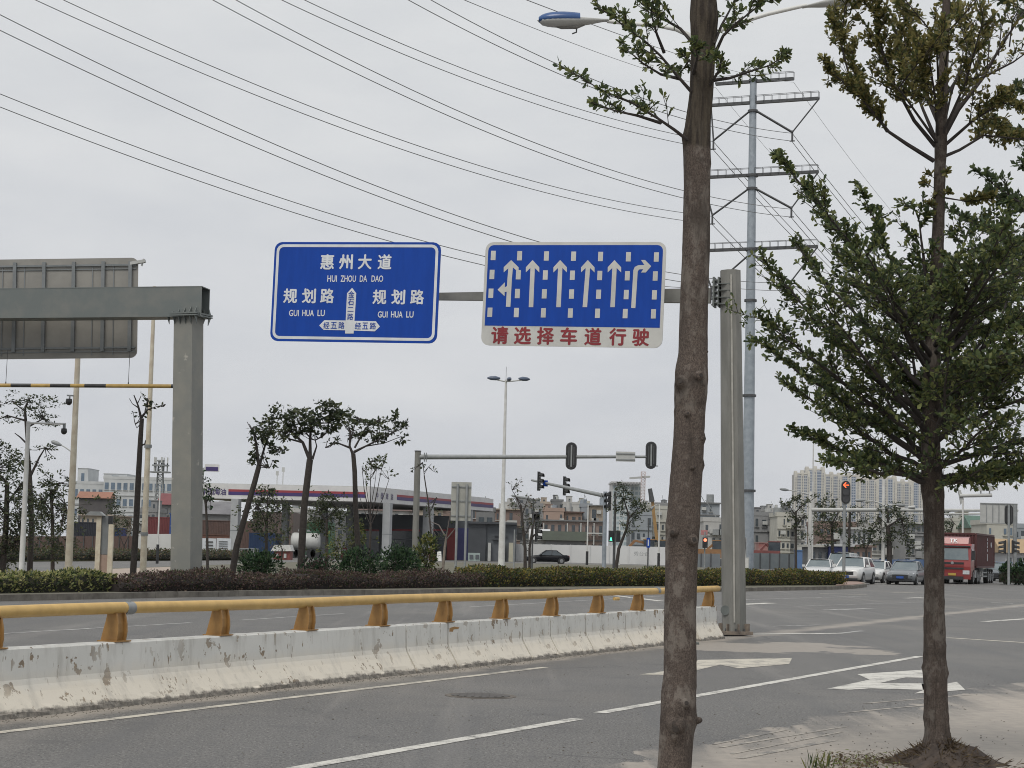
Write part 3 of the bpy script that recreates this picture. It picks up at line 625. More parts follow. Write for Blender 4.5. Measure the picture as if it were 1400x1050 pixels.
for side, b_ in ((0, -1), (1, 1)):
    for i in range(6):
        a_ = -.5+.2*i; x_, y_ = a_*c_+.40*b_*s_, a_*s_-.40*b_*c_
        q0 = cc+np.array([x_, y_, -.03]); o2 = np.array([s_*b_*.10, -c_*b_*.10, 0])
        mb.prism([q0-o2*.6, q0+o2, q0-o2*.6-up*.26], np.array([c_, s_, 0])*.02)
        mb.prism([q0-o2*.3+up*.1, q0+o2+up*.1, q0-o2*.3+up*.30], np.array([c_, s_, 0])*.02)
mb.build('stiffener', m_beam, g)
Ls = Plane(20, 421.3, 62.2, rad(3.5), rad(-1.7)); WL, HL = 7.9, 3.31
Ls.c = Ls.P(188, 420.5)-Ls.u*WL/2
s3 = thing('gantry_sign', Ls.c, 'large road sign seen from its ribbed grey back behind the box beam', 'road sign')
mb = MB(); mb.prism(Ls.rrect(WL, HL, .22, -.04), Ls.n*.03); mb.build('panel', m_signback, s3)
mb = MB(); mb.prism(Ls.rrect(WL-.05, HL-.05, .20, -.05), Ls.n*.004); mb.build('front_face', m_blue, s3)
for px_ in (178, 141, 100.5, 60, 20, -20, -60, -100):
    mb = MB(); a = (Ls.P(px_, 420)-Ls.c) @ Ls.u; mb.bar(Ls.L(a, -HL/2+.22, .045), Ls.L(a, HL/2-.12, .045), .11, .11); mb.build('rib', m_signrib, s3)
mb = MB()
for b in (HL/2-.24, -HL/2+.34): mb.bar(Ls.L(-WL/2+.1, b, .02), Ls.L(WL/2-.06, b, .02), .06, .06); mb.bar(Ls.L(-WL/2+.1, b-.13, .01), Ls.L(WL/2-.06, b-.13, .01), .025, .03)
mb.build('cross_rail', m_signrib, s3)
for px_ in (155, 126, 33, 3, -40): mb = MB(); a = (Ls.P(px_, 420)-Ls.c) @ Ls.u; mb.bar(Ls.L(a, -HL/2+.1, .003), Ls.L(a, HL/2-.2, .003), .03, .02); mb.build('sheet_seam', m_signrib, s3)
mb = MB(); mb.bar(Ls.L(WL/2-.25, HL/2-.2, .03), Ls.P(199, 357, .03), .14, .10); mb.bar(Ls.P(197, 354, .03), Ls.P(194, 364, .03), .05); mb.build('corner_bracket', m_lgrey, s3)
# height limit bar hung below on wires
hbL, hbR = at(-250, 525.5, 62.4), at(237, 528, 61.0)
hb_ = thing('height_limit_bar', hbR, 'yellow and black striped height limit bar hanging on wires under a gantry', 'height bar')
L_ = np.linalg.norm(hbR-hbL); dd_ = (hbR-hbL)/L_
mb = MB(); edges = [237, 207, 176, 147, 118, 99, 71.5, 45.5, 18, -9, -36, -63, -90, -120, -150, -180, -215, -250]; ts = [(237-x)/487*L_ for x in edges]
for i in range(len(ts)-1):
    mb.cur = 1 if i in (3, 5, 7, 9, 11, 13, 15) else 0
    mb.tube([hbR-dd_*ts[i], hbR-dd_*ts[i+1]], .062, 10, cap=True)
mb.build('striped_bar', [mat('bar_yellow', (.48, .33, .10), (.38, .25, .08), 6, .5), m_black], hb_)
mb = MB(); mb.tube([hbR-dd_*.06, hbR+dd_*.012], .064, 10); mb.build('end_cap', m_black, hb_)
for x in (176.5, 10.5, -150):
    q_ = at(x, 526.8, 61.6); mb = MB(); qq = hbR-dd_*((237-x)/487*L_); mb.tube([qq, np.array([qq[0]+.01, qq[1], at(x, 486, 62)[2]+.15])], .009, 5); mb.tube([qq-up*.02, qq+up*.12], .02, 6); mb.build('hanger_wire', m_dark, hb_)

# ------------------------------------------------------------------ twin street lamp whose post the front trunk hides
lb = gp(942, 880.5); Yp = lb[1]
lamp = thing('street_lamp', (lb[0], Yp, 0), 'tall twin arm street lamp with blue and white heads behind the bare trunk', 'street lamp')
pt = at(956, 62, Yp); base = np.array([lb[0], Yp, 0.0]); pt[0] = base[0]; pt[1] = base[1]
mb = MB(); mb.tube([base, base+(pt-base)*.5, pt], [.10, .085, .06], 12); mb.build('pole', m_white, lamp)
mb = MB(); mb.box(base+up*.02, (.34, .34, .04)); mb.build('base_plate', m_greypost, lamp)
for pts_ in ([(955, 66), (942, 48), (925, 40), (900, 35), (870, 33), (830, 29)], [(957, 66), (975, 45), (1010, 31), (1050, 19), (1085, 11), (1103, 7)]):
    mb = MB(); mb.tube([at(x, y, Yp) for x, y in pts_], [.05, .048, .045, .04, .038, .036], 10); mb.build('arm', m_white, lamp)
def lamp_head(tip, heel, wid, thick, hook):
    a, b = at(*tip, Yp), at(*heel, Yp); L = np.linalg.norm(b-a); t = (b-a)/L; s_ = np.array([t[1], -t[0], 0]); s_ /= np.linalg.norm(s_); n = np.cross(s_, t); n = n if n[2] > 0 else -n
    for nm, mm, zlo, zhi, q0, q1 in (('lamp_shell', m_lgrey, -.5, .16, 0, 1), ('blue_cap', mat('lamp_blue', (.035, .09, .24), (.03, .075, .2), 4, .3), -.30, .60, .02, .60)):
        mb = MB(); vs = []; k = 14; m_ = 12
        for i in range(k+1):
            f_ = q0+(q1-q0)*i/k; wdt = max(.02, (math.sin(math.pi*min(1, f_*1.0)**.62)**.7 if f_ < .999 else .28)); wdt = max(wdt, .30 if f_ > .6 else .03)
            for j in range(m_):
                an = 2*math.pi*j/m_; y_ = math.cos(an)*wid*wdt*.5; z_ = math.sin(an); z_ = (z_*zhi if z_ > 0 else z_*-zlo)*thick*wdt
                vs.append(a+t*L*f_+s_*y_*(1 if nm == 'lamp_shell' else 1.03)+n*z_)
        mb.add(vs, [(i*m_+j, i*m_+(j+1) % m_, (i+1)*m_+(j+1) % m_, (i+1)*m_+j) for i in range(k) for j in range(m_)], True); mb.add(vs[:m_], [tuple(range(m_))]); mb.add(vs[-m_:], [tuple(range(m_))])
        part = mb.build(nm, mm, lamp)
    mb = MB(); mb.tube([a+t*L*.2-n*thick*.30, a+t*L*.34-n*thick*.42, a+t*L*.55-n*thick*.42, a+t*L*.66-n*thick*.3], [.03, .06, .06, .03], 8); mb.build('lens', mat('lamp_lens', (.22, .22, .21), (.16, .16, .155), 4, .25), lamp)
    mb = MB(); h_ = a+t*L*hook-n*thick*.5; mb.tube([h_, h_-up*.10, h_-up*.13-t*.08], [.02, .016, .014], 6); mb.build('latch', m_dark, lamp)
lamp_head((734.5, 28), (832, 27), .42, .27, .55); lamp_head((1190, -8), (1097, 9), .42, .25, .5)

# ------------------------------------------------------------------ high-voltage pole and its wires
Zt = 180.0
tb = at(1021.3, 781, Zt); tb[2] = 0
twr = thing('transmission_pole', tb, 'tall galvanised transmission pole with stacked crossarms and insulators', 'power pole')
ttop = at(1030, 107, Zt)
axis = lambda y: np.array([tb[0], Zt, at(1025, y, Zt)[2]])
tilt = (ttop-tb); ax_ = lambda y: tb+tilt*((at(1025, y, Zt)[2])/ttop[2])
mb = MB(); ys = [781, 700, 620, 540, 455, 350, 240, 150, 107]; mb.tube([ax_(y) if y < 781 else tb for y in ys], [.62, .58, .55, .52, .47, .43, .38, .34, .33], 12); mb.build('shaft', m_galv, twr)
mb = MB()
for y, r in ((671, .72), (541, .66), (411, .60), (341, .62), (258, .53), (240, .6), (152, .5), (110, .45)): mb.tube([ax_(y+1.6), ax_(y-1.6)], r, 14)
mb.build('flange_ring', m_dark, twr)
AU = np.array([math.cos(rad(22)), -math.sin(rad(22)), 0])
INS = {}
for y, xl, xr, in ((112, 978, 1081), (141, 972, 1114), (240, 962, 1114), (341, 958, 1114)):
    c0 = ax_(y)
    for x, sg in ((xl, -1), (xr, 1)):
        Larm = abs(x-1028)*Zt/FPX/AU[0]; e = c0+AU*sg*Larm
        mb = MB(); p0 = c0+AU*sg*.3; mb.bar(p0+up*.05, e+up*.05, .34, .28); 
        m2 = MB(); n_ = np.array([-AU[1], AU[0], 0]); kk = int(Larm/.75)
        for o_ in (-.22, .22):
            m2.bar(p0+n_*o_+up*.72, e+n_*o_+up*.72, .04); 
            for i in range(kk+1):
                q_ = p0+(e-p0)*i/kk+n_*o_; m2.bar(q_, q_+up*.72, .035)
        mb.build('crossarm', m_dark, twr); m2.build('arm_railing', m_dark, twr)
        INS[(y, sg)] = (c0, e)
for (ya, yj), y in (((141, 152), 186), ((240, 258), 289), ((341, 350), 389)):
    for sg in (-1, 1):
        c0, e = INS[(ya, sg)]; v_ = c0+AU*sg*(52*Zt/FPX/AU[0]); v_ = v_.copy(); v_[2] = at(1028, y+(-2 if sg > 0 else 3), Zt)[2]
        INS[('v', y, sg)] = v_; hub = ax_(yj)+AU*sg*.35
        for p in (e, hub):
            for o_ in (-.12, .12):
                q_ = np.array([0, o_, 0]); mb = MB(); d_ = v_-p; mb.tube([p+q_+d_*t for t in np.linspace(0, 1, 3)], .07 if p is e else .085, 6); mb.build('insulator', m_dark, twr)
        mb = MB(); mb.bar(v_+up*.15, v_-up*.85, .16, .25); mb.bar(v_-up*.85-AU*.25, v_-up*.85+AU*.25, .1); mb.build('wire_clamp', m_dark, twr)
WF = {'E': ((186, -1), 215, [(417, 0), (646, 100), (750, 135), (920, 182)], [(386, 0), (614, 100), (750, 148), (933, 193)]),
      'C': ((289, -1), 210, [(88, 0), (400, 137), (600, 209), (750, 253), (934, 287)], [(50, 0), (400, 151), (600, 222), (750, 263), (934, 297)]),
      'A': ((389, -1), 206, [(0, 128), (200, 206), (400, 277), (602, 335), (662, 350)], [(0, 146), (400, 291), (602, 348), (662, 362)]),
      'F': ((186, 1), 212, [(588, 0), (700, 58), (775, 92), (975, 165)], [(557, 0), (700, 71), (770, 103), (975, 175)]),
      'D': ((289, 1), 210, [(322, 0), (400, 41), (600, 140), (750, 202), (934, 261)], [(291, 0), (400, 57), (600, 153), (750, 213), (934, 271)]),
      'B': ((389, 1), 207, [(0, 20), (400, 208), (600, 286), (736, 330), (910, 372)], [(0, 41), (400, 223), (600, 299), (697, 330), (910, 380)])}
wl = {'E': 'second pair from the top', 'C': 'fourth pair from the top', 'A': 'lowest pair, passing behind both blue signs', 'F': 'highest pair, passing behind the lamp head', 'D': 'third pair from the top', 'B': 'pair meeting the top edge of the lane sign'}
SS = np.concatenate([np.linspace(0, 150, 60), np.linspace(151, 172, 22)])
for kx_, (att, azd, o1, o2) in WF.items():
    v_ = INS[('v',)+att]
    for wi, obs in enumerate((o1, o2)):
        P0 = v_-up*(.1 if wi == 0 else .85)+AU*(.0 if wi == 0 else -.05)
        def wire(p, s_): return P0+s_[:, None]*np.array([math.sin(p[0]), math.cos(p[0]), 0])+(p[1]*s_+p[2]*s_*s_)[:, None]*np.array([0, 0, 1.0])
        ob = np.array(obs, float)
        def err(p):
            q_ = proj(wire(p, np.linspace(0, 170, 500))); o_ = np.argsort(q_[:, 0]); return np.append(np.interp(ob[:, 0], q_[o_, 0], q_[o_, 1])-ob[:, 1], (p[0]-rad(azd))*150)
        p = np.array([rad(azd), -.13, .0011])
        for _ in range(30):
            r0 = err(p); J = np.stack([(err(p+e_)-r0)/e_.max() for e_ in np.diag([1e-5, 1e-5, 1e-7])], 1); p = p-.5*np.linalg.lstsq(J, r0, rcond=None)[0]
        ln = wire(p, SS); fw = np.linspace(2, 260, 26)
        az2 = rad(24.5); ext = P0+fw[:, None]*np.array([math.sin(az2), math.cos(az2), 0])+(-.165*fw+.00062*fw*fw)[:, None]*np.array([0, 0, 1.0])
        mb = MB(); mb.tube(np.concatenate([ln[::-1], ext]), [.009+.021*min(1, max(0, (170-s_))/120) for s_ in SS[::-1]]+[.034]*26, 4)
        o = mb.build('power_line', m_wire, None, P0)
        tag(o, ('upper' if wi == 0 else 'lower')+' thin grey power line of the '+wl[kx_], 'power line', 'power lines strung to the transmission pole')
for sg, pt0, lab in ((-1, [(635, 0), (750, 47), (860, 93)], 'single fine earth wire sloping down below the lamp head to the pole top'), (1, [(800, 30), (900, 62), (1000, 90)], 'single fine earth wire running to the right tip of the pole top')):
    e = INS[(112, sg)][1]; A_ = e-up*.3; far = at(pt0[0][0], pt0[0][1], 70.0); mid = at(*pt0[1], 110.0)
    tt = np.linspace(0, 1.25, 40)[:, None]; ln = A_+(far-A_)*tt+up*((tt*tt-tt)*1.6)
    fw = np.linspace(2, 260, 26); ext = A_+fw[:, None]*np.array([math.sin(rad(24.5)), math.cos(rad(24.5)), 0])+(-.16*fw+.0006*fw*fw)[:, None]*np.array([0, 0, 1.0])
    mb = MB(); mb.tube(np.concatenate([ln[::-1], ext]), .016, 4); tag(mb.build('power_line', m_wire, None, A_), lab, 'power line', 'power lines strung to the transmission pole')
# ------------------------------------------------------------------ trees near the camera
def unit(v): v = np.asarray(v, float); return v/(np.linalg.norm(v)+1e-12)
def bez(a, b, c, k): t = np.linspace(0, 1, k)[:, None]; return (1-t)**2*a+2*t*(1-t)*b+t*t*c
class Foliage:
    def __init__(s): s.C = []; s.A = []; s.L = []
    def rosette(s, p, d, n, L, spread=.9):
        d = unit(d)
        for _ in range(n):
            s.C.append(p-d*L*random.uniform(0, .5)); s.A.append(unit(d*random.uniform(.2, 1)+rng.normal(0, spread*.6, 3)+np.array([0, 0, .15]))); s.L.append(L*random.choice((.5, .75, .9, 1.0, 1.15, 1.4))*random.uniform(.85, 1.15))
def twiggy(wood, fol, pts, r0, nsub, slen, nleaf, L, start=.25, upb=.35, density=1.0, sub2=3):
    """side twigs along a limb, each with a rosette of leaves at its joints"""
    pts = np.asarray(pts); k = len(pts)
    seg = np.linalg.norm(np.diff(pts, axis=0), axis=1); cum = np.concatenate([[0], np.cumsum(seg)]); T = cum[-1]
    for i in range(nsub):
        f = start+(1-start)*(i+random.random())/nsub; q = f*T; j = min(k-2, int(np.searchsorted(cum, q)-1)); j = max(j, 0)
        p = pts[j]+(pts[j+1]-pts[j])*((q-cum[j])/(seg[j]+1e-9)); t = unit(pts[j+1]-pts[j])
        side = unit(np.cross(t, (0, 0, 1)))*random.choice((-1, 1)); d = unit(t*random.uniform(.5, 1.0)+side*random.uniform(.4, 1.1)+np.array([0, 0, random.uniform(-.15, upb*2)]))
        ln = slen*(1.15-.7*f)*random.uniform(.55, 1.25); e = p+d*ln; m_ = p+d*ln*.5+np.array([0, 0, -.03*ln])
        tw = bez(p, m_, e, 4); wood.tube(tw, [r0*.42*(1-.6*f), r0*.3*(1-.6*f), .0035, .002], 4, cap=False)
        for b in range(sub2):
            g = (b+1)/sub2; c = bez(p, m_, e, 7)[min(6, int(g*6))]
            if b < sub2-1 and random.random() < .75:
                d2 = unit(d+rng.normal(0, .55, 3)+np.array([0, 0, .2])); l2 = ln*.38*random.uniform(.5, 1.2); e2 = c+d2*l2
                wood.tube([c, e2], [.0035, .002], 3, cap=False)
                if random.random() < density: fol.rosette(e2, d2, random.randint(max(1, nleaf-2), nleaf+2), L)
                if random.random() < density*.7: fol.rosette(c+(e2-c)*.5, d2, max(1, nleaf//2), L)
            if random.random() < density: fol.rosette(c, d, random.randint(max(1, nleaf-2), nleaf+2), L)
    if random.random() < density: fol.rosette(pts[-1], pts[-1]-pts[-2], nleaf+2, L)
def trunk_tube(mb, pts, radii, n=28, rough=.03, knots=()):
    pts = np.asarray(pts, float); seg = np.concatenate([[0], np.cumsum(np.linalg.norm(np.diff(pts, axis=0), axis=1))])
    K = max(8, int(seg[-1]/.045)); q = np.linspace(0, seg[-1], K)
    P = np.stack([np.interp(q, seg, pts[:, i]) for i in range(3)], 1); R_ = np.interp(q, seg, radii)
    ph = rng.uniform(0, 6.28, 8); vs = []
    for i in range(K):
        for a in range(n):
            an = 2*math.pi*a/n
            r = R_[i]*(1+rough*(math.sin(3*an+ph[0]+q[i]*1.3)*.5+math.sin(7*an+ph[1]-q[i]*2.1)*.35+math.sin(5*an+q[i]*9+ph[2])*.3+random.gauss(0, .35)))
            for (kz, ka, ks, kh) in knots:
                dz = (P[i][2]-kz)/ks; da = ((an-ka+math.pi) % (2*math.pi)-math.pi)*R_[i]/ks
                r += kh*math.exp(-(dz*dz+da*da))
            vs.append(P[i]+np.array([math.cos(an)*r, math.sin(an)*r, 0]))
    mb.add(vs, [(i*n+a, i*n+(a+1) % n, (i+1)*n+(a+1) % n, (i+1)*n+a) for i in range(K-1) for a in range(n)], True)
    mb.add(vs[-n:], [tuple(range(n))])
Y1 = 13.0
prof = [(-260, 972, 28), (-80, 966, 33), (0, 962, 36), (25, 963, 40), (60, 962, 34), (130, 959, 33), (165, 955, 35), (190, 953, 38), (262, 953, 36.5), (330, 952, 38), (400, 949, 38.5), (485, 947, 40), (505, 945, 45), (540, 944, 45.5), (560, 943, 42), (600, 941.5, 42.5), (680, 936, 44.5), (700, 935, 45), (715, 934, 47), (740, 932.5, 45), (790, 931, 43.5), (850, 930, 43.5), (920, 930, 44.5), (945, 928, 47), (985, 927.5, 48.5), (1010, 925, 46), (1050, 922, 46), (1075, 920, 52), (1100, 919, 66)]
TP = [at(x, y, Y1) for y, x, w_ in prof][::-1]; TR = [w_*Y1/FPX/2 for y, x, w_ in prof][::-1]; TP[0][2] = -.02
tz = lambda y: at(930, y, Y1)[2]
t1 = thing('street_tree', TP[0], 'bare brown street tree trunk close to the camera with leafy twigs at top', 'tree', 'street trees on the near verge')
mb = MB(); A90 = -math.pi/2
trunk_tube(mb, TP, TR, 36, .022, [(tz(525), A90-.5, .05, .022), (tz(520), A90+.7, .05, .02), (tz(508), A90, .025, .02), (tz(742), A90-.6, .04, .02), (tz(735), A90+.5, .035, .022), (tz(965), A90-.2, .06, .03), (tz(990), A90-.3, .04, .05), (tz(1003), A90-.15, .026, .06), (tz(958), A90+.8, .04, .02), (tz(985), A90+1.3, .04, .018), (tz(719), A90-1.2, .03, .014), (tz(712), A90+.9, .03, .016), (tz(480), A90+1.1, .014, .016), (tz(600), A90+1.2, .012, .014), (tz(637), A90+1.4, .012, .016), (tz(190), A90-1.3, .05, .012), (tz(560), A90-1.4, .02, .012), (tz(222), A90+1.2, .03, .01)])
mb.build('trunk', m_scar, t1)
for (x, y), dx, rr, ln, fr in (((925, 992), (-.2, -1, -.3), .040, .10, .115), ((936, 962), (.3, -1, .2), .026, .05, .115), ((921, 748), (-1, -.3, .1), .014, .05, .02), ((946, 738), (.4, -1, .1), .028, .05, .10), ((922, 728), (-.5, -1, .1), .022, .05, .10), ((953, 985), (.9, -.6, .2), .016, .05, .03), ((932, 522), (-.4, -1, .1), .030, .05, .11), ((955, 514), (.5, -1, .1), .024, .05, .105), ((962, 483), (.8, -.7, .4), .010, .05, .03), ((958, 600), (.8, -.6, .2), .012, .04, .05), ((947, 640), (.5, -1, .2), .010, .04, .11), ((940, 566), (.1, -1, .2), .014, .03, .11)):
    p = at(x, y, Y1-fr); dd = unit(dx); mb = MB(); mb.tube([p-dd*.02, p+dd*ln*.3, p+dd*ln*.62, p+dd*ln*.66], [rr*1.9, rr*1.35, rr, rr*.62], 12, jit=.10); mb.build('branch_stub', m_scar, t1)
    mb = MB(); q = p+dd*ln*.665; mb.tube([q-dd*.01, q+dd*.004], [rr*.6, rr*.55], 10); mb.build('cut_face', m_barkd, t1)
wood = MB(); fol = Foliage()
def limb1(pxs, dY, nsub, slen, nl=3, L=.047, r=.013, start=.2, dens=1.0):
    k = len(pxs); P = [at(x, y, Y1+dY*i/(k-1)-.05) for i, (x, y) in enumerate(pxs)]
    for i in range(1, k): P[i] = P[i]+rng.normal(0, .008, 3)
    wood.tube(P, [r*(1-.8*i/(k-1)) for i in range(k)], 6); twiggy(wood, fol, P, r, nsub, slen, nl, L, start, .3, dens, 3)
limb1([(942, 193), (922, 178), (900, 165), (862, 143), (822, 121), (783, 97)], -.5, 15, .24)
limb1([(903, 168), (872, 160), (845, 152), (808, 137)], -.7, 7, .17, 5)
limb1([(944, 124), (925, 98), (905, 76), (880, 58), (848, 33), (816, 6)], -.35, 15, .25, 4, dens=.9)
limb1([(930, 108), (905, 100), (878, 85), (850, 60)], -.6, 8, .2, 5, dens=.9)
limb1([(948, 60), (930, 40), (905, 22), (880, 5), (850, -20)], .3, 10, .25, 5)
limb1([(908, 72), (896, 45), (890, 18), (893, -10)], -.3, 7, .16, 4)
limb1([(978, 72), (990, 50), (1006, 32), (1030, 14), (1062, -8)], -.3, 11, .24, 5)
limb1([(975, 110), (1000, 104), (1030, 94), (1050, 88), (1076, 70)], -.4, 9, .17, 5)
limb1([(976, 60), (985, 35), (1000, 10), (1012, -20)], .3, 8, .22, 5)
limb1([(948, 100), (955, 80), (948, 55)], -.3, 5, .1, 5); limb1([(970, 118), (985, 96), (990, 78)], -.3, 4, .12, 5)
limb1([(950, 95), (941, 85), (933, 100)], .3, 4, .14, 5)
for k in range(14):                                     # the crown goes on above the frame
    y0 = random.uniform(-230, -20); a = random.uniform(0, 6.28); p = at(967, y0, Y1); e = p+np.array([math.cos(a)*1.1, math.sin(a)*1.1, random.uniform(.35, .9)])
    P = bez(p, (p+e)/2-np.array([0, 0, .12]), e, 6); wood.tube(P, [.016, .013, .01, .008, .005, .003], 5); twiggy(wood, fol, P, .014, 10, .3, 5, .045, .3)
wood.build('branches', m_twig, t1); leaves('crown', fol.C, fol.A, fol.L, L_near, t1, near=True, W=.44)
# right tree
Y2 = 15.9
prof = [(-140, 1302, 5), (-60, 1297, 8), (20, 1293, 11), (120, 1289, 14), (200, 1286, 17), (225, 1285, 15.5), (300, 1283, 16), (400, 1279, 18.5), (500, 1275, 22), (600, 1273, 25), (650, 1274, 29), (668, 1275, 32), (690, 1276.5, 28.5), (740, 1277, 27), (800, 1277, 26.5), (900, 1277.5, 30), (916, 1277.5, 33), (940, 1279, 31), (1000, 1281, 33.5), (1015, 1282, 40), (1030, 1284, 52), (1046, 1286, 74), (1056, 1287, 100)]
TP = [at(x, y, Y2) for y, x, w_ in prof][::-1]; TR = [w_*Y2/FPX/2 for y, x, w_ in prof][::-1]; TP[0][2] = -.02
t2 = thing('street_tree', TP[0], 'two tiered street tree with dense olive crown beside the intersection', 'tree', 'street trees on the near verge')
tz2 = lambda y: at(1277, y, Y2)[2]
mb = MB(); trunk_tube(mb, TP, TR, 40, .055, [(tz2(912), A90-1.3, .035, .018), (tz2(918), A90+1.2, .035, .018), (tz2(925), A90, .05, .01), (tz2(980), A90-1.4, .05, .012)]+[(.05, a, .07, .05) for a in (-3.0, -2.2, -1.2, -.5, .4, 1.6)]); mb.build('trunk', m_furrow, t2)
wood = MB(); fol = Foliage(); tx2 = lambda y: np.interp(y, [p[0] for p in prof], [p[1] for p in prof])
def limb2(y0, tip, dY, sag=.5, nsub=15, slen=.56, nl=6, L=.048, r=.024, F=None, start=.22, dens=1.0, k=8, wm=None):
    F = F or fol; a = at(tx2(y0), y0, Y2); c = at(tip[0], tip[1], Y2+dY); m_ = (a+c)/2; m_[2] = a[2]+(c[2]-a[2])*sag*.5+.02; 
    P = bez(a, m_, c, k); P[1:-1] += rng.normal(0, .012, (k-2, 3)); (wm or wood).tube(P, [r*(1-.85*i/(k-1)) for i in range(k)], 7); twiggy(wm or wood, F, P, r, int(nsub*1.2), slen, nl, L, start, .14, dens, 5)
for a in [(470, (1062, 214), .2, .95, 22, .34), (500, (1110, 262), -.5, .9, 16), (455, (1176, 258), .3, .9, 13, .34), (430, (1250, 284), -.2, .9, 10, .36), (585, (1048, 366), -.2, .85, 19), (540, (1085, 330), .5, .85, 16), (610, (1036, 434), -.35, .9, 19), (600, (1120, 400), -.9, .8, 16), (635, (1034, 466), .3, .85, 19, .38), (648, (1086, 528), -.4, .7, 16), (640, (1115, 505), .8, .8, 15), (658, (1099, 592), -.15, .6, 17, .38), (662, (1148, 630), -.6, .45, 14, .36), (660, (1175, 618), .9, .6, 12), (500, (1160, 350), -.9, .8, 13), (520, (1200, 380), -1.3, .8, 13),
          (455, (1330, 300), .4, .9, 12), (480, (1385, 285), -.3, .9, 15), (500, (1460, 300), .2, .9, 18), (520, (1500, 360), -.5, .9, 18), (470, (1345, 350), -1.0, .85, 14), (560, (1520, 430), .2, .85, 20), (590, (1500, 500), -.5, .8, 18), (610, (1420, 470), -1.0, .8, 16), (640, (1510, 560), .3, .8, 19), (655, (1475, 610), -.3, .6, 17), (663, (1400, 648), -.5, .4, 15, .36), (668, (1345, 640), -1.0, .4, 12, .36), (660, (1430, 640), .6, .6, 15)]: limb2(*a)
for k in range(17):                                     # limbs to the front and back
    y0 = random.uniform(470, 655); limb2(y0, (tx2(y0)+random.uniform(-120, 150), y0-random.uniform(20, 190)), random.choice((-1, 1))*random.uniform(1.1, 1.6), .8, 14)
for k in range(13): y0 = random.uniform(440, 640); limb2(y0, (tx2(y0)+random.uniform(-90, 110), y0-random.uniform(60, 150)), random.uniform(-.7, .7), .9, 8, .3)
upf = Foliage()
for a in [(222, (1215, 195), .1, .8, 0), (225, (1320, 205), -.2, .6, 2)]: pass
def upl(pts, dY, nsub, r=.02, slen=.3, nl=8, dens=1.0, start=.3, L=.046):
    k = len(pts); P = [at(x, y, Y2+dY*i/(k-1)) for i, (x, y) in enumerate(pts)]; wood.tube(P, [r*(1-.8*i/(k-1)) for i in range(k)], 7); twiggy(wood, upf, P, r, int(nsub*1.35), slen, nl, L, start, .4, dens, 4)
upl([(1277, 220), (1240, 197), (1215, 180), (1195, 155), (1165, 120), (1130, 95)], -.2, 22, start=.4)
upl([(1213, 180), (1180, 128), (1160, 70), (1150, 25)], .3, 18, .014, start=.15)
upl([(1279, 200), (1250, 165), (1220, 110), (1200, 50), (1190, -10)], -.3, 24, .02, .34)
upl([(1281, 195), (1262, 150), (1240, 90), (1235, 20)], .5, 20, .018, .32)
upl([(1283, 190), (1278, 130), (1268, 60)], -.6, 16, .016, .3)
upl([(1288, 190), (1310, 150), (1345, 105), (1370, 60), (1405, 10)], .1, 10, .026, .34, 2, .40)
upl([(1290, 200), (1330, 165), (1370, 140), (1400, 150)], -.4, 17, .016, .34)
upl([(1345, 105), (1385, 85), (1420, 60)], -.2, 7, .012, .22, 3, .6)
upl([(1288, 185), (1300, 130), (1315, 85), (1320, 40)], .5, 9, .012, .26, 3, .5)
upl([(1288, 215), (1312, 205), (1345, 185), (1395, 190), (1440, 180)], .3, 18, .016, .3)
upl([(1165, 120), (1150, 60), (1155, 10), (1175, -30)], -.2, 12, .01, .28)
for k in range(8): upl([(1285, 200-8*k), (1285+random.uniform(-60, 70), 120-10*k), (1285+random.uniform(-110, 130), 40-16*k)], random.choice((-1, 1))*random.uniform(.5, 1.1), 13, .014, .3, 5)
for x0, x1 in ((1335, 1345), (1350, 1338), (1365, 1380), (1320, 1305), (1380, 1400)): upl([(x0, 100-(x0-1335)*.8), (x0+4, 60-(x0-1335)*.7), (x1, 0)], random.uniform(-.2, .2), 6, .007, .18, 2, .45)
for k in range(5): upl([(1280, 245+k*14), (1280+random.choice((-1, 1))*8, 240+k*14), (1280+random.choice((-1, 1))*14, 236+k*14)], -.1, 2, .004, .08, 4)
upl([(1290, 270), (1320, 275), (1355, 272)], -.1, 9, .008, .14, 5)
wood.build('branches', m_twig, t2); leaves('crown', fol.C, fol.A, fol.L, L_near, t2, near=True, W=.46); leaves('upper_crown', upf.C, upf.A, upf.L, L_upper, t2, near=True, W=.44)
mb = MB(); n_ = 40; rr = [(1.0, 0), (.86, .03), (.7, .09), (.5, .15), (.3, .20), (.1, .215)]; c = at(1288, 1056, Y2-.02); vs = []
for f_, z in rr:
    for a in range(n_): an = 2*math.pi*a/n_; q_ = .46*f_*(1+.14*math.sin(3*an+1)+.1*math.sin(5*an)+random.uniform(-.05, .05)); vs.append((c[0]+q_*math.cos(an), c[1]+q_*math.sin(an)*.9, z*.85+random.uniform(-.012, .012)-.004))
mb.add(vs, [(i*n_+a, i*n_+(a+1) % n_, (i+1)*n_+(a+1) % n_, (i+1)*n_+a) for i in range(5) for a in range(n_)]); mb.add(vs[-n_:], [tuple(range(n_))]); mb.v = [(x+random.uniform(-.012, .012), y+random.uniform(-.012, .012), z+(random.uniform(-.02, .02) if z > .02 else 0)) for x, y, z in mb.v]
P = []
for _ in range(1500):
    a, q_ = random.uniform(0, 6.28), abs(random.gauss(0, .26)); q_ = min(q_, .62); z = max(.004, .185*max(0, 1-q_/.46)**1.1); P.append((c[0]+q_*math.cos(a), c[1]+q_*.9*math.sin(a), z+random.uniform(0, .012)))
P = np.array(P); A = np.stack([(P[:, 0]-c[0])*2.5+rng.normal(0, .5, len(P)), (P[:, 1]-c[1])*2.5+rng.normal(0, .5, len(P)), rng.uniform(-.1, .8, len(P))], 1)
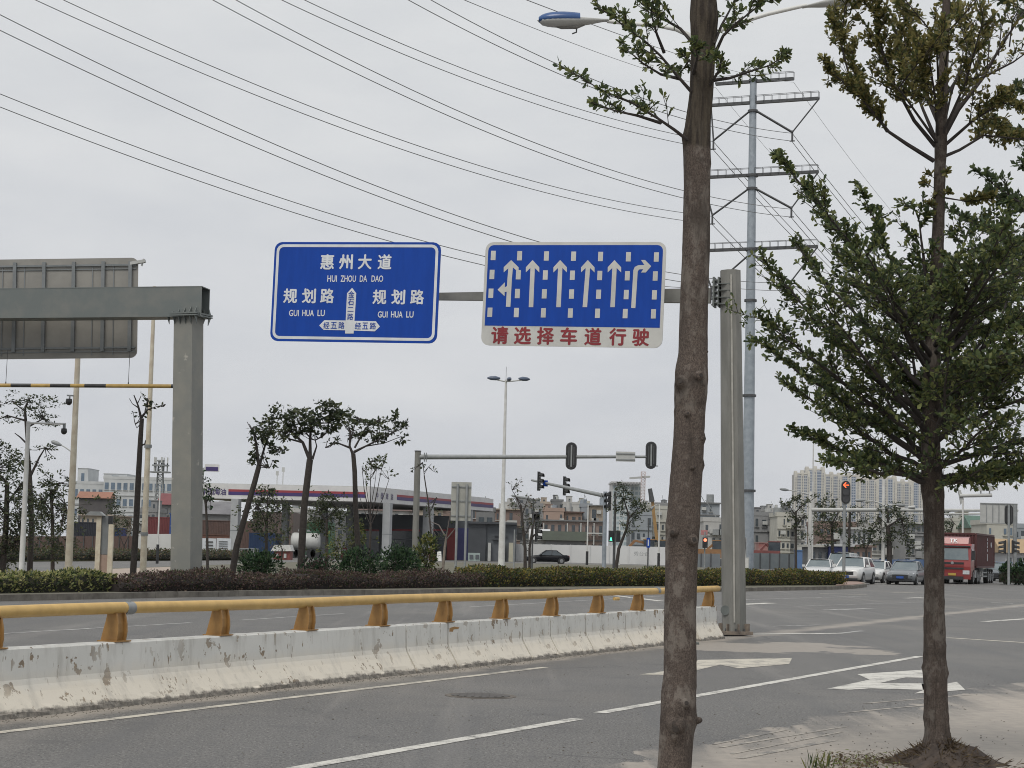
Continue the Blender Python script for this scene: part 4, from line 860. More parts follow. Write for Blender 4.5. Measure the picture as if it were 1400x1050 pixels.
o = leaves('dry_grass', P, A, rng.uniform(.03, .12, len(P)), [leafmat('dry_straw', (.14, .105, .06)), leafmat('dark_straw', (.06, .045, .03)), leafmat('brown_straw', (.085, .06, .038))], W=.10, up=.3); tag(o, kind='stuff')
struct('soil_mound', mb, mat('dark_mound_soil', (.085, .065, .052), (.04, .032, .028), 9, .95, bump=.8, bscale=40))
# third tree of the row, mostly outside the frame
Y3 = 23.0; b3 = gp(1498, 963); b3 = at(1498, 800, Y3); b3[2] = 0
t3 = thing('street_tree', b3, 'dark street tree at the right edge behind the two tiered tree', 'tree', 'street trees on the near verge')
mb = MB(); tpx = [(1498, 960, 30), (1498, 700, 25), (1500, 450, 20), (1505, 200, 13), (1508, 0, 7)]; TP = [at(x, y, Y3) for x, y, w_ in tpx]; TP[0][2] = 0; trunk_tube(mb, TP, [w_*Y3/FPX/2 for *_, w_ in tpx], 20); mb.build('trunk', m_bark, t3)
wood = MB(); f3 = Foliage()
for y0, tip, dY in [(330, (1342, 240), -.2), (320, (1350, 262), .6), (380, (1300, 288), 0), (220, (1355, 172), .2), (420, (1360, 320), -.8), (300, (1390, 225), -1.), (190, (1392, 120), .4), (450, (1400, 330), .9), (500, (1350, 400), 0), (250, (1650, 150), 0), (350, (1660, 260), .5), (450, (1680, 380), -.4), (300, (1560, 220), 1.8), (400, (1480, 330), 2.0), (420, (1540, 330), -1.8), (150, (1450, 40), .5), (120, (1580, 20), -.5), (480, (1390, 440), -.5)]:
    a = at(np.interp(y0, [0, 200, 450, 700], [1508, 1505, 1500, 1498]), y0, Y3); c = at(*tip, Y3+dY); m_ = (a+c)/2; m_[2] = a[2]+.3*(c[2]-a[2]); P = bez(a, m_, c, 8); wood.tube(P, [.03*(1-.85*i/7) for i in range(8)], 6); twiggy(wood, f3, P, .03, 15, .42, 7, .07, .25, .25, 1, 4)
for k in range(26):
    y0 = random.uniform(20, 560); an = random.uniform(0, 6.28); a = at(np.interp(y0, [0, 200, 450, 700], [1508, 1505, 1500, 1498]), y0, Y3); c = a+np.array([math.cos(an)*1.2, abs(math.sin(an))*1.2, random.uniform(.3, .9)]); P = bez(a, (a+c)/2-np.array([0, 0, .1]), c, 7); wood.tube(P, [.025*(1-.85*i/6) for i in range(7)], 5); twiggy(wood, f3, P, .025, 11, .42, 6, .07, .25, .25, 1, 3)
wood.build('branches', m_twig, t3); leaves('crown', f3.C, f3.A, f3.L, [L_near[0], L_near[2], L_near[2]], t3, near=False, W=.5)

# ------------------------------------------------------------------ hedges and bushes on the island
def hedge(name, label, cat, line, width, h0, mats, n, L, core, lump=.12, group=None):
    line = [np.asarray(p, float)*np.array([1, 1, 0]) for p in line]; seg = np.array([np.linalg.norm(b-a) for a, b in zip(line, line[1:])]); cum = np.concatenate([[0], np.cumsum(seg)]); T = cum[-1]
    ph = rng.uniform(0, 6, 6); hh = lambda s_, q=0: h0*(1+lump*(math.sin(s_*.9+ph[0])*.5+math.sin(s_*2.3+ph[1])*.4+math.sin(s_*5.1+ph[2]+q*3)*.35))
    def pt(s_):
        j = min(len(seg)-1, max(0, int(np.searchsorted(cum, s_)-1))); d = (line[j+1]-line[j])/seg[j]; return line[j]+d*(s_-cum[j]), np.array([-d[1], d[0], 0])
    root = thing(name, (*line[0][:2], .14), label, cat, group)
    mb = MB(); k = max(3, int(T/.5)); pr = [(-.42, 0), (-.45, .5), (-.36, .86), (.36, .86), (.45, .5), (.42, 0)]; vs = []
    for i in range(k+1):
        p, nn = pt(T*i/k); e = .6 if i in (0, k) else 1
        for q, z in pr: vs.append(p+nn*width*q*e+np.array([0, 0, .14+z*hh(T*i/k)*e]))
    mb.add(vs, [(i*6+j, i*6+j+1, i*6+7+j, i*6+6+j) for i in range(k) for j in range(5)]); mb.add(vs[:6], [tuple(range(6))]); mb.add(vs[-6:], [tuple(range(6))]); mb.build('stems', core, root)
    C, A = [], []
    for _ in range(n):
        s_ = random.uniform(0, T); p, nn = pt(s_); H = hh(s_); u = random.random()
        if u < .52: q, z = random.uniform(-.5, .5), H*random.uniform(.86, 1.06)
        else: q, z = random.choice((-.5, .5))*random.uniform(.85, 1.08), H*random.random()**.8
        e = min(1, min(s_, T-s_)/.4+.3); C.append(p+nn*width*q*e+np.array([0, 0, .15+z*(.7+.3*e)])); A.append(np.array([nn[0]*q, nn[1]*q, .55])+rng.normal(0, .5, 3))
    leaves('foliage', C, A, rng.uniform(.55, 1.3, n)*L, mats, root, W=.55)
    return root
m_core = mat('hedge_twigs', (.028, .03, .018), (.018, .018, .013), 14, 1); m_corep = mat('maroon_hedge_twigs', (.035, .028, .026), (.02, .017, .016), 14, 1)
hedge('hedge', 'low pale variegated hedge on the island beside the paved strip', 'hedge', [gp(-250, 819, .1), gp(-60, 813.5, .1), gp(60, 811.5, .1), gp(147, 810, .1)], 1.0, .46, L_var, 7000, .11, m_core, .22, group='hedges on the traffic island')
hedge('hedge', 'dull maroon leafless looking hedge under the heavy gantry post', 'hedge', [gp(150, 811, .1), gp(255, 809.5, .1), gp(400, 807, .1), gp(560, 805, .1), gp(645, 803.5, .1)], 1.3, .46, [L_purple[0], L_purple[1], L_purple[2], L_purple[0], L_purple[1], L_hedge[2]], 19000, .085, m_corep, .34, 'hedges on the traffic island')
hedge('hedge', 'long clipped yellow green hedge running to the island nose', 'hedge', [gp(638, 803.5, .1), gp(760, 802.5, .1), gp(900, 802, .1), gp(1015, 801.2, .1), gp(1080, 800.8, .1), gp(1143, 800.5, .1)], 1.5, .62, L_hedge, 27000, .115, m_core, .2, 'hedges on the traffic island')
def bush(label, cx, yb, Y, wpx, hpx, mats, n, L, depth=None, name='bush', group='bushes on the traffic island'):
    c = at(cx, yb, Y); c[2] = .14; k = Y/FPX; rx, h = wpx*k/2, hpx*k; ry = depth or rx*.8; root = thing(name, c, label, 'bush', group)
    bl = [(random.uniform(-.6, .6), random.uniform(-.5, .5), random.uniform(.35, .62), random.uniform(.35, .55)) for _ in range(7)]+[(0, 0, .5, .62)]
    C, A = [], []
    while len(C) < n:
        b = random.choice(bl); d = unit(rng.normal(size=3)); r = random.uniform(.75, 1.05); p = np.array([(b[0]+d[0]*b[3]*r)*rx, (b[1]+d[1]*b[3]*r)*ry, (b[2]+d[2]*b[3]*.8*r)*h])
        if p[2] < .02: p[2] = random.uniform(.02, .25)*h
        C.append(c+p); A.append(d+np.array([0, 0, .4])+rng.normal(0, .4, 3))
    mb = MB()
    for b in bl:
        e = c+np.array([b[0]*rx, b[1]*ry, b[2]*h]); mb.tube([c+np.array([b[0]*rx*.3, b[1]*ry*.3, 0]), e], [.04, .015], 5)
        for _ in range(4): d = unit(rng.normal(size=3)+np.array([0, 0, .6])); mb.tube([e, e+d*b[3]*h*.7], [.014, .004], 4)
    mb.build('stems', m_barkd, root); leaves('foliage', C, A, rng.uniform(.6, 1.3, n)*L, mats, root, W=.5)
bush('dark green bush left of the bulky bush group behind the maroon hedge', 362, 799, 69, 80, 46, L_bush, 2600, .12)
bush('dark green bush next to the thin signal mast foot', 540, 801, 72, 84, 58, L_bush, 3200, .12)
bush('dark green bush in the middle of the clump under the tallest trees', 490, 801, 70, 72, 54, L_bush, 2600, .12)
bush('small dark bush low in front of the clump of bushes', 440, 801, 68, 66, 42, [L_bush[1], L_purple[0], L_bush[0]], 1800, .11)
bush('tiny bare maroon bush beside the heavy gantry post foot', 300, 803, 64, 40, 30, L_purple, 260, .10)
bush('spiky yellow green shrub at the foot of the signal mast', 580, 775, 92, 42, 60, L_fresh, 700, .20)
bush('low green shrub between the sign posts and the long hedge', 660, 786, 86, 60, 16, L_hedge, 700, .14)
bush('low green tuft behind the long hedge near the white lamp post', 700, 786, 90, 60, 14, L_hedge, 600, .14)

# ------------------------------------------------------------------ trees further away
def px_tree(label, Y, trunk, branches, clumps, L, mats, dens=1.0, name='tree', bark=None, group='trees across the road', twigs=True, sq=.6):
    bark = bark or m_barkd; k = Y/FPX
    P = [at(x, y, Y) for x, y, w_ in trunk]; P[0][2] = min(P[0][2], .12); P[0][2] = .0
    root = thing(name, P[0], label, 'tree', group)
    mb = MB(); mb.tube(P, [max(.025, w_*k/2) for *_, w_ in trunk], 9, jit=.05); mb.build('trunk', bark, root)
    br = MB(); C, A, LL = [], [], []; dirs = []
    for pts in branches:
        dz = random.uniform(-1, 1)*abs(pts[-1][0]-pts[0][0])*k*.8
        Q = [at(x, y, Y+dz*i/(len(pts)-1)) for i, (x, y, w_) in enumerate(pts)]; br.tube(Q, [max(.012, w_*k/2) for *_, w_ in pts], 6)
    for cx, cy, rx, ry, n in clumps:
        n = int(n*dens*1.5); dz = random.uniform(-.7, .7)*rx*k; c = at(cx, cy, Y+dz); R_ = np.array([rx*k, rx*k*.8, ry*k])
        sub = [rng.normal(0, .60, 3) for _ in range(max(5, n//13))]
        if twigs and branches:
            for s_ in sub[:max(3, n//50)]:
                b = branches[min(range(len(branches)), key=lambda i: (branches[i][-1][0]-cx)**2+(branches[i][-1][1]-cy)**2)][-1]; b0 = at(b[0], b[1], Y); e = c+s_*R_; br.tube([b0, (b0+e)/2+np.array([0, 0, -.05]), e], [.022, .016, .008], 4, cap=False)
        for _ in range(n):
            s_ = sub[random.randrange(len(sub))]+rng.normal(0, .17, 3); 
            C.append(c+s_*R_); A.append(rng.normal(0, 1, 3)*np.array([1, 1, sq])+s_*.5); LL.append(L*.58*random.uniform(.6, 1.35))
    if br.v: br.build('branches', m_twig if bark is not m_barkw else m_twigp, root)
    if C: leaves('crown', C, A, LL, mats, root, W=.5)
    return root
px_tree('leaning thin tree with a small tattered crown right of the heavy gantry post', 66, [(314, 802, 9), (324, 745, 8.5), (338, 695, 8), (348, 660, 7.5), (354, 637, 7)], [[(354, 637, 5), (350, 605, 3.5), (345, 585, 2)], [(354, 640, 4), (362, 610, 3), (372, 585, 2)], [(352, 634, 3), (368, 640, 1.5)], [(352, 600, 2), (341, 580, 1)], [(364, 608, 2), (384, 612, 1)], [(345, 590, 1.5), (338, 577, .8)]],
        [(353, 585, 17, 14, 90), (373, 575, 17, 12, 110), (348, 618, 11, 14, 70), (372, 612, 10, 8, 40), (384, 617, 8, 4, 22), (365, 633, 14, 5, 24), (362, 597, 12, 12, 60)], .30, L_far)
px_tree('tall dark trunked tree with flat crown in the middle of the three', 69, [(411, 790, 11), (413, 740, 10.5), (416, 690, 9.5), (421, 650, 9), (424, 628, 9)], [[(424, 630, 6), (414, 605, 4.5), (398, 590, 3)], [(424, 632, 6), (424, 600, 4), (426, 575, 3)], [(427, 628, 4), (433, 610, 2), (431, 602, 1.5)], [(414, 605, 3), (395, 600, 2), (385, 590, 1)], [(426, 585, 2.5), (440, 572, 1.5), (455, 565, 1)], [(425, 600, 2), (410, 580, 1.5), (405, 568, 1)]],
        [(392, 578, 18, 11, 130), (410, 568, 22, 10, 170), (432, 580, 22, 11, 170), (452, 562, 22, 11, 190), (462, 572, 14, 9, 90), (398, 596, 12, 6, 50), (385, 592, 8, 6, 30), (426, 592, 14, 7, 60), (446, 586, 12, 6, 50)], .32, L_far)
px_tree('tall slim tree with spreading open crown beside the bulky bushes', 71, [(492, 790, 8), (489, 740, 7.5), (486, 690, 7), (485, 645, 6.5), (483, 620, 6)], [[(484, 625, 5), (478, 610, 3.5), (479, 590, 2.5)], [(484, 618, 4), (500, 610, 2.5), (520, 600, 2), (540, 590, 1)], [(478, 612, 3), (460, 605, 2), (445, 612, 1)], [(485, 612, 3), (500, 585, 2), (520, 572, 1)], [(500, 610, 2), (525, 606, 1.2), (548, 597, .8)], [(479, 592, 2), (470, 580, 1)], [(480, 600, 2), (488, 570, 1)]],
        [(500, 585, 18, 9, 80), (525, 575, 14, 7, 70), (545, 585, 12, 7, 60), (527, 595, 10, 6, 45), (552, 597, 7, 4, 25), (490, 592, 15, 9, 70), (478, 582, 14, 8, 60), (455, 605, 8, 4, 20), (510, 598, 13, 6, 45), (540, 572, 10, 5, 35), (485, 570, 10, 5, 18)], .32, L_far)
px_tree('pruned bare trunk with a few twigs beside the second cream pole', 66, [(181, 796, 9), (186, 720, 8.5), (189, 660, 8), (192, 600, 7), (194, 572, 6)], [[(193, 572, 4), (189, 555, 2.5), (183, 540, 1.5)], [(194, 570, 4), (202, 560, 2), (214, 556, 1), (226, 553, .8)], [(190, 558, 2), (181, 552, 1), (177, 545, .8)], [(198, 563, 1.5), (202, 545, .9)], [(192, 580, 2), (187, 585, 1), (185, 580, .8)], [(193, 609, 3), (198, 607, 2), (199, 602, 1.2)], [(188, 552, 1.5), (193, 541, .9)]],
        [(204, 559, 8, 4, 16), (198, 544, 8, 4, 10), (190, 565, 6, 6, 8), (218, 554, 6, 2.5, 6)], .26, L_far)
px_tree('leafy dark tree mass at the left edge behind the white camera pole', 70, [(2, 800, 9), (8, 720, 8), (10, 660, 6)], [[(10, 660, 4), (-10, 640, 2)], [(9, 690, 4), (30, 660, 2)], [(8, 700, 4), (-20, 680, 2)], [(8, 720, 3), (28, 735, 1.5)]], [(-20, 660, 34, 26, 420), (8, 640, 24, 22, 330), (28, 700, 24, 30, 420), (-15, 720, 36, 40, 600), (16, 745, 22, 26, 360), (40, 690, 20, 24, 220), (-5, 770, 30, 16, 240), (5, 615, 18, 12, 90)], .24, L_far)
px_tree('umbrella shaped tree with layered flat crown above the left hedge', 72, [(40, 795, 8), (43, 720, 7.5), (41, 660, 6.5), (37, 600, 5), (34, 560, 3.5)], [[(36, 585, 3), (60, 572, 1.5)], [(35, 575, 3), (10, 568, 1.5)], [(34, 560, 2.5), (40, 545, 1.2)], [(34, 562, 2), (15, 548, 1)], [(42, 650, 4), (54, 625, 2.5), (62, 612, 1.5)], [(38, 608, 3), (28, 598, 2), (20, 592, 1)], [(40, 640, 2.5), (20, 628, 1.5)]],
        [(35, 543, 34, 4, 130), (60, 554, 20, 4, 70), (10, 552, 20, 4, 80), (55, 567, 26, 4, 90), (5, 572, 20, 4, 70), (30, 562, 24, 4, 80), (62, 582, 14, 4, 30), (60, 613, 16, 4, 55), (18, 628, 22, 8, 120), (65, 625, 7, 3, 14), (70, 577, 10, 3, 24)], .20, L_far)
px_tree('bushy dark tree between the camera pole and the first cream pole', 80, [(72, 785, 6), (72, 720, 5), (70, 670, 4)], [[(70, 680, 3), (82, 660, 1.5)], [(71, 700, 3), (56, 680, 1.5)], [(71, 690, 3), (90, 690, 1.5)]], [(68, 660, 13, 13, 170), (80, 680, 16, 18, 230), (58, 690, 15, 20, 220), (90, 705, 14, 20, 200), (62, 720, 24, 22, 320), (86, 740, 16, 16, 160), (70, 752, 24, 10, 150), (95, 660, 6, 8, 50), (112, 690, 10, 12, 60)], .26, L_far)
px_tree('small tree whose leaves show left of the box beam post', 100, [(284, 778, 4), (283, 720, 3.5), (281, 680, 3)], [[(281, 690, 2), (290, 670, 1)], [(282, 700, 2), (276, 660, 1)]], [(281, 668, 10, 8, 60), (284, 685, 8, 7, 50), (278, 642, 6, 6, 26), (283, 655, 6, 3, 16)], .30, L_bush)
px_tree('round young tree in front of the canopy near the first column', 108, [(364, 785, 4.5), (364, 740, 4), (365, 700, 3.5)], [[(365, 715, 2.5), (352, 690, 1.2)], [(365, 710, 2.5), (380, 690, 1.2)], [(365, 700, 2), (366, 675, 1)]], [(366, 672, 14, 10, 170), (352, 690, 16, 14, 230), (378, 692, 16, 14, 230), (364, 706, 24, 14, 320), (372, 727, 22, 8, 130), (350, 722, 16, 8, 90)], .30, L_far)
px_tree('round young tree between the tall trunk and the slim trunk', 108, [(447, 785, 4.5), (447, 740, 4), (447, 710, 3.5)], [[(447, 715, 2.5), (435, 695, 1.2)], [(447, 712, 2.5), (460, 695, 1.2)]], [(446, 690, 20, 14, 260), (434, 704, 15, 14, 190), (460, 704, 15, 14, 190), (448, 718, 22, 12, 220), (450, 678, 16, 8, 90)], .30, L_far)
px_tree('yellowish young tree low before the slim trunk', 100, [(470, 790, 3.5), (470, 760, 3)], [[(470, 770, 2), (460, 750, 1)], [(470, 770, 2), (484, 752, 1)]], [(463, 745, 20, 16, 260), (487, 735, 14, 14, 180), (475, 758, 20, 10, 140), (490, 722, 8, 8, 60)], .28, L_fresh)
px_tree('brownish sapling standing under the canopy edge', 112, [(384, 782, 2.5), (386, 750, 2)], [[(386, 752, 1.5), (378, 735, .8)]], [(386, 732, 12, 12, 90), (380, 742, 12, 8, 60)], .26, [L_far[2], L_fresh[0], L_purple[1]])
px_tree('broom shaped leafless tree with a tuft of leaves above the canopy corner', 104, [(505, 785, 4), (506, 740, 3.5), (507, 715, 3)], [[(507, 715, 2), (498, 670, 1.2), (495, 640, .8)], [(507, 715, 2), (506, 670, 1.2), (508, 630, .8)], [(507, 712, 2), (516, 670, 1.2), (522, 640, .8)], [(507, 718, 1.5), (524, 680, 1), (532, 655, .7)], [(507, 720, 1.5), (495, 690, 1), (486, 660, .7)], [(506, 700, 1.2), (512, 665, .9), (515, 640, .6)], [(506, 702, 1.2), (500, 660, .8), (502, 632, .6)]], [(512, 630, 14, 5, 75), (520, 640, 14, 6, 50), (502, 640, 8, 7, 24), (530, 648, 7, 6, 20), (506, 655, 5, 8, 12), (526, 625, 4, 2, 8)], .32, [L_fresh[2], L_far[2], L_fresh[0]])
px_tree('spindly sapling with a handful of leaves against the signal mast', 98, [(588, 785, 3), (590, 740, 2.5), (586, 690, 2), (580, 650, 1.5)], [[(580, 650, 1.2), (578, 632, .8)], [(580, 645, 1), (590, 634, .6)], [(586, 690, 1.5), (597, 680, .8)], [(580, 648, .9), (586, 638, .6)]], [(578, 638, 6, 4, 10), (592, 642, 5, 4, 7), (561, 641, 3, 3, 5), (594, 690, 8, 8, 22), (585, 700, 6, 6, 14)], .26, L_far)
px_tree('pale forked little tree before the fuel shop', 112, [(605, 782, 4), (608, 750, 3.5), (610, 735, 3)], [[(610, 735, 2.5), (600, 718, 1.8), (586, 712, 1)], [(610, 738, 2.5), (618, 728, 1.6), (624, 720, 1)], [(610, 735, 2), (616, 700, 1)]], [(612, 705, 16, 8, 50), (622, 690, 8, 6, 26), (600, 735, 8, 5, 22), (640, 685, 6, 4, 14)], .26, L_far, bark=m_barkw)
px_tree('thin broken crowned tree right of the white lamp post', 120, [(718, 785, 5), (718, 750, 4.5), (714, 710, 3.5), (712, 690, 2.5)], [[(714, 705, 2), (722, 680, 1)], [(713, 700, 2), (706, 680, 1)], [(716, 735, 2), (726, 715, 1)], [(712, 690, 1.5), (700, 670, .7)]], [(704, 665, 10, 7, 34), (712, 658, 4, 4, 10), (700, 680, 6, 6, 18), (712, 690, 18, 8, 40), (727, 690, 12, 8, 34), (722, 720, 12, 12, 40), (716, 700, 10, 10, 30)], .26, [L_far[2], L_purple[1], L_far[0]])
px_tree('slim twin stem tree beside the black sedan', 122, [(724, 788, 4), (724, 750, 3.5), (728, 720, 2.5)], [[(728, 720, 1.6), (735, 700, 1)], [(725, 740, 1.5), (734, 728, .8)]], [(735, 700, 12, 6, 26), (738, 715, 8, 6, 16), (720, 740, 8, 10, 18)], .24, L_far)
px_tree('leaning leafy tree behind the pedestrian lights before the white wall', 160, [(842, 782, 5), (846, 750, 4.5), (856, 725, 3.5), (860, 705, 3)], [[(860, 705, 2.5), (852, 680, 1.5)], [(859, 710, 2), (872, 695, 1.2)], [(855, 725, 2), (860, 715, 1)]], [(848, 672, 9, 11, 150), (856, 684, 13, 12, 230), (872, 692, 13, 8, 150), (848, 694, 9, 12, 130), (864, 706, 10, 8, 110), (858, 722, 12, 9, 130), (876, 700, 8, 6, 40)], .36, L_far)
px_tree('dark tree left of the white signal mast across the junction', 150, [(1088, 790, 4), (1088, 740, 3.5), (1088, 700, 3)], [[(1088, 705, 2), (1078, 690, 1)], [(1088, 700, 2), (1098, 690, 1)], [(1088, 720, 2), (1100, 705, 1)]], [(1086, 680, 9, 6, 80), (1078, 690, 9, 7, 80), (1096, 690, 10, 8, 110), (1088, 704, 12, 9, 120), (1112, 678, 6, 3, 20), (1085, 718, 9, 6, 50), (1095, 730, 12, 8, 70)], .36, L_far)
px_tree('broad dark tree behind the white cars', 160, [(1138, 795, 4.5), (1138, 740, 4), (1137, 715, 3.5)], [[(1137, 718, 2.5), (1125, 700, 1.2)], [(1138, 715, 2.5), (1146, 700, 1.2)]], [(1122, 700, 12, 10, 180), (1138, 698, 13, 10, 190), (1130, 716, 17, 12, 240), (1145, 720, 9, 12, 130), (1125, 735, 12, 9, 110), (1120, 688, 8, 5, 60)], .38, L_far)
px_tree('dark tree behind the red arrow signal post', 165, [(1161, 795, 4), (1161, 740, 3.5), (1162, 700, 3)], [[(1162, 705, 2), (1172, 695, 1)], [(1161, 720, 2), (1152, 738, 1)]], [(1172, 693, 10, 6, 90), (1166, 708, 12, 10, 150), (1163, 735, 10, 9, 110), (1158, 742, 8, 6, 60), (1180, 712, 8, 6, 50)], .36, L_far)
px_tree('small dark tree behind the white hatchback', 150, [(1184, 795, 3.5), (1184, 750, 3)], [[(1184, 752, 2), (1178, 738, 1)], [(1184, 750, 2), (1192, 738, 1)]], [(1178, 738, 9, 8, 90), (1190, 738, 9, 8, 90), (1184, 728, 9, 6, 70)], .34, L_far)
px_tree('large dark tree left of the two tiered trunk behind the grey car', 150, [(1216, 797, 7.5), (1216, 750, 7), (1214, 720, 6)], [[(1214, 722, 3), (1200, 705, 1.5)], [(1214, 720, 3), (1232, 708, 1.5)], [(1214, 715, 3), (1214, 695, 1.5)]], [(1202, 712, 14, 11, 190), (1222, 704, 16, 10, 220), (1240, 712, 15, 11, 190), (1212, 728, 18, 12, 230), (1238, 732, 14, 12, 170), (1194, 735, 8, 10, 70), (1246, 750, 8, 7, 50), (1212, 694, 10, 5, 60)], .38, L_far)
px_tree('dark tree showing just right of the two tiered trunk', 170, [(1296, 795, 3.5), (1296, 740, 3)], [[(1296, 742, 2), (1304, 715, 1)]], [(1298, 710, 10, 8, 120), (1294, 725, 9, 9, 110)], .38, L_far)
px_tree('slender dark conifer like tree before the long factory', 240, [(158, 775, 2), (157, 730, 2), (157, 690, 1)], [], [(157, 685, 5, 10, 80), (157, 700, 9, 12, 150), (160, 716, 10, 10, 130), (149, 690, 5, 8, 50)], .5, L_far)
px_tree('brownish small tree before the white hoarding at left', 150, [(170, 782, 2.5), (170, 745, 2)], [[(170, 748, 1.5), (162, 728, .8)], [(170, 745, 1.5), (180, 725, .8)]], [(170, 722, 14, 10, 120), (182, 715, 10, 8, 60), (160, 715, 8, 8, 50)], .36, [L_far[2], L_far[1], L_purple[1]])
for i, (cx, w_, hh_, lab) in enumerate(((1376, 14, 26, 'dark round shrub right of the container truck'), (1395, 22, 30, 'dark shrub at the right edge behind the signal post'))): bush(lab, cx, 797, 132, w_, hh_, L_bush, 500, .3, group='shrubs at the right kerb')
hedge('hedge', 'low green hedge strip at the right edge of the junction', 'hedge', [gp(1366, 799), gp(1440, 801)], 1.2, 1.0, L_bush, 1500, .2, m_core)
hedge('hedge', 'low weedy hedge beyond the far carriageway at left', 'hedge', [gp(-40, 768), gp(60, 767), gp(150, 766.5), gp(240, 766), gp(330, 765.5)], 2.0, .55, [L_far[2], L_far[0], L_purple[1], L_hedge[3]], 7000, .18, m_core, .3)
# ------------------------------------------------------------------ posts, lamps and signals
def foot(x, y, Y): p = at(x, y, Y); p[2] = 0.0; return p
def zat(x, y, Y): return at(x, y, Y)[2]
def post_mb(x, Y, ytop, w0, w1, n=10, ybot=790):
    k = Y/FPX; b = foot(x, ybot, Y); t = b.copy(); t[2] = zat(x, ytop, Y); mb = MB(); mb.tube([b, (b+t)/2, t], [w0*k/2, (w0+w1)*k/4, w1*k/2], n); return mb, b, t
# cream and white posts at left
G = 'pale posts standing behind the left hedge'
mb, b, t = post_mb(93, 66, 425, 10.5, 6.5); r = thing('lamp_post', b, 'tall cream post passing behind the ribbed sign, nearer the left edge', 'lamp post', G); mb.build('pole', m_cream, r)
k = 66/FPX; cz = zat(97, 541, 66); mb = MB(); mb.bar((b[0], 66, cz), (b[0]-.30, 65.9, cz), .05); mb.tube([(b[0]-.2, 65.9, cz), (b[0]-.2, 65.9, cz-.12)], .03, 6); mb.build('camera_bracket', m_grey, r)
def dome(parent, c, R_):
    mb = MB(); k_ = 8; vs = []
    for i in range(k_+1):
        th = math.pi/2*i/k_
        for a in range(12): an = 2*math.pi*a/12; vs.append((c[0]+math.sin(th+.02)*0+R_*math.cos(th)*math.cos(an), c[1]+R_*math.cos(th)*math.sin(an), c[2]-R_*1.05*math.sin(th)))
    mb.add(vs, [(i*12+a, i*12+(a+1) % 12, (i+1)*12+(a+1) % 12, (i+1)*12+a) for i in range(k_) for a in range(12)], True)
    mb.tube([(c[0], c[1], c[2]), (c[0], c[1], c[2]+R_*.9)], [R_, R_*.85], 12); mb.build('dome_camera', m_black, parent)
dome(r, (b[0]-.22, 65.9, cz-.22), .115)
mb = MB(); mb.box((b[0]+.0, 66, .2), (.36, .36, .02)); mb.build('base_plate', m_grey, r)
mb, b, t = post_mb(195, 68, 391, 9.5, 4.5); r = thing('lamp_post', b, 'tall cream post rising behind the box beam, beside the pruned trunk', 'lamp post', G); mb.build('pole', m_cream, r)
for y in (730, 610): mb = MB(); z = zat(197, y, 68); mb.tube([(b[0], 68, z-.06), (b[0], 68, z+.06)], .135, 10); mb.build('band', m_grey, r)
mb, b, t = post_mb(29, 64, 576, 8, 5.5); r = thing('camera_post', b, 'white post with a side arm carrying a dome camera, by the dark tree mass', 'camera post', G); mb.build('pole', m_white, r)
e = at(90, 579, 64); mb = MB(); mb.tube([t-np.array([0, 0, .05]), np.array([e[0], 64, t[2]-.05])], .035, 8); mb.build('arm', m_white, r)
mb = MB(); q = at(88, 579, 64); mb.tube([(q[0], 64, t[2]-.05), (q[0], 64, t[2]-.22)], .05, 8); mb.build('camera_bracket', m_grey, r); dome(r, (q[0], 64, t[2]-.30), .105)
def lamp_arm(parent, a, b, c, R_=.04, head=.55):
    mb = MB(); mb.tube(bez(np.asarray(a), np.asarray(b), np.asarray(c), 7), np.linspace(R_, R_*.7, 7), 6); mb.build('arm', m_lgrey, parent)
    d = unit(np.asarray(c)-np.asarray(b)); mb = MB(); c = np.asarray(c); mb.tube([c-d*.1, c+d*head*.3, c+d*head*.8, c+d*head], [.06, .15, .13, .04], 8); mb.build('lamp_head', m_grey, parent)
mb, b, t = post_mb(93.5, 120, 621, 2.6, 1.8, 8); r = thing('street_lamp', b, 'distant single arm street lamp half hidden behind the first cream post', 'street lamp', 'single arm lamps in the distance'); mb.build('pole', m_lgrey, r); lamp_arm(r, t, at(92, 612, 120), at(82, 608, 120), .05, .6)
mb, b, t = post_mb(214, 130, 665, 2.6, 1.8, 8); r = thing('signal_post', b, 'thin white post with a dark foot before the white hoarding at left', 'post', 'thin white posts with dark feet'); mb.build('pole', m_white, r); mb = MB(); mb.tube([b, b+up*1.3], .10, 8); mb.build('dark_foot', m_black, r)
for x, lab in ((802, 'thin white post with a dark foot right of the black sedan'), (900, 'thin white post with a dark foot just left of the bare front trunk')):
    mb, b, t = post_mb(x, 190, 690, 2.4, 1.7, 8); r = thing('signal_post', b, lab, 'post', 'thin white posts with dark feet'); mb.build('pole', m_white, r); mb = MB(); mb.tube([b, b+up*1.5], .14, 8); mb.build('dark_foot', m_black, r)
    if x == 900: lamp_arm(r, t, at(898, 688, 190), at(893, 693, 190), .05, .5)
mb, b, t = post_mb(846, 200, 715, 2.2, 1.8, 8); r = thing('signal_post', b, 'short white post behind the leaning leafy tree', 'post'); mb.build('pole', m_white, r)
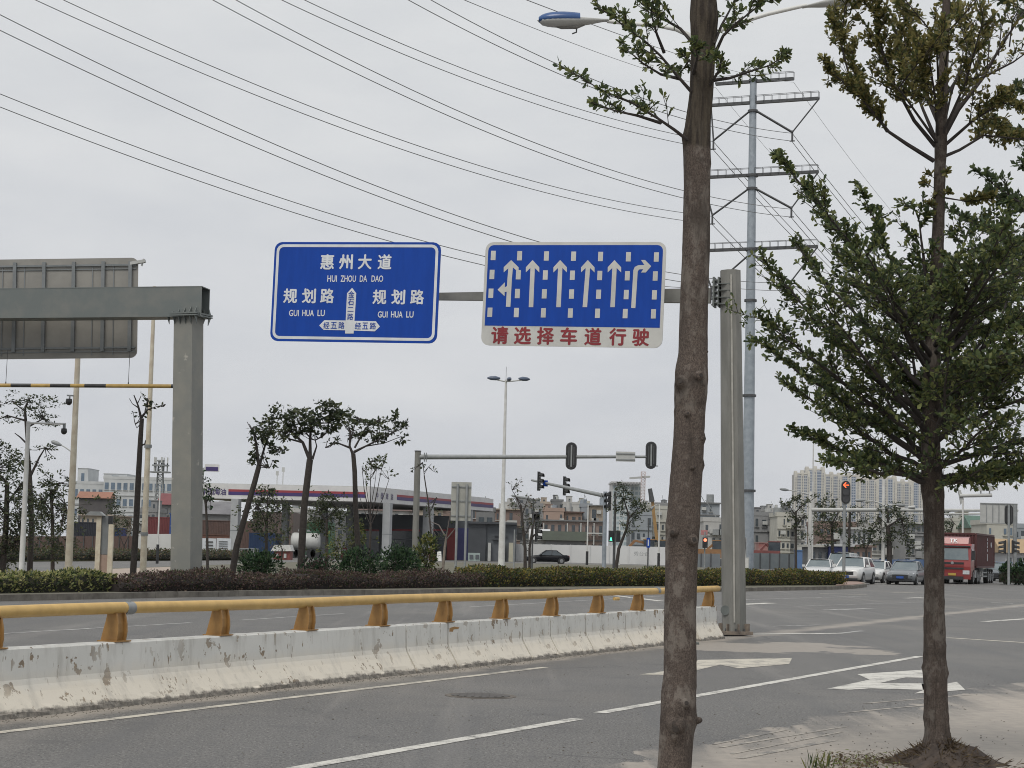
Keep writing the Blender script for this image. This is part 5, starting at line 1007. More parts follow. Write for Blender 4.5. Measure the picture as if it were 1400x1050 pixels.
# tall triple head lamp
mb, b, t = post_mb(685, 145, 519, 7.2, 3.2); r = thing('street_lamp', b, 'very tall white lamp post with three heads beside the grey fuel shop', 'street lamp'); mb.build('pole', m_white, r)
mb = MB(); z6 = zat(686, 695, 145); mb.tube([b, np.array([b[0], 145, z6])], [.27, .23], 12); mb.build('lower_sleeve', m_white, r)
mb = MB(); mb.tube([t, t+up*1.0], .02, 5); mb.build('lightning_rod', m_grey, r)
for px_, py_, dy in ((676, 517, 0), (696, 518.5, -1.6), (716, 518, .8)):
    c = at(px_, py_, 145+dy); m_ = (t+c)/2-up*.12; mb = MB(); mb.tube([t-up*.15, m_, c-up*.08], .05, 6); mb.build('arm', m_lgrey, r)
    d = unit((c-t)*np.array([1, 1, .1])); mb = MB(); mb.tube([c-d*.45, c-d*.1, c+d*.3, c+d*.55], [.06, .17, .15, .05], 10); mb.build('lamp_head', mat('lamp_head_blue_grey', (.10, .13, .19), (.08, .10, .15), 5, .35), r)
# signal heads
m_lensd = mat('unlit_lens', (.05, .052, .055), (.035, .036, .04), 5, .25)
m_red, m_green, m_amber = glow('red_lamp', (1.0, .14, .04), 1.7), glow('green_lamp', (.12, .95, .55), 1.6), glow('red_man_lamp', (1.0, .22, .12), 1.8)
def oval_head(parent, c, w_, h_, face, rim=None, lit=False):
    """a lens column with half round ends; face=-1 shows its lenses to us, +1 its back"""
    prof_ = []
    for i in range(9): a = math.pi*i/8; prof_.append((w_/2*math.cos(a), h_/2-w_/2+w_/2*math.sin(a)))
    for i in range(9): a = math.pi+math.pi*i/8; prof_.append((w_/2*math.cos(a), -h_/2+w_/2+w_/2*math.sin(a)))
    P = [np.asarray(c)+np.array([x, -.09, z]) for x, z in prof_]; mb = MB(); mb.prism(P, (0, .18, 0)); hd = mb.build('signal_head', m_black, parent)
    mb = MB(); A_ = [np.asarray(c)+np.array([x*1.16, face*.0-.012, z*(1+.09*w_/h_*2)]) for x, z in prof_]; mb.prism(A_, (0, .024, 0)); mb.build('backboard', rim or m_dark, hd)
    if face > 0:
        mb = MB(); mb.bar(np.asarray(c)+np.array([0, -.11, -h_*.42]), np.asarray(c)+np.array([0, -.11, h_*.42]), w_*.16, .05); mb.build('mounting_bar', m_grey, parent)
        mb = MB(); mb.box(np.asarray(c)+np.array([-w_*.26, -.10, 0]), (w_*.12, .03, h_*.7)); mb.box(np.asarray(c)+np.array([w_*.26, -.10, 0]), (w_*.12, .03, h_*.7)); mb.build('back_ridge', m_dark, hd)
    else:
        for i in range(3):
            z = (1-i)*(h_-w_)/2; cc_ = np.asarray(c)+np.array([0, -.10, z]); mb = MB(); mb.tube([cc_, cc_-np.array([0, .02, 0])], w_*.40, 14); mb.build('lens', m_lensd, hd)
            if i == 0 and lit:
                mb = MB(); s_ = w_*.34; q = lambda pts: mb.prism([cc_+np.array([x*s_, -.045, z_*s_]) for x, z_ in pts], (0, .02, 0))
                q([(-1, 0), (-.1, .95), (.12, .75), (-.55, .12), (-.55, -.12), (.12, -.75), (-.1, -.95)]); q([(-.6, .13), (1, .13), (1, -.13), (-.6, -.13)]); mb.build('lit_arrow', m_red, hd)
def side_head(parent, c, h_, az, lens=None):
    """three lens signal seen side on; its visors point along az"""
    d = np.array([math.cos(az), math.sin(az), 0]); c = np.asarray(c); mb = MB(); mb.box(c, (.16, .34, h_), az); hd = mb.build('signal_head', m_black, parent)
    mb = MB(); mb.box(c-d*.04, (.03, .52, h_*1.1), az); mb.build('backboard', m_dark, hd)
    for i in range(3):
        z = (1-i)*h_/3; p = c+d*.08+up*z; mb = MB(); r_ = h_/6*.92; n = np.array([-d[1], d[0], 0]); vs = []
        for t_, dz in ((0, 0), (.34, -.06)):
            for a in np.linspace(-.35, math.pi+.35, 9): vs.append(p+d*t_+n*math.cos(a)*r_+up*(math.sin(a)*r_+dz))
        mb.add(vs, [(j, j+1, j+10, j+9) for j in range(8)]+[(j+9, j+10, j+1, j) for j in range(8)]); mb.build('visor', m_dark, hd)
        mb = MB(); mb.tube([p, p+d*.012], r_*.85, 10); mb.build('lens', m_lgrey if lens is None else lens, hd)
# signal mast whose backs we see
Ym = 100.0; mb, b, t = post_mb(566.5, Ym, 617, 9.5, 8.8, 8, 785); r = thing('signal_mast', b, 'grey signal mast with a long arm, its two oval heads seen from behind', 'traffic signal'); mb.build('pole', m_post_r, r)
z_ = zat(580, 625, Ym); a0 = np.array([b[0], Ym, z_]); e = at(896, 624.5, Ym); a1 = np.array([e[0], Ym, e[2]])
mb = MB(); mb.tube([a0, a0+(a1-a0)*.4, a1], [.135, .115, .07], 12); mb.build('arm', m_grey, r)
mb = MB(); 
for q in (.35, .45): mb.box(a0+np.array([q, 0, 0]), (.035, .42, .46))
mb.build('flange', m_grey, r)
mb = MB(); mb.tube([t, t+up*.04], .19, 8); mb.build('cap', m_dark, r)
for x, y in ((781, 623.5), (890, 622.5)): c = at(x, y, Ym); oval_head(r, (c[0], Ym-.05, c[2]), .50, 1.36, 1)
c = at(855, 624.5, Ym); mb = MB(); mb.box((c[0], Ym-.16, c[2]), (1.02, .03, .52)); nm = mb.build('plate_back', m_lgrey, r); mb = MB(); mb.box((c[0], Ym-.20, c[2]+.15), (1.0, .03, .05)); mb.box((c[0], Ym-.20, c[2]-.15), (1.0, .03, .05)); mb.build('plate_rail', m_grey, nm)
c = at(893, 637, Ym); mb = MB(); mb.bar((c[0]+.05, Ym, c[2]), (c[0]+.25, Ym, c[2]), .05); mb.build('antenna', m_dark, r)
# sign seen from behind on two legs
Yb = 98.0; c0, c1 = at(617, 672, Yb), at(644.5, 672, Yb); zt, zb = zat(630, 659, Yb), zat(630, 712, Yb); ctr = foot(631, 790, Yb)
r = thing('back_of_sign', ctr, 'square grey sign back on two posts beside the signal mast', 'road sign'); mb = MB(); mb.box(((c0[0]+c1[0])/2, Yb+.06, (zt+zb)/2), (c1[0]-c0[0], .03, zt-zb)); mb.build('panel', mat('greenish_sheet_back', (.37, .375, .345), (.30, .305, .28), 2, .5), r)
for x in (625.5, 638): p = at(x, 680, Yb); mb = MB(); mb.tube([(p[0], Yb-.04, 0), (p[0], Yb-.04, zt-.1)], .065, 10); mb.build('leg', m_grey, r)
mb = MB()
for z in (zt-.25, (zt+zb)/2+.02, zb+.25): mb.box(((c0[0]+c1[0])/2, Yb+.03, z), (c1[0]-c0[0]-.04, .05, .06))
mb.build('cross_rail', m_grey, r)
# far mast arm with signals seen edge on
Yf = 165.0; mb, b, t = post_mb(825.5, Yf, 672, 6.2, 5.4, 10, 780); r = thing('signal_mast', b, 'far signal mast with a slanting arm of two visored heads above the white wall', 'traffic signal'); mb.build('pole', m_galv, r)
e = at(727, 656.5, Yf+6); h_ = np.array([b[0], Yf, zat(826, 678, Yf)]); mb = MB(); mb.tube([h_, (h_+e)/2, e], [.19, .16, .10], 10); mb.build('arm', m_grey, r)
mb = MB(); mb.box(h_-np.array([.35, 0, 0]), (.06, .5, .5)); mb.build('flange', m_grey, r)
az_ = rad(-28)
for x, y in ((737, 658), (772, 664.5)): c = at(x, y, Yf+4.5); side_head(r, c+np.array([0, -.3, 0]), 1.55, az_)
c = at(745.5, 661, Yf+5); mb = MB(); mb.box((c[0], c[1]-.25, c[2]), (.50, .03, .55), rad(30)); mb.build('small_blue_plate', m_blue, r)
side_head(r, np.array([b[0]+.35, Yf-.3, zat(830, 685, Yf)]), 1.5, rad(200))
# dark post with the green man
Yq = 162.0; mb, b, t = post_mb(839, Yq, 672, 4.2, 3.6, 8, 785); r = thing('pedestrian_signal', b, 'dark post with a lit green man beside the far signal mast', 'pedestrian signal'); mb.build('pole', m_dark, r)
c = np.array([b[0]-.30, Yq-.1, zat(832, 733, Yq)]); mb = MB(); mb.box(c, (.42, .22, .95)); hd = mb.build('signal_head', m_black, r)
mb = MB(); cz = c-up*.22-np.array([0, .12, 0]); mb.tube([cz+up*.13, cz+up*.05], .04, 6); mb.prism([cz+np.array(p) for p in ((-.05, 0, .06), (.05, 0, .06), (.06, 0, -.05), (.11, 0, -.17), (.05, 0, -.17), (0, 0, -.06), (-.05, 0, -.17), (-.11, 0, -.17), (-.06, 0, -.05))], (0, .02, 0)); mb.build('lit_figure', m_green, hd)
c2 = c+np.array([.62, 0, 0]); mb = MB(); mb.box(c2, (.36, .3, .95)); mb.build('rear_head', m_black, r)
# two minor signal posts left of it
Yr = 150.0; mb, b, t = post_mb(727, Yr, 681, 2.6, 2.2, 8, 785); r = thing('signal_post', b, 'thin post with a short arm and one visored head right of the white lamp post', 'traffic signal'); mb.build('pole', m_dark, r)
e = at(700, 677.5, Yr+1.5); mb = MB(); mb.tube([t-up*.1, e], [.11, .08], 8); mb.build('arm', m_grey, r); side_head(r, np.array([b[0]+.3, Yr-.1, zat(733, 727, Yr)]), 1.45, rad(-20))
mb, b, t = post_mb(702, Yr-8, 724, 2.4, 2.2, 8, 790); r = thing('pedestrian_signal', b, 'thin grey post with a dark box before the charcoal fuel shop wall', 'pedestrian signal'); mb.build('pole', m_grey, r); z = zat(708, 730, Yr-8); mb = MB(); mb.box((b[0]+.38, Yr-8, z), (.40, .3, .95)); hd = mb.build('signal_head', m_black, r); mb = MB(); mb.box((b[0]+.38, Yr-8.17, z+.2), (.3, .03, .3)); mb.build('lens', m_lensd, hd)
# red man left of the gantry post
mb, b, t = post_mb(963, 172, 727, 2.3, 2.0, 8, 780); r = thing('pedestrian_signal', b, 'small red pedestrian light on a thin post left of the octagonal gantry post', 'pedestrian signal'); mb.build('pole', m_grey, r)
z = zat(963, 742, 172); mb = MB(); mb.box((b[0], 171.8, z), (.46, .24, .95)); hd = mb.build('signal_head', m_black, r); mb = MB(); mb.tube([(b[0], 171.66, z+.24), (b[0], 171.64, z+.24)], .15, 12); mb.build('lit_figure', m_amber, hd)
mb = MB(); mb.box((b[0]-.05, 172.2, zat(963, 728, 172)), (.6, .04, .45)); mb.build('small_pink_board', mat('faded_pink', (.42, .20, .20), (.35, .16, .16), 4, .6), r)
mb, b, t = post_mb(885.5, 185, 710, 2.0, 1.8, 8, 780); r = thing('street_sign', b, 'slim dark post with a narrow blue plate left of the bare front trunk', 'street sign'); mb.build('pole', m_dark, r); z = zat(885, 742, 185); mb = MB(); mb.box((b[0], 184.8, z), (.34, .04, .95)); pl_ = mb.build('blue_plate', m_blue, r); mb = MB(); mb.box((b[0], 184.76, z), (.12, .02, .6)); mb.build('white_mark', m_signwhite, pl_)
# visored head peeking out beside the gantry post and a grey cabinet
mb, b, t = post_mb(1019, 176, 735, 2.2, 2.0, 8, 782); r = thing('signal_post', b, 'pale post with a visored signal head half hidden by the octagonal gantry post', 'traffic signal'); mb.build('pole', m_lgrey, r); side_head(r, np.array([b[0]-.25, 175.8, zat(1015, 743, 176)]), 1.0, rad(-150))
r = thing('control_cabinet', foot(1017, 778, 170), 'pale grey traffic control cabinet at the right foot of the octagonal post', 'cabinet'); c = foot(1017, 778, 170); h_ = zat(1017, 762, 170); mb = MB(); mb.box((c[0], 170, h_/2), (.8, .6, h_)); cb = mb.build('housing', m_lgrey, r); mb = MB(); mb.box((c[0], 169.69, h_/2), (.7, .02, h_*.85)); mb.build('door', m_white, r)
# red left arrow
Ya = 110.0; mb, b, t = post_mb(1153.5, Ya, 688, 4.6, 3.8, 10, 797); r = thing('arrow_signal', b, 'oval signal showing a lit red left arrow on the island nose', 'traffic signal'); mb.build('pole', m_grey, r)
c = at(1154.5, 673, Ya); oval_head(r, (b[0]+.05, Ya-.06, c[2]), .50, 1.32, -1, m_lgrey, True); mb = MB(); mb.tube([b, b+up*.32], [.16, .15], 10); mb.build('base_sleeve', m_barkd, r)
mb = MB(); z = zat(1153, 738, Ya); mb.box((b[0], Ya-.1, z), (.22, .08, .3)); mb.build('control_box', m_grey, r)
# overhead arm across the junction
Yo = 152.0; mb, b, t = post_mb(1107, Yo, 672, 6.6, 5.0, 10, 797); r = thing('signal_mast', b, 'white mast with a very long arm reaching across the junction', 'traffic signal'); mb.build('pole', m_white, r)
z0 = zat(1109, 697, Yo); e = at(1392, 703, Yo); mb = MB(); mb.tube([(b[0], Yo, z0), (e[0], Yo, e[2]+.3)], [.16, .10], 10); mb.build('arm', m_lgrey, r); mb = MB(); mb.tube([(at(1240, 697, Yo)[0], Yo-.05, z0-.18), (at(1385, 700, Yo)[0], Yo-.05, e[2]+.05)], .07, 8); mb.build('lower_rail', m_lgrey, r)
for x in (1227, 1246): c = at(x, 693.5, Yo); mb = MB(); mb.tube([(c[0]-.25, Yo, c[2]), (c[0]+.25, Yo-.1, c[2]+.02)], [.11, .14], 8); mb.tube([(c[0], Yo, c[2]), (c[0], Yo, z0)], .03, 5); mb.build('camera', m_lgrey, r)
mb, b, t = post_mb(1110, 185, 592, 3.0, 1.6, 8, 790); r = thing('street_lamp', b, 'tall thin white lamp pole behind the white mast with the long arm', 'street lamp', 'white lamps across the junction'); mb.build('pole', m_white, r); lamp_arm(r, np.array([b[0], 185, zat(1104, 677, 185)]), at(1092, 672, 185), at(1077, 670, 185), .06, .8)
mb, b, t = post_mb(1207, 150, 655, 5.4, 4.2, 10, 797); r = thing('street_lamp', b, 'white lamp pole in front of the large dark tree', 'street lamp', 'white lamps across the junction'); mb.build('pole', m_white, r); lamp_arm(r, np.array([b[0], 150, zat(1205, 690, 150)]), at(1195, 684, 150), at(1181, 684, 150), .06, .7); lamp_arm(r, np.array([b[0], 150, zat(1210, 693, 150)]), at(1217, 689, 150), at(1226, 690, 150), .06, .7)
# signal back and signs at the right edge
Yx = 128.0; mb, b, t = post_mb(1379, Yx, 690, 3.8, 3.2, 10, 797); r = thing('signal_post', b, 'slim post with an oval signal back before the grey sign back at the right edge', 'traffic signal'); mb.build('pole', m_grey, r)
c = at(1381.5, 704, Yx); oval_head(r, (b[0]+.05, Yx+.18, c[2]), .50, 1.28, 1)
for x, a in ((1374, 180), (1385, 0)): c = at(x, 748, Yx); side_head(r, np.array([c[0], Yx, c[2]]), .85, rad(a-8))
Yz = 135.0; c0, c1 = at(1340, 702, Yz), at(1391, 702, Yz); zt, zb = zat(1366, 688, Yz), zat(1366, 716, Yz); r = thing('back_of_sign', foot(1366, 795, Yz), 'wide pale grey sign back high at the right edge of the view', 'road sign'); mb = MB(); mb.box(((c0[0]+c1[0])/2, Yz, (zt+zb)/2), (c1[0]-c0[0], .05, zt-zb)); mb.build('panel', m_lgrey, r)
mb = MB()
for i in range(1, 6): x = c0[0]+(c1[0]-c0[0])*i/6; mb.bar((x, Yz-.05, zb), (x, Yz-.05, zt), .05)
for z in (zt-.03, zb+.03): mb.bar((c0[0], Yz-.05, z), (c1[0], Yz-.05, z), .06)
mb.build('cross_rail', m_grey, r); mb = MB(); p = at(1387, 740, Yz); mb.tube([(p[0], Yz-.1, 0), (p[0], Yz-.1, zt-.1)], .14, 10); mb.build('pole', m_grey, r)
Yc = 105.0; mb, b, t = post_mb(1316, 142, 684, 3.0, 2.4, 8, 797); r = thing('camera_post', b, 'pale post with a sideways pipe arm just right of the two tiered trunk', 'camera post'); mb.build('pole', m_white, r); mb = MB(); a_ = at(1312, 678, 142); e = at(1356, 677, 142); mb.tube([a_, e], .14, 8); mb.build('arm', m_lgrey, r); mb = MB(); mb.prism([at(1310, 670, 142), at(1313.5, 670, 142), at(1318, 683, 142), at(1314, 690, 142)], (0, .2, 0)); mb.build('end_plate', m_lgrey, r)
for x in (1341, 1353): c = at(x, 668, 142); mb = MB(); mb.box(c, (.5, .4, .35)); mb.tube([c, c-up*.5], .05, 6); mb.build('camera', m_lgrey, r)
# square twin post totem
Yt_ = 72.0; r = thing('gate_totem', foot(142, 795, Yt_), 'pair of cream square posts holding a dark grey panel under little caps', 'totem')
for x, w_, ytop in ((132.5, 6.5, 707), (149.5, 6.5, 717)): b = foot(x, 790, Yt_); mb = MB(); h_ = zat(x, ytop, Yt_); k = Yt_/FPX; mb.box((b[0], Yt_, h_/2), (w_*k, w_*k, h_)); mb.build('square_post', m_cream, r)
c = foot(141.2, 790, Yt_); zt, zb = zat(141, 705, Yt_), zat(141, 758, Yt_); mb = MB(); mb.box((c[0], Yt_+.04, (zt+zb)/2), (.30, .08, zt-zb)); mb.build('grey_panel', m_signrib, r); mb = MB(); mb.box((c[0], Yt_+.05, zb/2), (.30, .08, zb-.01)); mb.build('base_panel', mat('pinkish_stone', (.36, .27, .22), (.30, .22, .18), 4, .8), r)
c = at(131, 703, Yt_); mb = MB(); mb.prism([c+np.array([-.36, -.2, -.05]), c+np.array([.36, -.2, -.05]), c+np.array([.18, -.2, .10]), c+np.array([-.18, -.2, .10])], (0, .4, 0)); mb.build('cap', m_grey, r)
c = at(151.5, 711, Yt_); mb = MB(); mb.box(c, (.16, .16, .30)); mb.build('signal_head', m_black, r)
# ------------------------------------------------------------------ filling station
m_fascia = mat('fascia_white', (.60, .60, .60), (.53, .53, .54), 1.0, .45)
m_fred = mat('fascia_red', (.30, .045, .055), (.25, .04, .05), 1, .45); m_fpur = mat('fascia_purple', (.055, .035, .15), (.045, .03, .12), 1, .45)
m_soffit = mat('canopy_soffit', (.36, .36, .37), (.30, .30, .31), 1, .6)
m_column = mat('canopy_column_cladding', (.36, .375, .39), (.31, .325, .34), 1.2, .45)
m_charcoal = mat('charcoal_cladding', (.045, .05, .058), (.06, .066, .075), .7, .5); m_slate = mat('slate_cladding', (.10, .11, .125), (.085, .095, .105), .7, .5)
Ls_, Cs_, Rs_ = at(258, 670, 208), at(506, 676, 205), at(674.5, 688, 243)
zb, zt = at(505, 686, 205)[2], at(505, 666, 205)[2]
P2 = [np.array([p[0], p[1], zb]) for p in (Ls_, Cs_, Rs_, Rs_+(Ls_-Cs_))]
can = thing('station_canopy', (*Cs_[:2], 0), 'large white fuel station canopy with red and purple bands on square columns', 'canopy')
mb = MB(); mb.prism(P2, (0, 0, zt-zb)); mb.build('fascia', m_fascia, can)
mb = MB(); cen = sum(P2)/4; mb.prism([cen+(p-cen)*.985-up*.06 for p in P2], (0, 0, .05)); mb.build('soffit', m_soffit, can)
mb = MB(); mb.prism([cen+(p-cen)*.97+up*(zt-zb) for p in P2], (0, 0, .10)); mb.build('roof_rim', m_lgrey, can)
def face_strip(mb, a, b, f0, f1, z0, z1, off):
    d = (b-a)*np.array([1, 1, 0]); n = unit(np.array([d[1], -d[0], 0])); h = zt-zb; q = lambda f_, z: np.array([a[0]+d[0]*f_, a[1]+d[1]*f_, zb+h*z])+n*off; mb.prism([q(f0, z0), q(f1, z0), q(f1, z1), q(f0, z1)], -n*.02)
fL = lambda x: (x-258)/(506-258)
for nm, m_, z0, z1 in (('red_band', m_fred, .50, .66), ('purple_band', m_fpur, .27, .50)):
    for a, b, f0, f1 in ((P2[0], P2[1], fL(313), fL(500)), (P2[1], P2[2], .19, 1.0)): mb = MB(); face_strip(mb, a, b, f0, f1, z0, z1, .03); mb.build(nm, m_, can)
for a, b, f0, f1, sz in ((P2[0], P2[1], fL(276), fL(310), .78), (P2[1], P2[2], .03, .17, .78)):
    d = unit((b-a)*np.array([1, 1, 0])); n = np.array([d[1], -d[0], 0]); mb = MB()
    for i, ch in enumerate('中国海油'): f_ = f0+(f1-f0)*(i+.5)/4; plane_text(mb, ch, a+(b-a)*f_+up*(zt-zb)*.47+n*.04, d, up, (zt-zb)*.44, .012)
    mb.build('lettering', m_fpur, can)
for x, Y, w_ in ((319.5, 207, 14), (388, 222, 11), (441, 226, 10), (527.5, 208, 13.5), (583.5, 222, 15), (476, 228, 9), (640, 236, 9)):
    b = foot(x, 780, Y); k = Y/FPX; mb = MB(); mb.box((b[0], Y, zb/2), (w_*k*.8, w_*k*.62, zb), rad(-20)); mb.box((b[0], Y, .3), (w_*k*.95, w_*k*.75, .6), rad(-20)); cl_ = mb.build('column', m_column, can); mb = MB(); mb.box((b[0], Y, zb*.45), (w_*k*.815, w_*k*.635, .05), rad(-20)); mb.build('joint_line', m_slate, cl_)
for x, y in ((378.5, 647), (386.5, 642)):
    p = at(x, 664, 215); z1 = zat(x, y, 215); mb = MB(); mb.bar((p[0], 215, zt), (p[0], 215, z1), .09); mb.box((p[0], 215, z1), (.32, .1, .5)); mb.build('roof_antenna', m_lgrey, can)
r = thing('station_sign', foot(272, 780, 195), 'purple and white station sign board peeking out behind the box beam post', 'sign'); b = foot(272, 780, 195); z = zat(280, 639.5, 195); mb = MB(); mb.tube([b, b+up*z], .12, 8); mb.build('pole', m_lgrey, r); mb = MB(); p = at(297, 640, 195); mb.box(((b[0]+p[0])/2+.2, 195, z), (p[0]-b[0], .2, .75)); bd = mb.build('board', m_fascia, r); mb = MB(); mb.box(((b[0]+p[0])/2+.2, 194.88, z-.1), (p[0]-b[0]-.2, .03, .4)); mb.build('purple_band', m_fpur, bd)
def pbox(mb, x0, y0, x1, y1, Y, d, rz=0.0):
    X0, X1 = at(x0, (y0+y1)/2, Y)[0], at(x1, (y0+y1)/2, Y)[0]; z0, z1 = zat((x0+x1)/2, y1, Y), zat((x0+x1)/2, y0, Y)
    mb.box(((X0+X1)/2, Y+d/2, (z0+z1)/2), (X1-X0, d, z1-z0), rz); return mb
gy = lambda x, Y: 748.5+.025*(x-700)+FPX*EYE/Y     # image height of the ground at distance Y
r = thing('fuel_shop', foot(560, 775, 230), 'low charcoal fuel station shop with dark glass front under the canopy', 'shop')
mb = MB(); pbox(mb, 474, 706, 642, gy(560, 232), 232, 12); mb.build('wall', m_slate, r)
mb = MB(); pbox(mb, 473, 704, 643, 721, 231.6, 12.5); mb.build('parapet', mat('shop_parapet', (.085, .095, .105), (.07, .08, .09), .6, .5), r)
for x0, x1 in ((480, 518), (534, 574), (592, 610)):
    mb = MB(); pbox(mb, x0, 724, x1, 763, 231.8, .4); wf = mb.build('window', m_glass, r); mb = MB(); pbox(mb, x0, 737, x1, 738.2, 231.7, .3); mb.build('window_frame', m_slate, wf); mb = MB(); pbox(mb, x0, 723.5, x1, 726, 231.7, .3); mb.build('inner_sign', m_fred, wf)
for x0, x1, m_, nm in ((611, 623, mat('shop_red_panel', (.26, .04, .04), (.21, .035, .035), 1, .5), 'red_panel'), (623.5, 641, mat('shop_blue_panel', (.045, .05, .16), (.035, .04, .13), 1, .5), 'blue_panel')):
    mb = MB(); pbox(mb, x0, 722, x1, gy(x0, 231.5), 231.5, .6); mb.build(nm, m_, r)
mb = MB(); pbox(mb, 640, 714.5, 664, gy(650, 226), 226, 14); mb.build('annex_wall', m_charcoal, r); mb = MB(); pbox(mb, 664, 714.8, 706, gy(690, 226.5), 226.5, 14); mb.build('annex_wall', m_slate, r)
mb = MB(); pbox(mb, 639, 713.5, 707, 716.5, 225.6, 15); mb.build('annex_parapet', m_charcoal, r)
for x0, x1, m_ in ((667, 671, m_lgrey), (686, 690.5, m_lgrey), (695.5, 701.5, mat('ivory_pilaster', (.42, .41, .33), (.36, .35, .28), 1, .6))): mb = MB(); pbox(mb, x0, 742, x1, gy(x0, 225.8), 225.8, .6); mb.build('pilaster', m_, r)
for x0, x1 in ((673, 684), (676, 694)): mb = MB(); pbox(mb, x0, 732 if x0 > 673 else 736, x1, 733.2 if x0 > 673 else 738, 226.1, .3); mb.build('louvre', m_charcoal, r)
r = thing('cabinet', foot(648, 770, 222), 'pale teal utility cabinet at the foot of the charcoal shop wall', 'cabinet'); mb = MB(); pbox(mb, 640, 756, 656, gy(648, 222), 222, 1.0); mb.build('housing', mat('pale_teal', (.33, .40, .39), (.28, .34, .33), 2, .5), r)
for x0 in (642, 650): mb = MB(); pbox(mb, x0, 758.5, x0+5, 764, 221.9, .2); mb.build('vent_panel', m_slate, r)
for x, lab in ((590, 'red fuel pump between the two right canopy columns'), (470, 'red fuel pump left of the yellowish bushes under the canopy')):
    r = thing('fuel_pump', foot(x, 770, 218), lab, 'fuel pump', 'fuel pumps under the canopy'); mb = MB(); pbox(mb, x-4, 749, x+4, gy(x, 218), 218, .7); mb.build('housing', mat('pump_red', (.20, .05, .045), (.17, .045, .04), 2, .5), r); mb = MB(); pbox(mb, x-3, 751, x+3, 756, 217.9, .2); mb.build('display_panel', m_lgrey, r)
r = thing('notice_stand', foot(600, 770, 214), 'small white folding notice stand beside the right canopy column', 'notice stand'); c = foot(600, 770, 214); mb = MB(); mb.prism([c+np.array([-.3, 0, 0]), c+np.array([.3, 0, 0]), c+np.array([.22, .35, 1.05]), c+np.array([-.22, .35, 1.05])], (0, .05, 0)); mb.build('front_board', m_white, r); mb = MB(); mb.prism([c+np.array([-.3, .75, 0]), c+np.array([.3, .75, 0]), c+np.array([.22, .42, 1.05]), c+np.array([-.22, .42, 1.05])], (0, .05, 0)); mb.build('rear_board', m_lgrey, r)
# yard under and behind the canopy
r = thing('notice_board', foot(295, 765, 180), 'white site notice board with a blue foot below the first canopy column', 'notice board'); m_wb = mat('notice_white', (.55, .58, .62), (.48, .51, .55), 2, .5)
for x0, x1 in ((274, 295), (296, 315.5)): mb = MB(); pbox(mb, x0, 736, x1, 755, 180, .3); p_ = mb.build('panel', m_wb, r); mb = MB(); pbox(mb, x0, 755, x1, gy(x0, 180)-.5, 179.98, .32); mb.build('blue_foot', mat('foot_blue', (.03, .085, .28), (.025, .07, .23), 2, .5), p_)
mb = MB()
for y in (740, 744.5, 749): pbox(mb, 281, y, 291, y+1.7, 179.93, .05)
for y in (740, 743, 746, 749): pbox(mb, 299, y, 311, y+.7, 179.93, .05)
mb.build('printed_lines', m_dark, r)
r = thing('kiosk', foot(385, 768, 180), 'small red kiosk with a white pitched roof under the canopy', 'kiosk'); mb = MB(); pbox(mb, 374, 753, 397, gy(385, 180), 180, 2); mb.build('wall', mat('kiosk_red', (.20, .055, .045), (.16, .045, .04), 2, .6), r); mb = MB(); a_, b_, c_1, d_ = (at(x, y, 179.8) for x, y in ((370, 753.5), (399, 753.5), (396, 745), (375, 745))); mb.prism([a_, b_, c_1, d_], (0, 2.4, 0)); mb.build('roof', m_white, r)
for x in (377, 388): mb = MB(); pbox(mb, x, 757, x+3.5, 763, 179.9, .15); mb.build('window', m_lgrey, r)
def tank_truck(x0, x1, yc, Y, col, lab):
    a, b = at(x0, yc, Y), at(x1, yc, Y); a[2] = b[2] = 1.8; r = thing('tanker_trailer', (a[0], Y, 0), lab, 'tanker'); L_ = b[0]-a[0]; t = np.array([1.0, 0, 0]); mb = MB(); mb.tube([a, a+t*.12, a+t*.3, b-t*.3, b-t*.12, b], [.5, .82, .92, .92, .82, .5], 18); mb.build('tank', col, r)
    mb = MB(); mb.box(((a[0]+b[0])/2, Y, .8), (L_*.95, .8, .22)); mb.build('chassis', m_dark, r)
    for q in (.14, .30, .72, .86):
        for s_ in (-1, 1): c = np.array([a[0]+L_*q, Y+s_*.85, .5]); mb = MB(); mb.tube([c-np.array([0, .14, 0]), c+np.array([0, .14, 0])], .5, 14); mb.build('wheel', m_black, r)
    for q in (.3, .6): mb = MB(); c = a+t*L_*q+up*1.05; mb.tube([c, c+up*.2], .25, 10); mb.build('hatch', m_grey, r)
tank_truck(398, 438, 740, 205, m_lgrey, 'white tanker trailer parked behind the tall dark trunk')
def container(lab, x0, y0, x1, Y, d, m_, name='shipping_container', cat='container', ribs=True, group=None, yb=None):
    r = thing(name, foot((x0+x1)/2, 770, Y), lab, cat, group); mb = MB(); pbox(mb, x0, y0, x1, yb or gy((x0+x1)/2, Y), Y, d); mb.build('body', m_, r)
    if ribs:
        mb = MB(); n = max(3, int((x1-x0)/2.2))
        for i in range(n): x = x0+(x1-x0)*(i+.25)/n; pbox(mb, x, y0+1.2, x+(x1-x0)/n*.5, (yb or gy(x, Y))-1.2, Y-.05, .06)
        mb.build('corrugation', m_, r)
    mb = MB(); pbox(mb, x0-.2, y0-.3, x1+.2, y0+.8, Y-.08, d+.16); mb.build('top_rail', m_, r); return r
m_tarp = mat('faded_blue_sheet', (.07, .13, .28), (.055, .10, .22), 1.2, .6); m_navy = mat('navy_sheet', (.016, .018, .028), (.022, .025, .036), 1, .5); m_redc = mat('container_red', (.17, .042, .045), (.135, .036, .038), 1, .55); m_brownred = mat('rusty_roof_red', (.12, .075, .065), (.09, .06, .054), 1.5, .8)
container('faded blue container behind the round young tree under the canopy', 340, 729, 376, 212, 6, m_tarp)
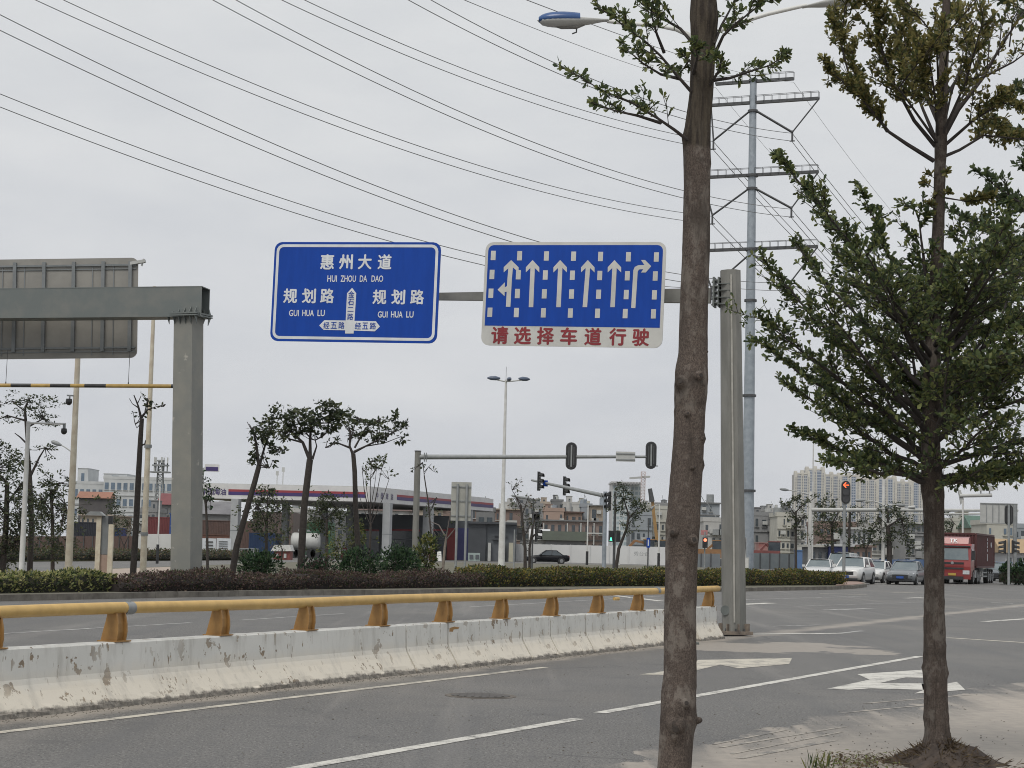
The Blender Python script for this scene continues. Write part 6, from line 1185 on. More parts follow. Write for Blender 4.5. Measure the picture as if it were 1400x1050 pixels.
container('navy blue container behind the cream posts at left', 98, 714, 131, 238, 8, m_navy)
container('small bright blue container right of the square twin posts', 152, 722, 162, 240, 5, mat('bright_blue_sheet', (.03, .07, .22), (.025, .055, .18), 1, .5))
container('red container above the white hoarding at left', 200, 707, 231, 250, 8, m_redc)
r = container('tall blue board with a white triangle beside the red container', 231.5, 702, 242, 246, 1, mat('board_blue', (.03, .075, .26), (.025, .06, .21), 1, .5), 'advert_board', 'board', False); mb = MB(); mb.prism([at(233, 719.5, 245.9), at(241.5, 719.5, 245.9), at(237.5, 711, 245.9)], (0, .05, 0)); mb.build('white_triangle', m_white, r)
container('grey low wall of a skip beside the leaning trunk', 326, 750, 350, 190, 2, m_grey, 'skip', 'skip', True)
container('dark green covered stall behind the tall dark trunk', 416, 714, 452, 255, 6, mat('stall_green', (.035, .12, .06), (.025, .085, .05), 1.3, .6), 'market_stall', 'stall')
container('brick red long shed seen under the canopy at left', 276, 712, 345, 262, 10, m_brownred, 'shed', 'shed', True)
container('rust coloured low shed roof behind the notice board', 272, 731, 316, 236, 5, mat('rust_roof', (.17, .085, .065), (.11, .06, .05), 1.5, .85), 'shed', 'shed', False)
container('brownish workshop right of the round young tree', 345, 700, 400, 285, 12, mat('workshop_brown', (.13, .10, .09), (.10, .08, .075), 1, .8), 'shed', 'shed', True)
# fences and hoardings
def fence(lab, x0, x1, ytop, Y0, Y1_, m_, name='fence', bay=14, mpost=None, yb=None, cat='fence'):
    r = thing(name, foot(x0, 770, Y0), lab, cat); n = max(2, int(abs(x1-x0)/bay))
    for i in range(n):
        f0, f1 = i/n, (i+1)/n; xa, xb = x0+(x1-x0)*f0, x0+(x1-x0)*f1; Ya_, Yb_ = Y0+(Y1_-Y0)*f0, Y0+(Y1_-Y0)*f1
        A_, B_ = foot(xa, 770, Ya_), foot(xb, 770, Yb_); h = zat(xa, ytop(xa) if callable(ytop) else ytop, Ya_); h1 = zat(xb, ytop(xb) if callable(ytop) else ytop, Yb_)
        d = unit(B_-A_); n_ = np.array([-d[1], d[0], 0]); A2, B2 = A_+d*.02, B_-d*.02
        mb = MB(); mb.prism([A2, B2, B2+up*h1, A2+up*h], n_*.06); mb.build('panel', m_, r)
        mb = MB(); mb.bar(A_-n_*.06, A_-n_*.06+up*(h+.05), .10); mb.build('post', mpost or m_, r)
    return r
m_hoard = mat('white_hoarding', (.58, .59, .59), (.53, .54, .54), .4, .5)
fence('long white hoarding wall behind the black sedan', 700, 912, lambda x: 743.5+.022*(x-707), 238, 236, m_hoard, 'hoarding', 26, cat='hoarding')
mb = MB(); plane_text(mb, '秀台合', at(877, 757, 235.6), np.array([1.0, 0, 0]), up, .52, 0, 1.9); h_ = mb.build('hoarding_text', m_grey, [o for o in COL.objects if o.get('category') == 'hoarding'][0])
fence('white hoarding below the red container at left', 186, 243, 730, 236, 236, m_hoard, 'hoarding', 20, cat='hoarding')
fence('brown slatted fence with dark posts behind the cream posts at left', -20, 186, 733, 232, 232, mat('brown_fence_paint', (.11, .07, .062), (.085, .058, .052), 1.5, .8, stretch=(8, 1, 1)), 'fence', 12, m_dark)
fence('grey metal hoarding with dark frame right of the octagonal gantry post', 1026, 1092, lambda x: 756+.025*(x-1030), 215, 212, mat('grey_hoarding', (.13, .15, .16), (.10, .12, .13), .8, .5), 'hoarding', 13, m_dark, cat='hoarding')
fence('grey metal hoarding between the bare front trunk and the octagonal post', 945, 985, 757, 216, 216, mat('steel_hoarding', (.17, .19, .20), (.14, .155, .17), .8, .5), 'hoarding', 11, m_dark, cat='hoarding')
fence('blue metal hoarding behind the grey car and the two tiered trunk', 1180, 1300, 765, 170, 170, mat('blue_hoarding', (.085, .14, .26), (.07, .115, .21), .8, .55, stretch=(6, 1, 1)), 'hoarding', 12, cat='hoarding')
fence('pale blue hoarding at the right edge behind the signal post', 1362, 1430, 768, 168, 168, mat('pale_blue_hoarding', (.22, .28, .38), (.18, .23, .32), .8, .55, stretch=(6, 1, 1)), 'hoarding', 12, cat='hoarding')
mb = MB(); P_ = [gp(x, y) for x, y in ((-60, 768.5), (260, 766), (330, 765), (330, 757), (240, 752), (-60, 752))]; mb.prism([(p[0], p[1], 0) for p in P_], (0, 0, .12)); struct('grass_verge', mb, mat('verge_grass', (.085, .095, .04), (.12, .10, .06), .8, .95, bump=.5, bscale=8))
# ------------------------------------------------------------------ buildings
WM = {}
def house(lab, x0, x1, ytop, Y, d, wall, floors=3, cols=3, name='house', win=None, roof='flat', group=None, wfrac=.45, roofm=None, rz=0.0, yvis=None, hut=None, sill=True):
    X0, X1 = at(x0, ytop, Y)[0], at(x1, ytop, Y)[0]; H = zat((x0+x1)/2, ytop, Y); r = thing(name, ((X0+X1)/2, Y, 0), lab, name.replace('_', ' '), group); cx = (X0+X1)/2; Wd = X1-X0
    mb = MB(); mb.box((cx, Y+d/2, H/2), (Wd, d, H)); wl_ = mb.build('wall', wall, r)
    if roof == 'flat':
        mb = MB(); t = .35
        for a in ((cx, Y+.1, Wd+.3, t), (cx, Y+d-.1, Wd+.3, t)): mb.box((a[0], a[1], H+.35), (a[2], a[3], .75))
        for sx_ in (-1, 1): mb.box((cx+sx_*Wd/2, Y+d/2, H+.35), (t, d-.5, .75))
        mb.build('parapet', roofm or wall, r)
    elif roof == 'pitch':
        mb = MB(); o_ = .5; q = lambda x, y, z: np.array([x, y, z]); mb.prism([q(X0-o_, Y-o_, H), q(X0-o_, Y+d+o_, H), q(X0-o_, Y+d/2, H+min(2.4, d*.28))], (Wd+2*o_, 0, 0)); mb.build('roof', roofm or m_brownred, r)
    elif roof == 'slab': mb = MB(); mb.box((cx, Y+d/2, H+.12), (Wd+.9, d+.9, .25)); mb.build('roof', roofm or m_lgrey, r)
    if hut:
        for hx, hw, hh in hut: mb = MB(); hw = max(hw, .34); mb.box((cx+hx*Wd, Y+d*.5, H+hh/2), (hw*Wd, d*.5, hh)); mb.box((cx+hx*Wd, Y+d*.5, H+hh+.06), (hw*Wd+.3, d*.5+.3, .12)); hb2 = mb.build('roof_hut', roofm or wall, r); mb = MB(); mb.box((cx+hx*Wd, Y+d*.25-.02, H+hh*.45), (hw*Wd*.3, .1, hh*.5)); mb.build('window', win or m_glass, hb2)
    fh = H/floors; ww, wh = Wd/cols*wfrac, min(1.9, fh*.5)
    for f_ in range(floors):
        zc = fh*(f_+.55)
        for c in range(cols):
            if name == 'house' and random.random() < .22: continue
            jw = 1.0 if name != 'house' else random.choice((.6, .8, 1.0, 1.25)); xc = X0+Wd*(c+.5+(random.uniform(-.1, .1) if name == 'house' else 0))/cols; mb = MB(); mb.box((xc, Y-.03, zc), (ww*jw, .12, wh*random.choice((.75, 1.0)) if name == 'house' else wh)); w_ = mb.build('window', win or m_glass, r)
            if sill and ww*FPX/Y > 2.5: mb = MB(); mb.box((xc, Y-.12, zc-wh/2-.08), (ww+.3, .30, .12)); mb.build('sill', wall if not roofm else m_lgrey, w_)
        if floors > 1 and f_ > 0 and roof != 'pitch': mb = MB(); mb.box((cx, Y-.10, fh*f_), (Wd+.1, .24, .22)); mb.build('floor_band', roofm or wall, r)
    if name == 'house':
        for _ in range(random.randint(0, 2)):
            tx_, tr_ = cx+random.uniform(-.35, .35)*Wd, random.uniform(.5, .8); mb = MB(); mb.tube([(tx_, Y+d*.3, H+.3), (tx_, Y+d*.3, H+.3+random.uniform(1.0, 1.8))], tr_, 10); mb.build('water_tank', random.choice((m_lgrey, m_galv, m_grey)), r)
        for _ in range(random.randint(0, 3)):
            q_ = X0+Wd*random.uniform(.15, .85); f2 = random.randrange(1, max(2, floors)); bw = Wd*random.uniform(.2, .4); mb = MB(); mb.box((q_, Y-.6, fh*f2+.1), (bw, 1.2, .2)); mb.box((q_, Y-1.15, fh*f2+.6), (bw, .12, .8)); mb.build('balcony', random.choice((wall, m_lgrey, m_grey)), r)
        for _ in range(random.randint(1, 4)):
            mb = MB(); mb.box((X0+Wd*random.uniform(.08, .92), Y-.3, fh*random.uniform(.5, floors-.3)), (.9, .5, .65)); mb.build('air_conditioner', m_lgrey, r)
        if random.random() < .5: mb = MB(); mb.bar((cx+random.uniform(-.4, .4)*Wd, Y+2, H), (cx+random.uniform(-.4, .4)*Wd, Y+2, H+random.uniform(2, 4)), .12); mb.build('aerial', m_grey, r)
    return r
W_ = lambda n, c, c2=None: mat(n, c, c2, .35, .85, detail=6)
w_pink, w_pinkb, w_tan, w_grey, w_greyb, w_pale, w_cream, w_brick, w_whitew, w_bluegr = W_('pink_brick_wall', (.34, .255, .215)), W_('dull_pink_wall', (.25, .195, .175)), W_('tan_wall', (.36, .31, .255)), W_('grey_render', (.24, .245, .25)), W_('stained_grey_render', (.17, .175, .18)), W_('pale_render', (.42, .42, .41)), W_('cream_render', (.46, .455, .41)), W_('brick_wall', (.21, .155, .135)), W_('white_render', (.50, .51, .52)), W_('blue_grey_render', (.30, .33, .36))
w_factory = W_('factory_white', (.50, .52, .53)); m_orange = mat('orange_roof_tiles', (.30, .15, .105), (.24, .12, .085), 1, .8)
house('long white factory block with window bands behind the pruned trunk', 142, 236, 655.5, 520, 30, w_factory, 4, 11, 'factory_building', m_glassb, wfrac=.62, hut=[(-.42, .14, 1.6)])
house('lower white factory wing left of the long block', 100, 142, 661.5, 530, 28, w_factory, 3, 5, 'factory_building', m_glassb, wfrac=.6, hut=[(-.38, .2, 4.5)])
house('white factory wing right of the lattice tower', 236, 268, 662, 540, 28, w_factory, 4, 4, 'factory_building', m_glassb, wfrac=.6)
house('workshop with a sloping orange tiled roof before the factory', 108, 148, 681, 400, 5, mat('dark_shed_wall', (.07, .065, .07), (.09, .085, .085), .5, .8), 1, 6, 'workshop', roof='pitch', roofm=m_orange, wfrac=.3)
house('beige sheet roofed hall below the orange tiled workshop', 110, 152, 705, 330, 18, w_tan, 2, 6, 'workshop', roof='slab', roofm=mat('beige_sheet_roof', (.40, .34, .29), (.34, .29, .25), .5, .7), wfrac=.3)
house('grey three floor house left of the first canopy column', 190, 214, 700, 360, 10, w_grey, 3, 3, hut=[(.2, .3, 2.2)])
house('dark grey house with a red roof beside the lattice tower foot', 216, 240, 690, 380, 12, w_greyb, 3, 3, roof='pitch', roofm=m_redc)
house('pale house half hidden under the canopy edge', 262, 288, 697, 380, 12, w_pale, 3, 3); house('narrow white house seen just left of the first canopy column', 300, 318, 690, 385, 10, w_whitew, 4, 2)
house('wide grey roofed hall under the canopy at left', 276, 312, 703, 340, 12, w_greyb, 1, 5, 'workshop', roof='pitch', roofm=mat('grey_sheet_roof', (.19, .19, .20), (.13, .13, .14), .4, .8))
house('pale grey house behind the round young trees', 392, 422, 700, 360, 12, w_pale, 3, 4); house('grey house with stained wall under the canopy centre', 424, 470, 703, 370, 12, w_greyb, 3, 5)
house('tan house with a white roof slab above the shop parapet', 566, 606, 697, 400, 12, w_tan, 3, 4, roof='slab'); house('pale house with a brown roof above the shop parapet', 478, 560, 698, 410, 14, w_pale, 3, 7, roof='pitch')
house('brown roofed row house behind the square sign back', 606, 652, 693, 400, 14, w_brick, 3, 5, roof='slab', roofm=w_pale)
house('grey blank sided house just right of the canopy end', 651, 676, 699, 330, 12, w_greyb, 2, 2); house('brick house with a low tan roof right of the canopy end', 676, 712, 697, 420, 12, w_brick, 3, 4, roof='slab', roofm=w_tan)
house('grey house cluster left of the pink building', 700, 742, 692, 440, 12, w_grey, 4, 5, hut=[(-.2, .25, 2), (.25, .2, 1.6)])
house('pink brick house with two square windows', 744, 771, 699, 385, 10, w_pink, 3, 3, hut=[(-.25, .3, 1.4)]); house('pink house with a brown balcony roof beside the pink brick house', 771.5, 796, 701, 388, 10, w_pink, 3, 3, roof='slab', roofm=m_brownred)
house('long dull pink terrace with white pillars above the white hoarding', 742, 826, 713, 330, 10, w_pinkb, 2, 9, 'terrace', roof='slab', roofm=w_greyb)
t_ = [o for o in COL.objects if o.get('category') == 'terrace'][0]
for x in (743, 775.5, 794, 812): mb = MB(); pbox(mb, x-.7, 715, x+.7, 745, 328.8, .5); mb.build('pillar', m_lgrey, t_)
mb = MB(); pbox(mb, 742, 727.5, 826, 729.5, 328.6, .8); mb.build('balcony_slab', m_lgrey, t_)
house('blue grey house between the pink house and the far signal mast', 795, 809, 693, 395, 10, w_bluegr, 4, 2); house('tan house with a dark roof edge behind the far signal mast', 808, 829, 692, 380, 10, w_tan, 3, 2, roof='slab', roofm=w_greyb)
house('dark low shed with a green awning above the black sedan', 746, 800, 739, 290, 5, w_greyb, 1, 6, 'shed', roof='pitch', roofm=mat('dull_green_roof', (.05, .062, .045), (.04, .046, .036), .6, .8))
house('white roofed shed left of the dark low shed', 728, 748, 738, 292, 6, w_pale, 1, 2, 'shed', roof='pitch', roofm=w_whitew)
house('grey blue house behind the leaning leafy tree', 862, 892, 704, 390, 12, w_bluegr, 3, 4, hut=[(-.2, .3, 1.6)]); house('cream house beside the excavator boom', 893, 912, 696, 400, 10, w_cream, 4, 2); house('pale grey house behind the bare front trunk', 908, 952, 700, 430, 12, w_pale, 4, 4)
for i, (x0, x1, yt, Y, m_, lab) in enumerate(((688, 704, 689, 600, w_pale, 'small pale skyline house near the white lamp post'), (712, 730, 687, 640, w_grey, 'grey skyline house with a roof hut behind the thin trees'), (730, 752, 688.5, 620, w_tan, 'tan skyline house above the pink brick house'), (754, 770, 685.5, 640, w_greyb, 'dark grey skyline house under the far mast arm'), (770, 792, 689, 620, w_pale, 'pale skyline house above the brown balcony roof'), (792, 806, 687.5, 640, w_cream, 'cream skyline house left of the far signal mast'), (878, 896, 693, 620, w_pale, 'pale skyline house behind the excavator boom'), (896, 915, 690, 640, w_grey, 'grey skyline house left of the bare front trunk'), (1032, 1052, 699, 700, w_grey, 'small grey skyline house just right of the transmission pole'), (1050, 1066, 697, 720, w_pale, 'small pale skyline house beyond the grey houses'), (1066, 1090, 700, 700, w_greyb, 'dark skyline house behind the cream house'))):
    house(lab, x0, x1, yt, Y, 12, m_, 4, 3, hut=[(random.uniform(-.3, .3), random.uniform(.2, .4), random.uniform(1.5, 2.6))], sill=False)
house('stained grey apartment house between the front trunk and the gantry post', 950, 984, 688.5, 380, 14, w_bluegr, 5, 4, roof='slab', roofm=w_greyb); house('pale house with a white panel behind the red pedestrian light', 962, 990, 713, 330, 10, w_pale, 3, 3)
house('stained grey house just right of the transmission pole', 1030, 1058, 705, 350, 12, w_grey, 3, 3, hut=[(-.2, .3, 1.5)]); house('grey house with balconies left of the cream house', 1057, 1081, 709, 345, 12, w_greyb, 3, 3); house('cream four floor house with square windows left of the white mast', 1063, 1080.5, 706, 335, 10, w_cream, 4, 3); house('pale yellow house partly behind the dark tree at the white mast', 1080.5, 1101, 707, 338, 10, w_pale, 4, 3)
house('white shop building with a blue sign behind the red arrow signal', 1164, 1192, 724, 230, 8, w_whitew, 2, 4, 'shop_building', roof='slab'); house('low blue shuttered shop behind the white cars', 1134, 1162, 747, 205, 6, mat('shutter_blue', (.045, .06, .20), (.035, .045, .15), .8, .6), 1, 3, 'shop_building', roof='slab', roofm=w_whitew); house('brownish pink shop row behind the white hatchback', 1162, 1192, 748, 210, 6, w_pink, 1, 4, 'shop_building', roof='slab', roofm=w_brick); house('dark open shop left of the blue shuttered shop', 1108, 1134, 748, 206, 6, w_greyb, 1, 3, 'shop_building', roof='slab', roofm=w_cream)
house('grey five floor building beside the two tiered trunk', 1238, 1266, 716, 280, 14, w_grey, 4, 4, roof='slab'); house('brown brick building above the blue hoarding', 1120, 1170, 719, 300, 12, w_brick, 3, 6); house('grey building behind the large dark tree', 1192, 1240, 722, 290, 12, w_pale, 3, 6)
house('yellowish house with a railing roof above the container truck', 1304, 1332, 713, 360, 10, w_cream, 3, 3, hut=[(.2, .3, 1.8)]); house('beige house with a low roof right of the camera post', 1330, 1352, 722, 350, 10, w_tan, 2, 3, roof='pitch', roofm=mat('green_sheet_roof', (.09, .16, .13), (.07, .12, .10), .6, .7)); house('cream building with blue windows behind the wide sign back', 1349, 1388, 717, 300, 10, w_cream, 3, 4, win=m_glassb); house('grey building at the right edge behind the signal post', 1386, 1420, 722, 310, 12, w_bluegr, 3, 4); house('tan roofed stall behind the visored heads at the right edge', 1374, 1410, 756, 190, 5, w_whitew, 1, 3, 'stall', roof='pitch', roofm=mat('tan_sheet_roof', (.38, .28, .17), (.32, .24, .15), .7, .8)); house('white sheet roofed stall beside the container truck rear', 1365, 1384, 752, 200, 5, w_whitew, 1, 3, 'stall', roof='slab', roofm=w_whitew)
# high rises far away
def facade(name, wall, glassc, fl=3.0, sp=2.2):
    m = bpy.data.materials.new(name); nt, b = _nodes(m); g = nt.nodes.new('ShaderNodeNewGeometry'); s = nt.nodes.new('ShaderNodeSeparateXYZ'); nt.links.new(g.outputs['Position'], s.inputs[0])
    zf = _math(nt, 'FRACT', _math(nt, 'DIVIDE', s.outputs['Z'], fl)); hband = _math(nt, 'GREATER_THAN', zf, .42); xf = _math(nt, 'FRACT', _math(nt, 'DIVIDE', s.outputs['X'], sp)); vb = _math(nt, 'GREATER_THAN', xf, .25)
    nt.links.new(_mix(nt, _math(nt, 'MULTIPLY', hband, vb), wall, glassc), b.inputs['Base Color']); b.inputs['Roughness'].default_value = .5; return m
f_blue = facade('tower_window_bays', (.36, .39, .44), (.10, .14, .21)); f_dark = facade('tower_dark_bays', (.38, .38, .36), (.17, .18, .20)); f_blue2 = facade('tower_grey_bays', (.42, .43, .44), (.15, .175, .22)); w_tower = W_('tower_cream_wall', (.56, .545, .50)); w_towerg = W_('tower_grey_wall', (.38, .38, .375))
for i, (x0, x1, yt, Y, lab) in enumerate(((1086, 1108, 644, 2000, 'first cream high rise tower of the row, left end'), (1101, 1128, 638, 2040, 'tallest cream high rise tower with a stepped top near the left end'), (1124, 1150, 646, 2080, 'cream high rise tower behind the tall thin lamp pole'), (1146, 1176, 647, 2120, 'cream high rise tower behind the red arrow signal'), (1172, 1200, 651, 2160, 'cream high rise tower right of the red arrow signal'), (1196, 1226, 650, 2200, 'cream high rise tower behind the white lamp pole'), (1222, 1247, 656, 2240, 'cream high rise tower left of the two tiered trunk'), (1243, 1274, 655, 2280, 'last cream high rise tower, partly behind the two tiered trunk'))):
    X0, X1 = at(x0, yt, Y)[0], at(x1, yt, Y)[0]; H = zat(x0, yt, Y); W = X1-X0; r = thing('apartment_tower', ((X0+X1)/2, Y, 0), lab, 'apartment tower', 'row of cream high rise towers')
    mb = MB(); mb.box(((X0+X1)/2, Y+9, H*.48), (W, 14, H*.96)); mb.build('wall', w_towerg, r)
    n = 5
    for j in range(n):
        xc = X0+W*(j+.5)/n
        if j % 2 == 0: mb = MB(); hh_ = H*(.995 if j == 2 else .985); mb.box((xc, Y+3, hh_/2), (W/n*.92, 8, hh_)); mb.box((xc, Y+3, hh_+.8), (W/n*.8, 6, 1.6)); rb = mb.build('stair_core', w_tower, r); mb = MB(); mb.box((xc, Y-1.08, hh_*.48), (W/n*.22, .2, hh_*.93)); mb.build('window_bay', f_dark, rb)
        else: mb = MB(); mb.box((xc, Y+1.5, H*.475), (W/n*1.05, 6, H*.965)); mb.build('window_bay', f_blue if i % 2 else f_blue2, r); mb = MB(); mb.box((xc, Y+1.5, H*.972), (W/n*1.1, 6.6, 1.6)); mb.build('roof_band', w_tower, r)
r = thing('tower_block', foot(858, 760, 1500), 'glassy office tower under construction behind the leaning tree', 'tower block'); f_cw = facade('curtain_wall', (.42, .46, .47), (.25, .31, .34), 4.0, 3.0)
mb = MB(); pbox(mb, 836, 661, 862, 755, 1500, 40); mb.build('wall', w_whitew, r); mb = MB(); pbox(mb, 837, 664, 861, 752, 1498, 3); mb.build('window_bay', f_cw, r); mb = MB(); pbox(mb, 861, 661.5, 875.5, 755, 1510, 36); mb.build('side_wing', f_cw, r); mb = MB(); pbox(mb, 836, 658.5, 876, 661, 1496, 44); mb.build('parapet', w_whitew, r)
mb = MB()
for x in range(838, 876, 4): pbox(mb, x, 659.5, x+1.6, 663, 1494, 3)
mb.build('crown_openings', w_grey, r)
def lattice(name, lab, cat, x, ybot, ytop, Y, w0, w1, m_, n=14, extra=None):
    b = foot(x, ybot, Y); H = zat(x, ytop, Y); r = thing(name, b, lab, cat); mb = MB(); t = H/260+.05
    cor = lambda z: [b+np.array([sx_*(w0+(w1-w0)*z/H)/2, sy_*(w0+(w1-w0)*z/H)/2, z]) for sx_, sy_ in ((-1, -1), (1, -1), (1, 1), (-1, 1))]
    zs = np.linspace(0, H, n+1)
    for z0, z1 in zip(zs, zs[1:]):
        A_, B_ = cor(z0), cor(z1)
        for i in range(4): mb.bar(A_[i], B_[i], t*1.5); mb.bar(A_[i], B_[(i+1) % 4], t); mb.bar(B_[i], B_[(i+1) % 4], t)
    mb.build('lattice_mast', m_, r); return r, b, H
r, b, H = lattice('telecom_tower', 'thin lattice telecom tower rising above the white factory', 'telecom tower', 215.5, 740, 629, 480, 3.2, .9, m_grey, 18)
for z, w_ in ((H*.985, 1.6), (H*.93, 3.6), (H*.85, 4.4)): mb = MB(); mb.tube([b+up*z, b+up*(z+.35)], w_*.6, 12); mb.build('platform', m_grey, r)
for z in (H*.95, H*.88):
    for a in range(5): c = b+np.array([math.cos(a*1.257)*1.7, math.sin(a*1.257)*1.7, z]); mb = MB(); mb.bar(c-up*.2, c+up*1.8, .3); mb.build('antenna', m_lgrey, r)
r, b, H = lattice('tower_crane', 'red and white tower crane mast beside the office tower under construction', 'tower crane', 877.5, 750, 645, 1450, 3.0, 3.0, mat('crane_red_white', (.42, .30, .29), (.50, .48, .47), .05, .6), 26); mb = MB(); mb.bar(b+up*(H-4)+np.array([-8, 30, 0]), b+up*(H-4)+np.array([4, -10, 0]), 1.4); mb.build('jib', m_lgrey, r)
# ------------------------------------------------------------------ vehicles (local: forward +x, left +y)
m_tyre = mat('tyre_rubber', (.018, .018, .018), (.028, .027, .026), 8, .85); m_rim = mat('alloy_rim', (.35, .36, .37), (.28, .29, .30), 5, .35, .6); m_hl = mat('headlight_glass', (.55, .58, .60), (.40, .42, .45), 9, .1); m_tl = mat('tail_light', (.25, .02, .02), None, 5, .3)
m_shield = mat('reflective_windscreen', (.10, .13, .145), (.16, .19, .20), .8, .08, spec=.9); m_plate = mat('number_plate_blue', (.03, .09, .34), (.025, .075, .28), 3, .4)
def carpaint(name, c, rough=.28):
    m = mat(name, c, tuple(x*.93 for x in c), 1.0, rough); b = m.node_tree.nodes['Principled BSDF']; b.inputs['Coat Weight'].default_value = .3; b.inputs['Coat Roughness'].default_value = .06; return m
def _dull(m): m.node_tree.nodes['Principled BSDF'].inputs['Coat Weight'].default_value = 0; m.node_tree.nodes['Principled BSDF'].inputs['Specular IOR Level'].default_value = .22; return m
class Loc:
    def __init__(s, o, hd, zs=1.0): s.zs = zs; s.o = np.asarray(o, float); s.f = np.array([math.cos(hd), math.sin(hd), 0]); s.l = np.array([-math.sin(hd), math.cos(hd), 0])
    def __call__(s, x, y, z): return s.o+s.f*x+s.l*y+np.array([0, 0, z*s.zs])
def wheel(parent, T_, x, y, r_, w_):
    s_ = 1 if y > 0 else -1; mb = MB(); mb.tube([T_(x, y-s_*w_, r_), T_(x, y-s_*w_*.1, r_), T_(x, y, r_)], [r_*.98, r_, r_*.93], 20); wh = mb.build('wheel', m_tyre, parent)
    mb = MB(); mb.tube([T_(x, y-s_*.02, r_), T_(x, y+s_*.008, r_)], r_*.64, 16)
    for k in range(5): a = k*1.2566; mb.bar(T_(x, y+s_*.012, r_), T_(x+math.cos(a)*r_*.58, y+s_*.012, r_+math.sin(a)*r_*.58), r_*.16, .03)
    mb.build('rim', m_rim, wh)
def car(name, lab, cat, T_, L, W, H, paint, style='sedan', plate=True, group='cars waiting at the junction'):
    root = thing(name, T_.o, lab, cat, group); hL, hW = L/2, W/2
    belt, hood, deck = (.92, .90, .98) if style == 'sedan' else (1.06, 1.04, 1.1) if style == 'suv' else (1.15, 1.12, 1.2)
    g0 = .20 if style != 'suv' else .24
    st = {'sedan': [(hL, .48, .62, .72), (hL-.10, .26, .72, .88), (hL-.55, g0, .80, .97), (hL-1.15, g0, hood, 1.0), (.15*L, g0, belt, 1.0), (-.2*L, g0, belt+.02, 1.0), (-hL+.95, g0, deck, 1.0), (-hL+.3, .24, deck, .95), (-hL+.06, .34, deck-.1, .88), (-hL, .48, .80, .78)],
          'suv': [(hL, .50, .80, .78), (hL-.08, .30, .92, .90), (hL-.5, g0, .98, .98), (hL-1.0, g0, hood, 1.0), (.15*L, g0, belt, 1.0), (-.2*L, g0, belt+.03, 1.0), (-hL+.6, g0, deck, 1.0), (-hL+.15, .28, deck, .95), (-hL, .45, deck-.15, .86)],
          'van': [(hL, .50, .85, .82), (hL-.10, .30, .98, .92), (hL-.45, g0, 1.08, .98), (hL-.9, g0, hood, 1.0), (.15*L, g0, belt, 1.0), (-.2*L, g0, belt, 1.0), (-hL+.4, g0, deck, 1.0), (-hL+.1, .3, deck, .96), (-hL, .45, deck-.1, .9)]}[style]
    mb = MB(); vs = []
    for x, z0, z1, wf in st:
        w_ = hW*wf; zm = z0+(z1-z0)*.55
        for y, z in ((w_*.86, z0), (w_*.97, z0+.08), (w_, zm), (w_*.97, z1-.09), (w_*.86, z1-.01), (w_*.4, z1+.025), (-w_*.4, z1+.025), (-w_*.86, z1-.01), (-w_*.97, z1-.09), (-w_, zm), (-w_*.97, z0+.08), (-w_*.86, z0)): vs.append(T_(x, y, z))
    n = 12; mb.add(vs, [(i*n+j, i*n+(j+1) % n, (i+1)*n+(j+1) % n, (i+1)*n+j) for i in range(len(st)-1) for j in range(n)], True); mb.add(vs[:n], [tuple(range(n))[::-1]]); mb.add(vs[-n:], [tuple(range(n))])
    body = mb.build('body', paint, root)
    c = {'sedan': (.20*L, .02*L, -.20*L, -.36*L), 'suv': (.20*L, .05*L, -.36*L, -.45*L), 'van': (.30*L, .17*L, -.40*L, -.46*L)}[style]
    xb0, xt0, xt1, xb1 = c; bw, tw = hW*.92, hW*.72; zt_ = H
    A_ = [(xb0, bw, belt-.03), (xb1, bw, belt), (xt1, tw, zt_-.07), (xt0, tw, zt_-.06)]
    mb = MB(); rp_ = []
    for x in np.linspace(xt0+.06, xt1-.10, 6):
        e = 1-.35*abs((x-(xt0+xt1)/2)/((xt0-xt1)/2+.1))**3
        for y, z in ((tw*1.02, zt_-.09), (tw*.92, zt_-.03*1), (tw*.4, zt_-.0), (-tw*.4, zt_-.0), (-tw*.92, zt_-.03), (-tw*1.02, zt_-.09)): rp_.append(T_(x, y, z-(1-e)*.05))
    mb.add(rp_, [(i*6+j, i*6+j+1, i*6+7+j, i*6+6+j) for i in range(5) for j in range(5)], True); mb.add([p-up*.035 for p in rp_], [(i*6+6+j, i*6+7+j, i*6+j+1, i*6+j) for i in range(5) for j in range(5)])
    for s_ in (1, -1):
        for (xa, za, ya), (xb_, zb_, yb_) in (((xb0, belt-.04, bw), (xt0+.04, zt_-.08, tw)), ((xb1, belt, bw), (xt1-.04, zt_-.08, tw)), (((xb0+xb1)/2-.05, belt, bw), ((xt0+xt1)/2-.05, zt_-.07, tw))): mb.bar(T_(xa, s_*ya, za), T_(xb_, s_*yb_, zb_), .07)
    mb.build('roof', paint, root)
    q = lambda *p: MB().prism([T_(*a) for a in p], (0, 0, .001))
    def pane(nm, pts, m_):
        mb = MB(); mb.quad(*[T_(*a) for a in pts]); P_ = [np.array(v) for v in mb.v]; n_ = np.cross(P_[1]-P_[0], P_[2]-P_[0]); n_ /= np.linalg.norm(n_); cc_ = sum(P_)/len(P_)
        mb = MB(); mb.prism([cc_+(p-cc_)*.985-n_*.012 for p in P_], n_*.02); return mb.build(nm, m_, root)
    pane('windscreen', [(xb0, bw*.97, belt-.02), (xb0, -bw*.97, belt-.02), (xt0, -tw*.96, zt_-.08), (xt0, tw*.96, zt_-.08)], m_shield)
    pane('rear_window', [(xb1, bw*.95, belt+.02), (xt1, tw*.95, zt_-.09), (xt1, -tw*.95, zt_-.09), (xb1, -bw*.95, belt+.02)], m_glass)
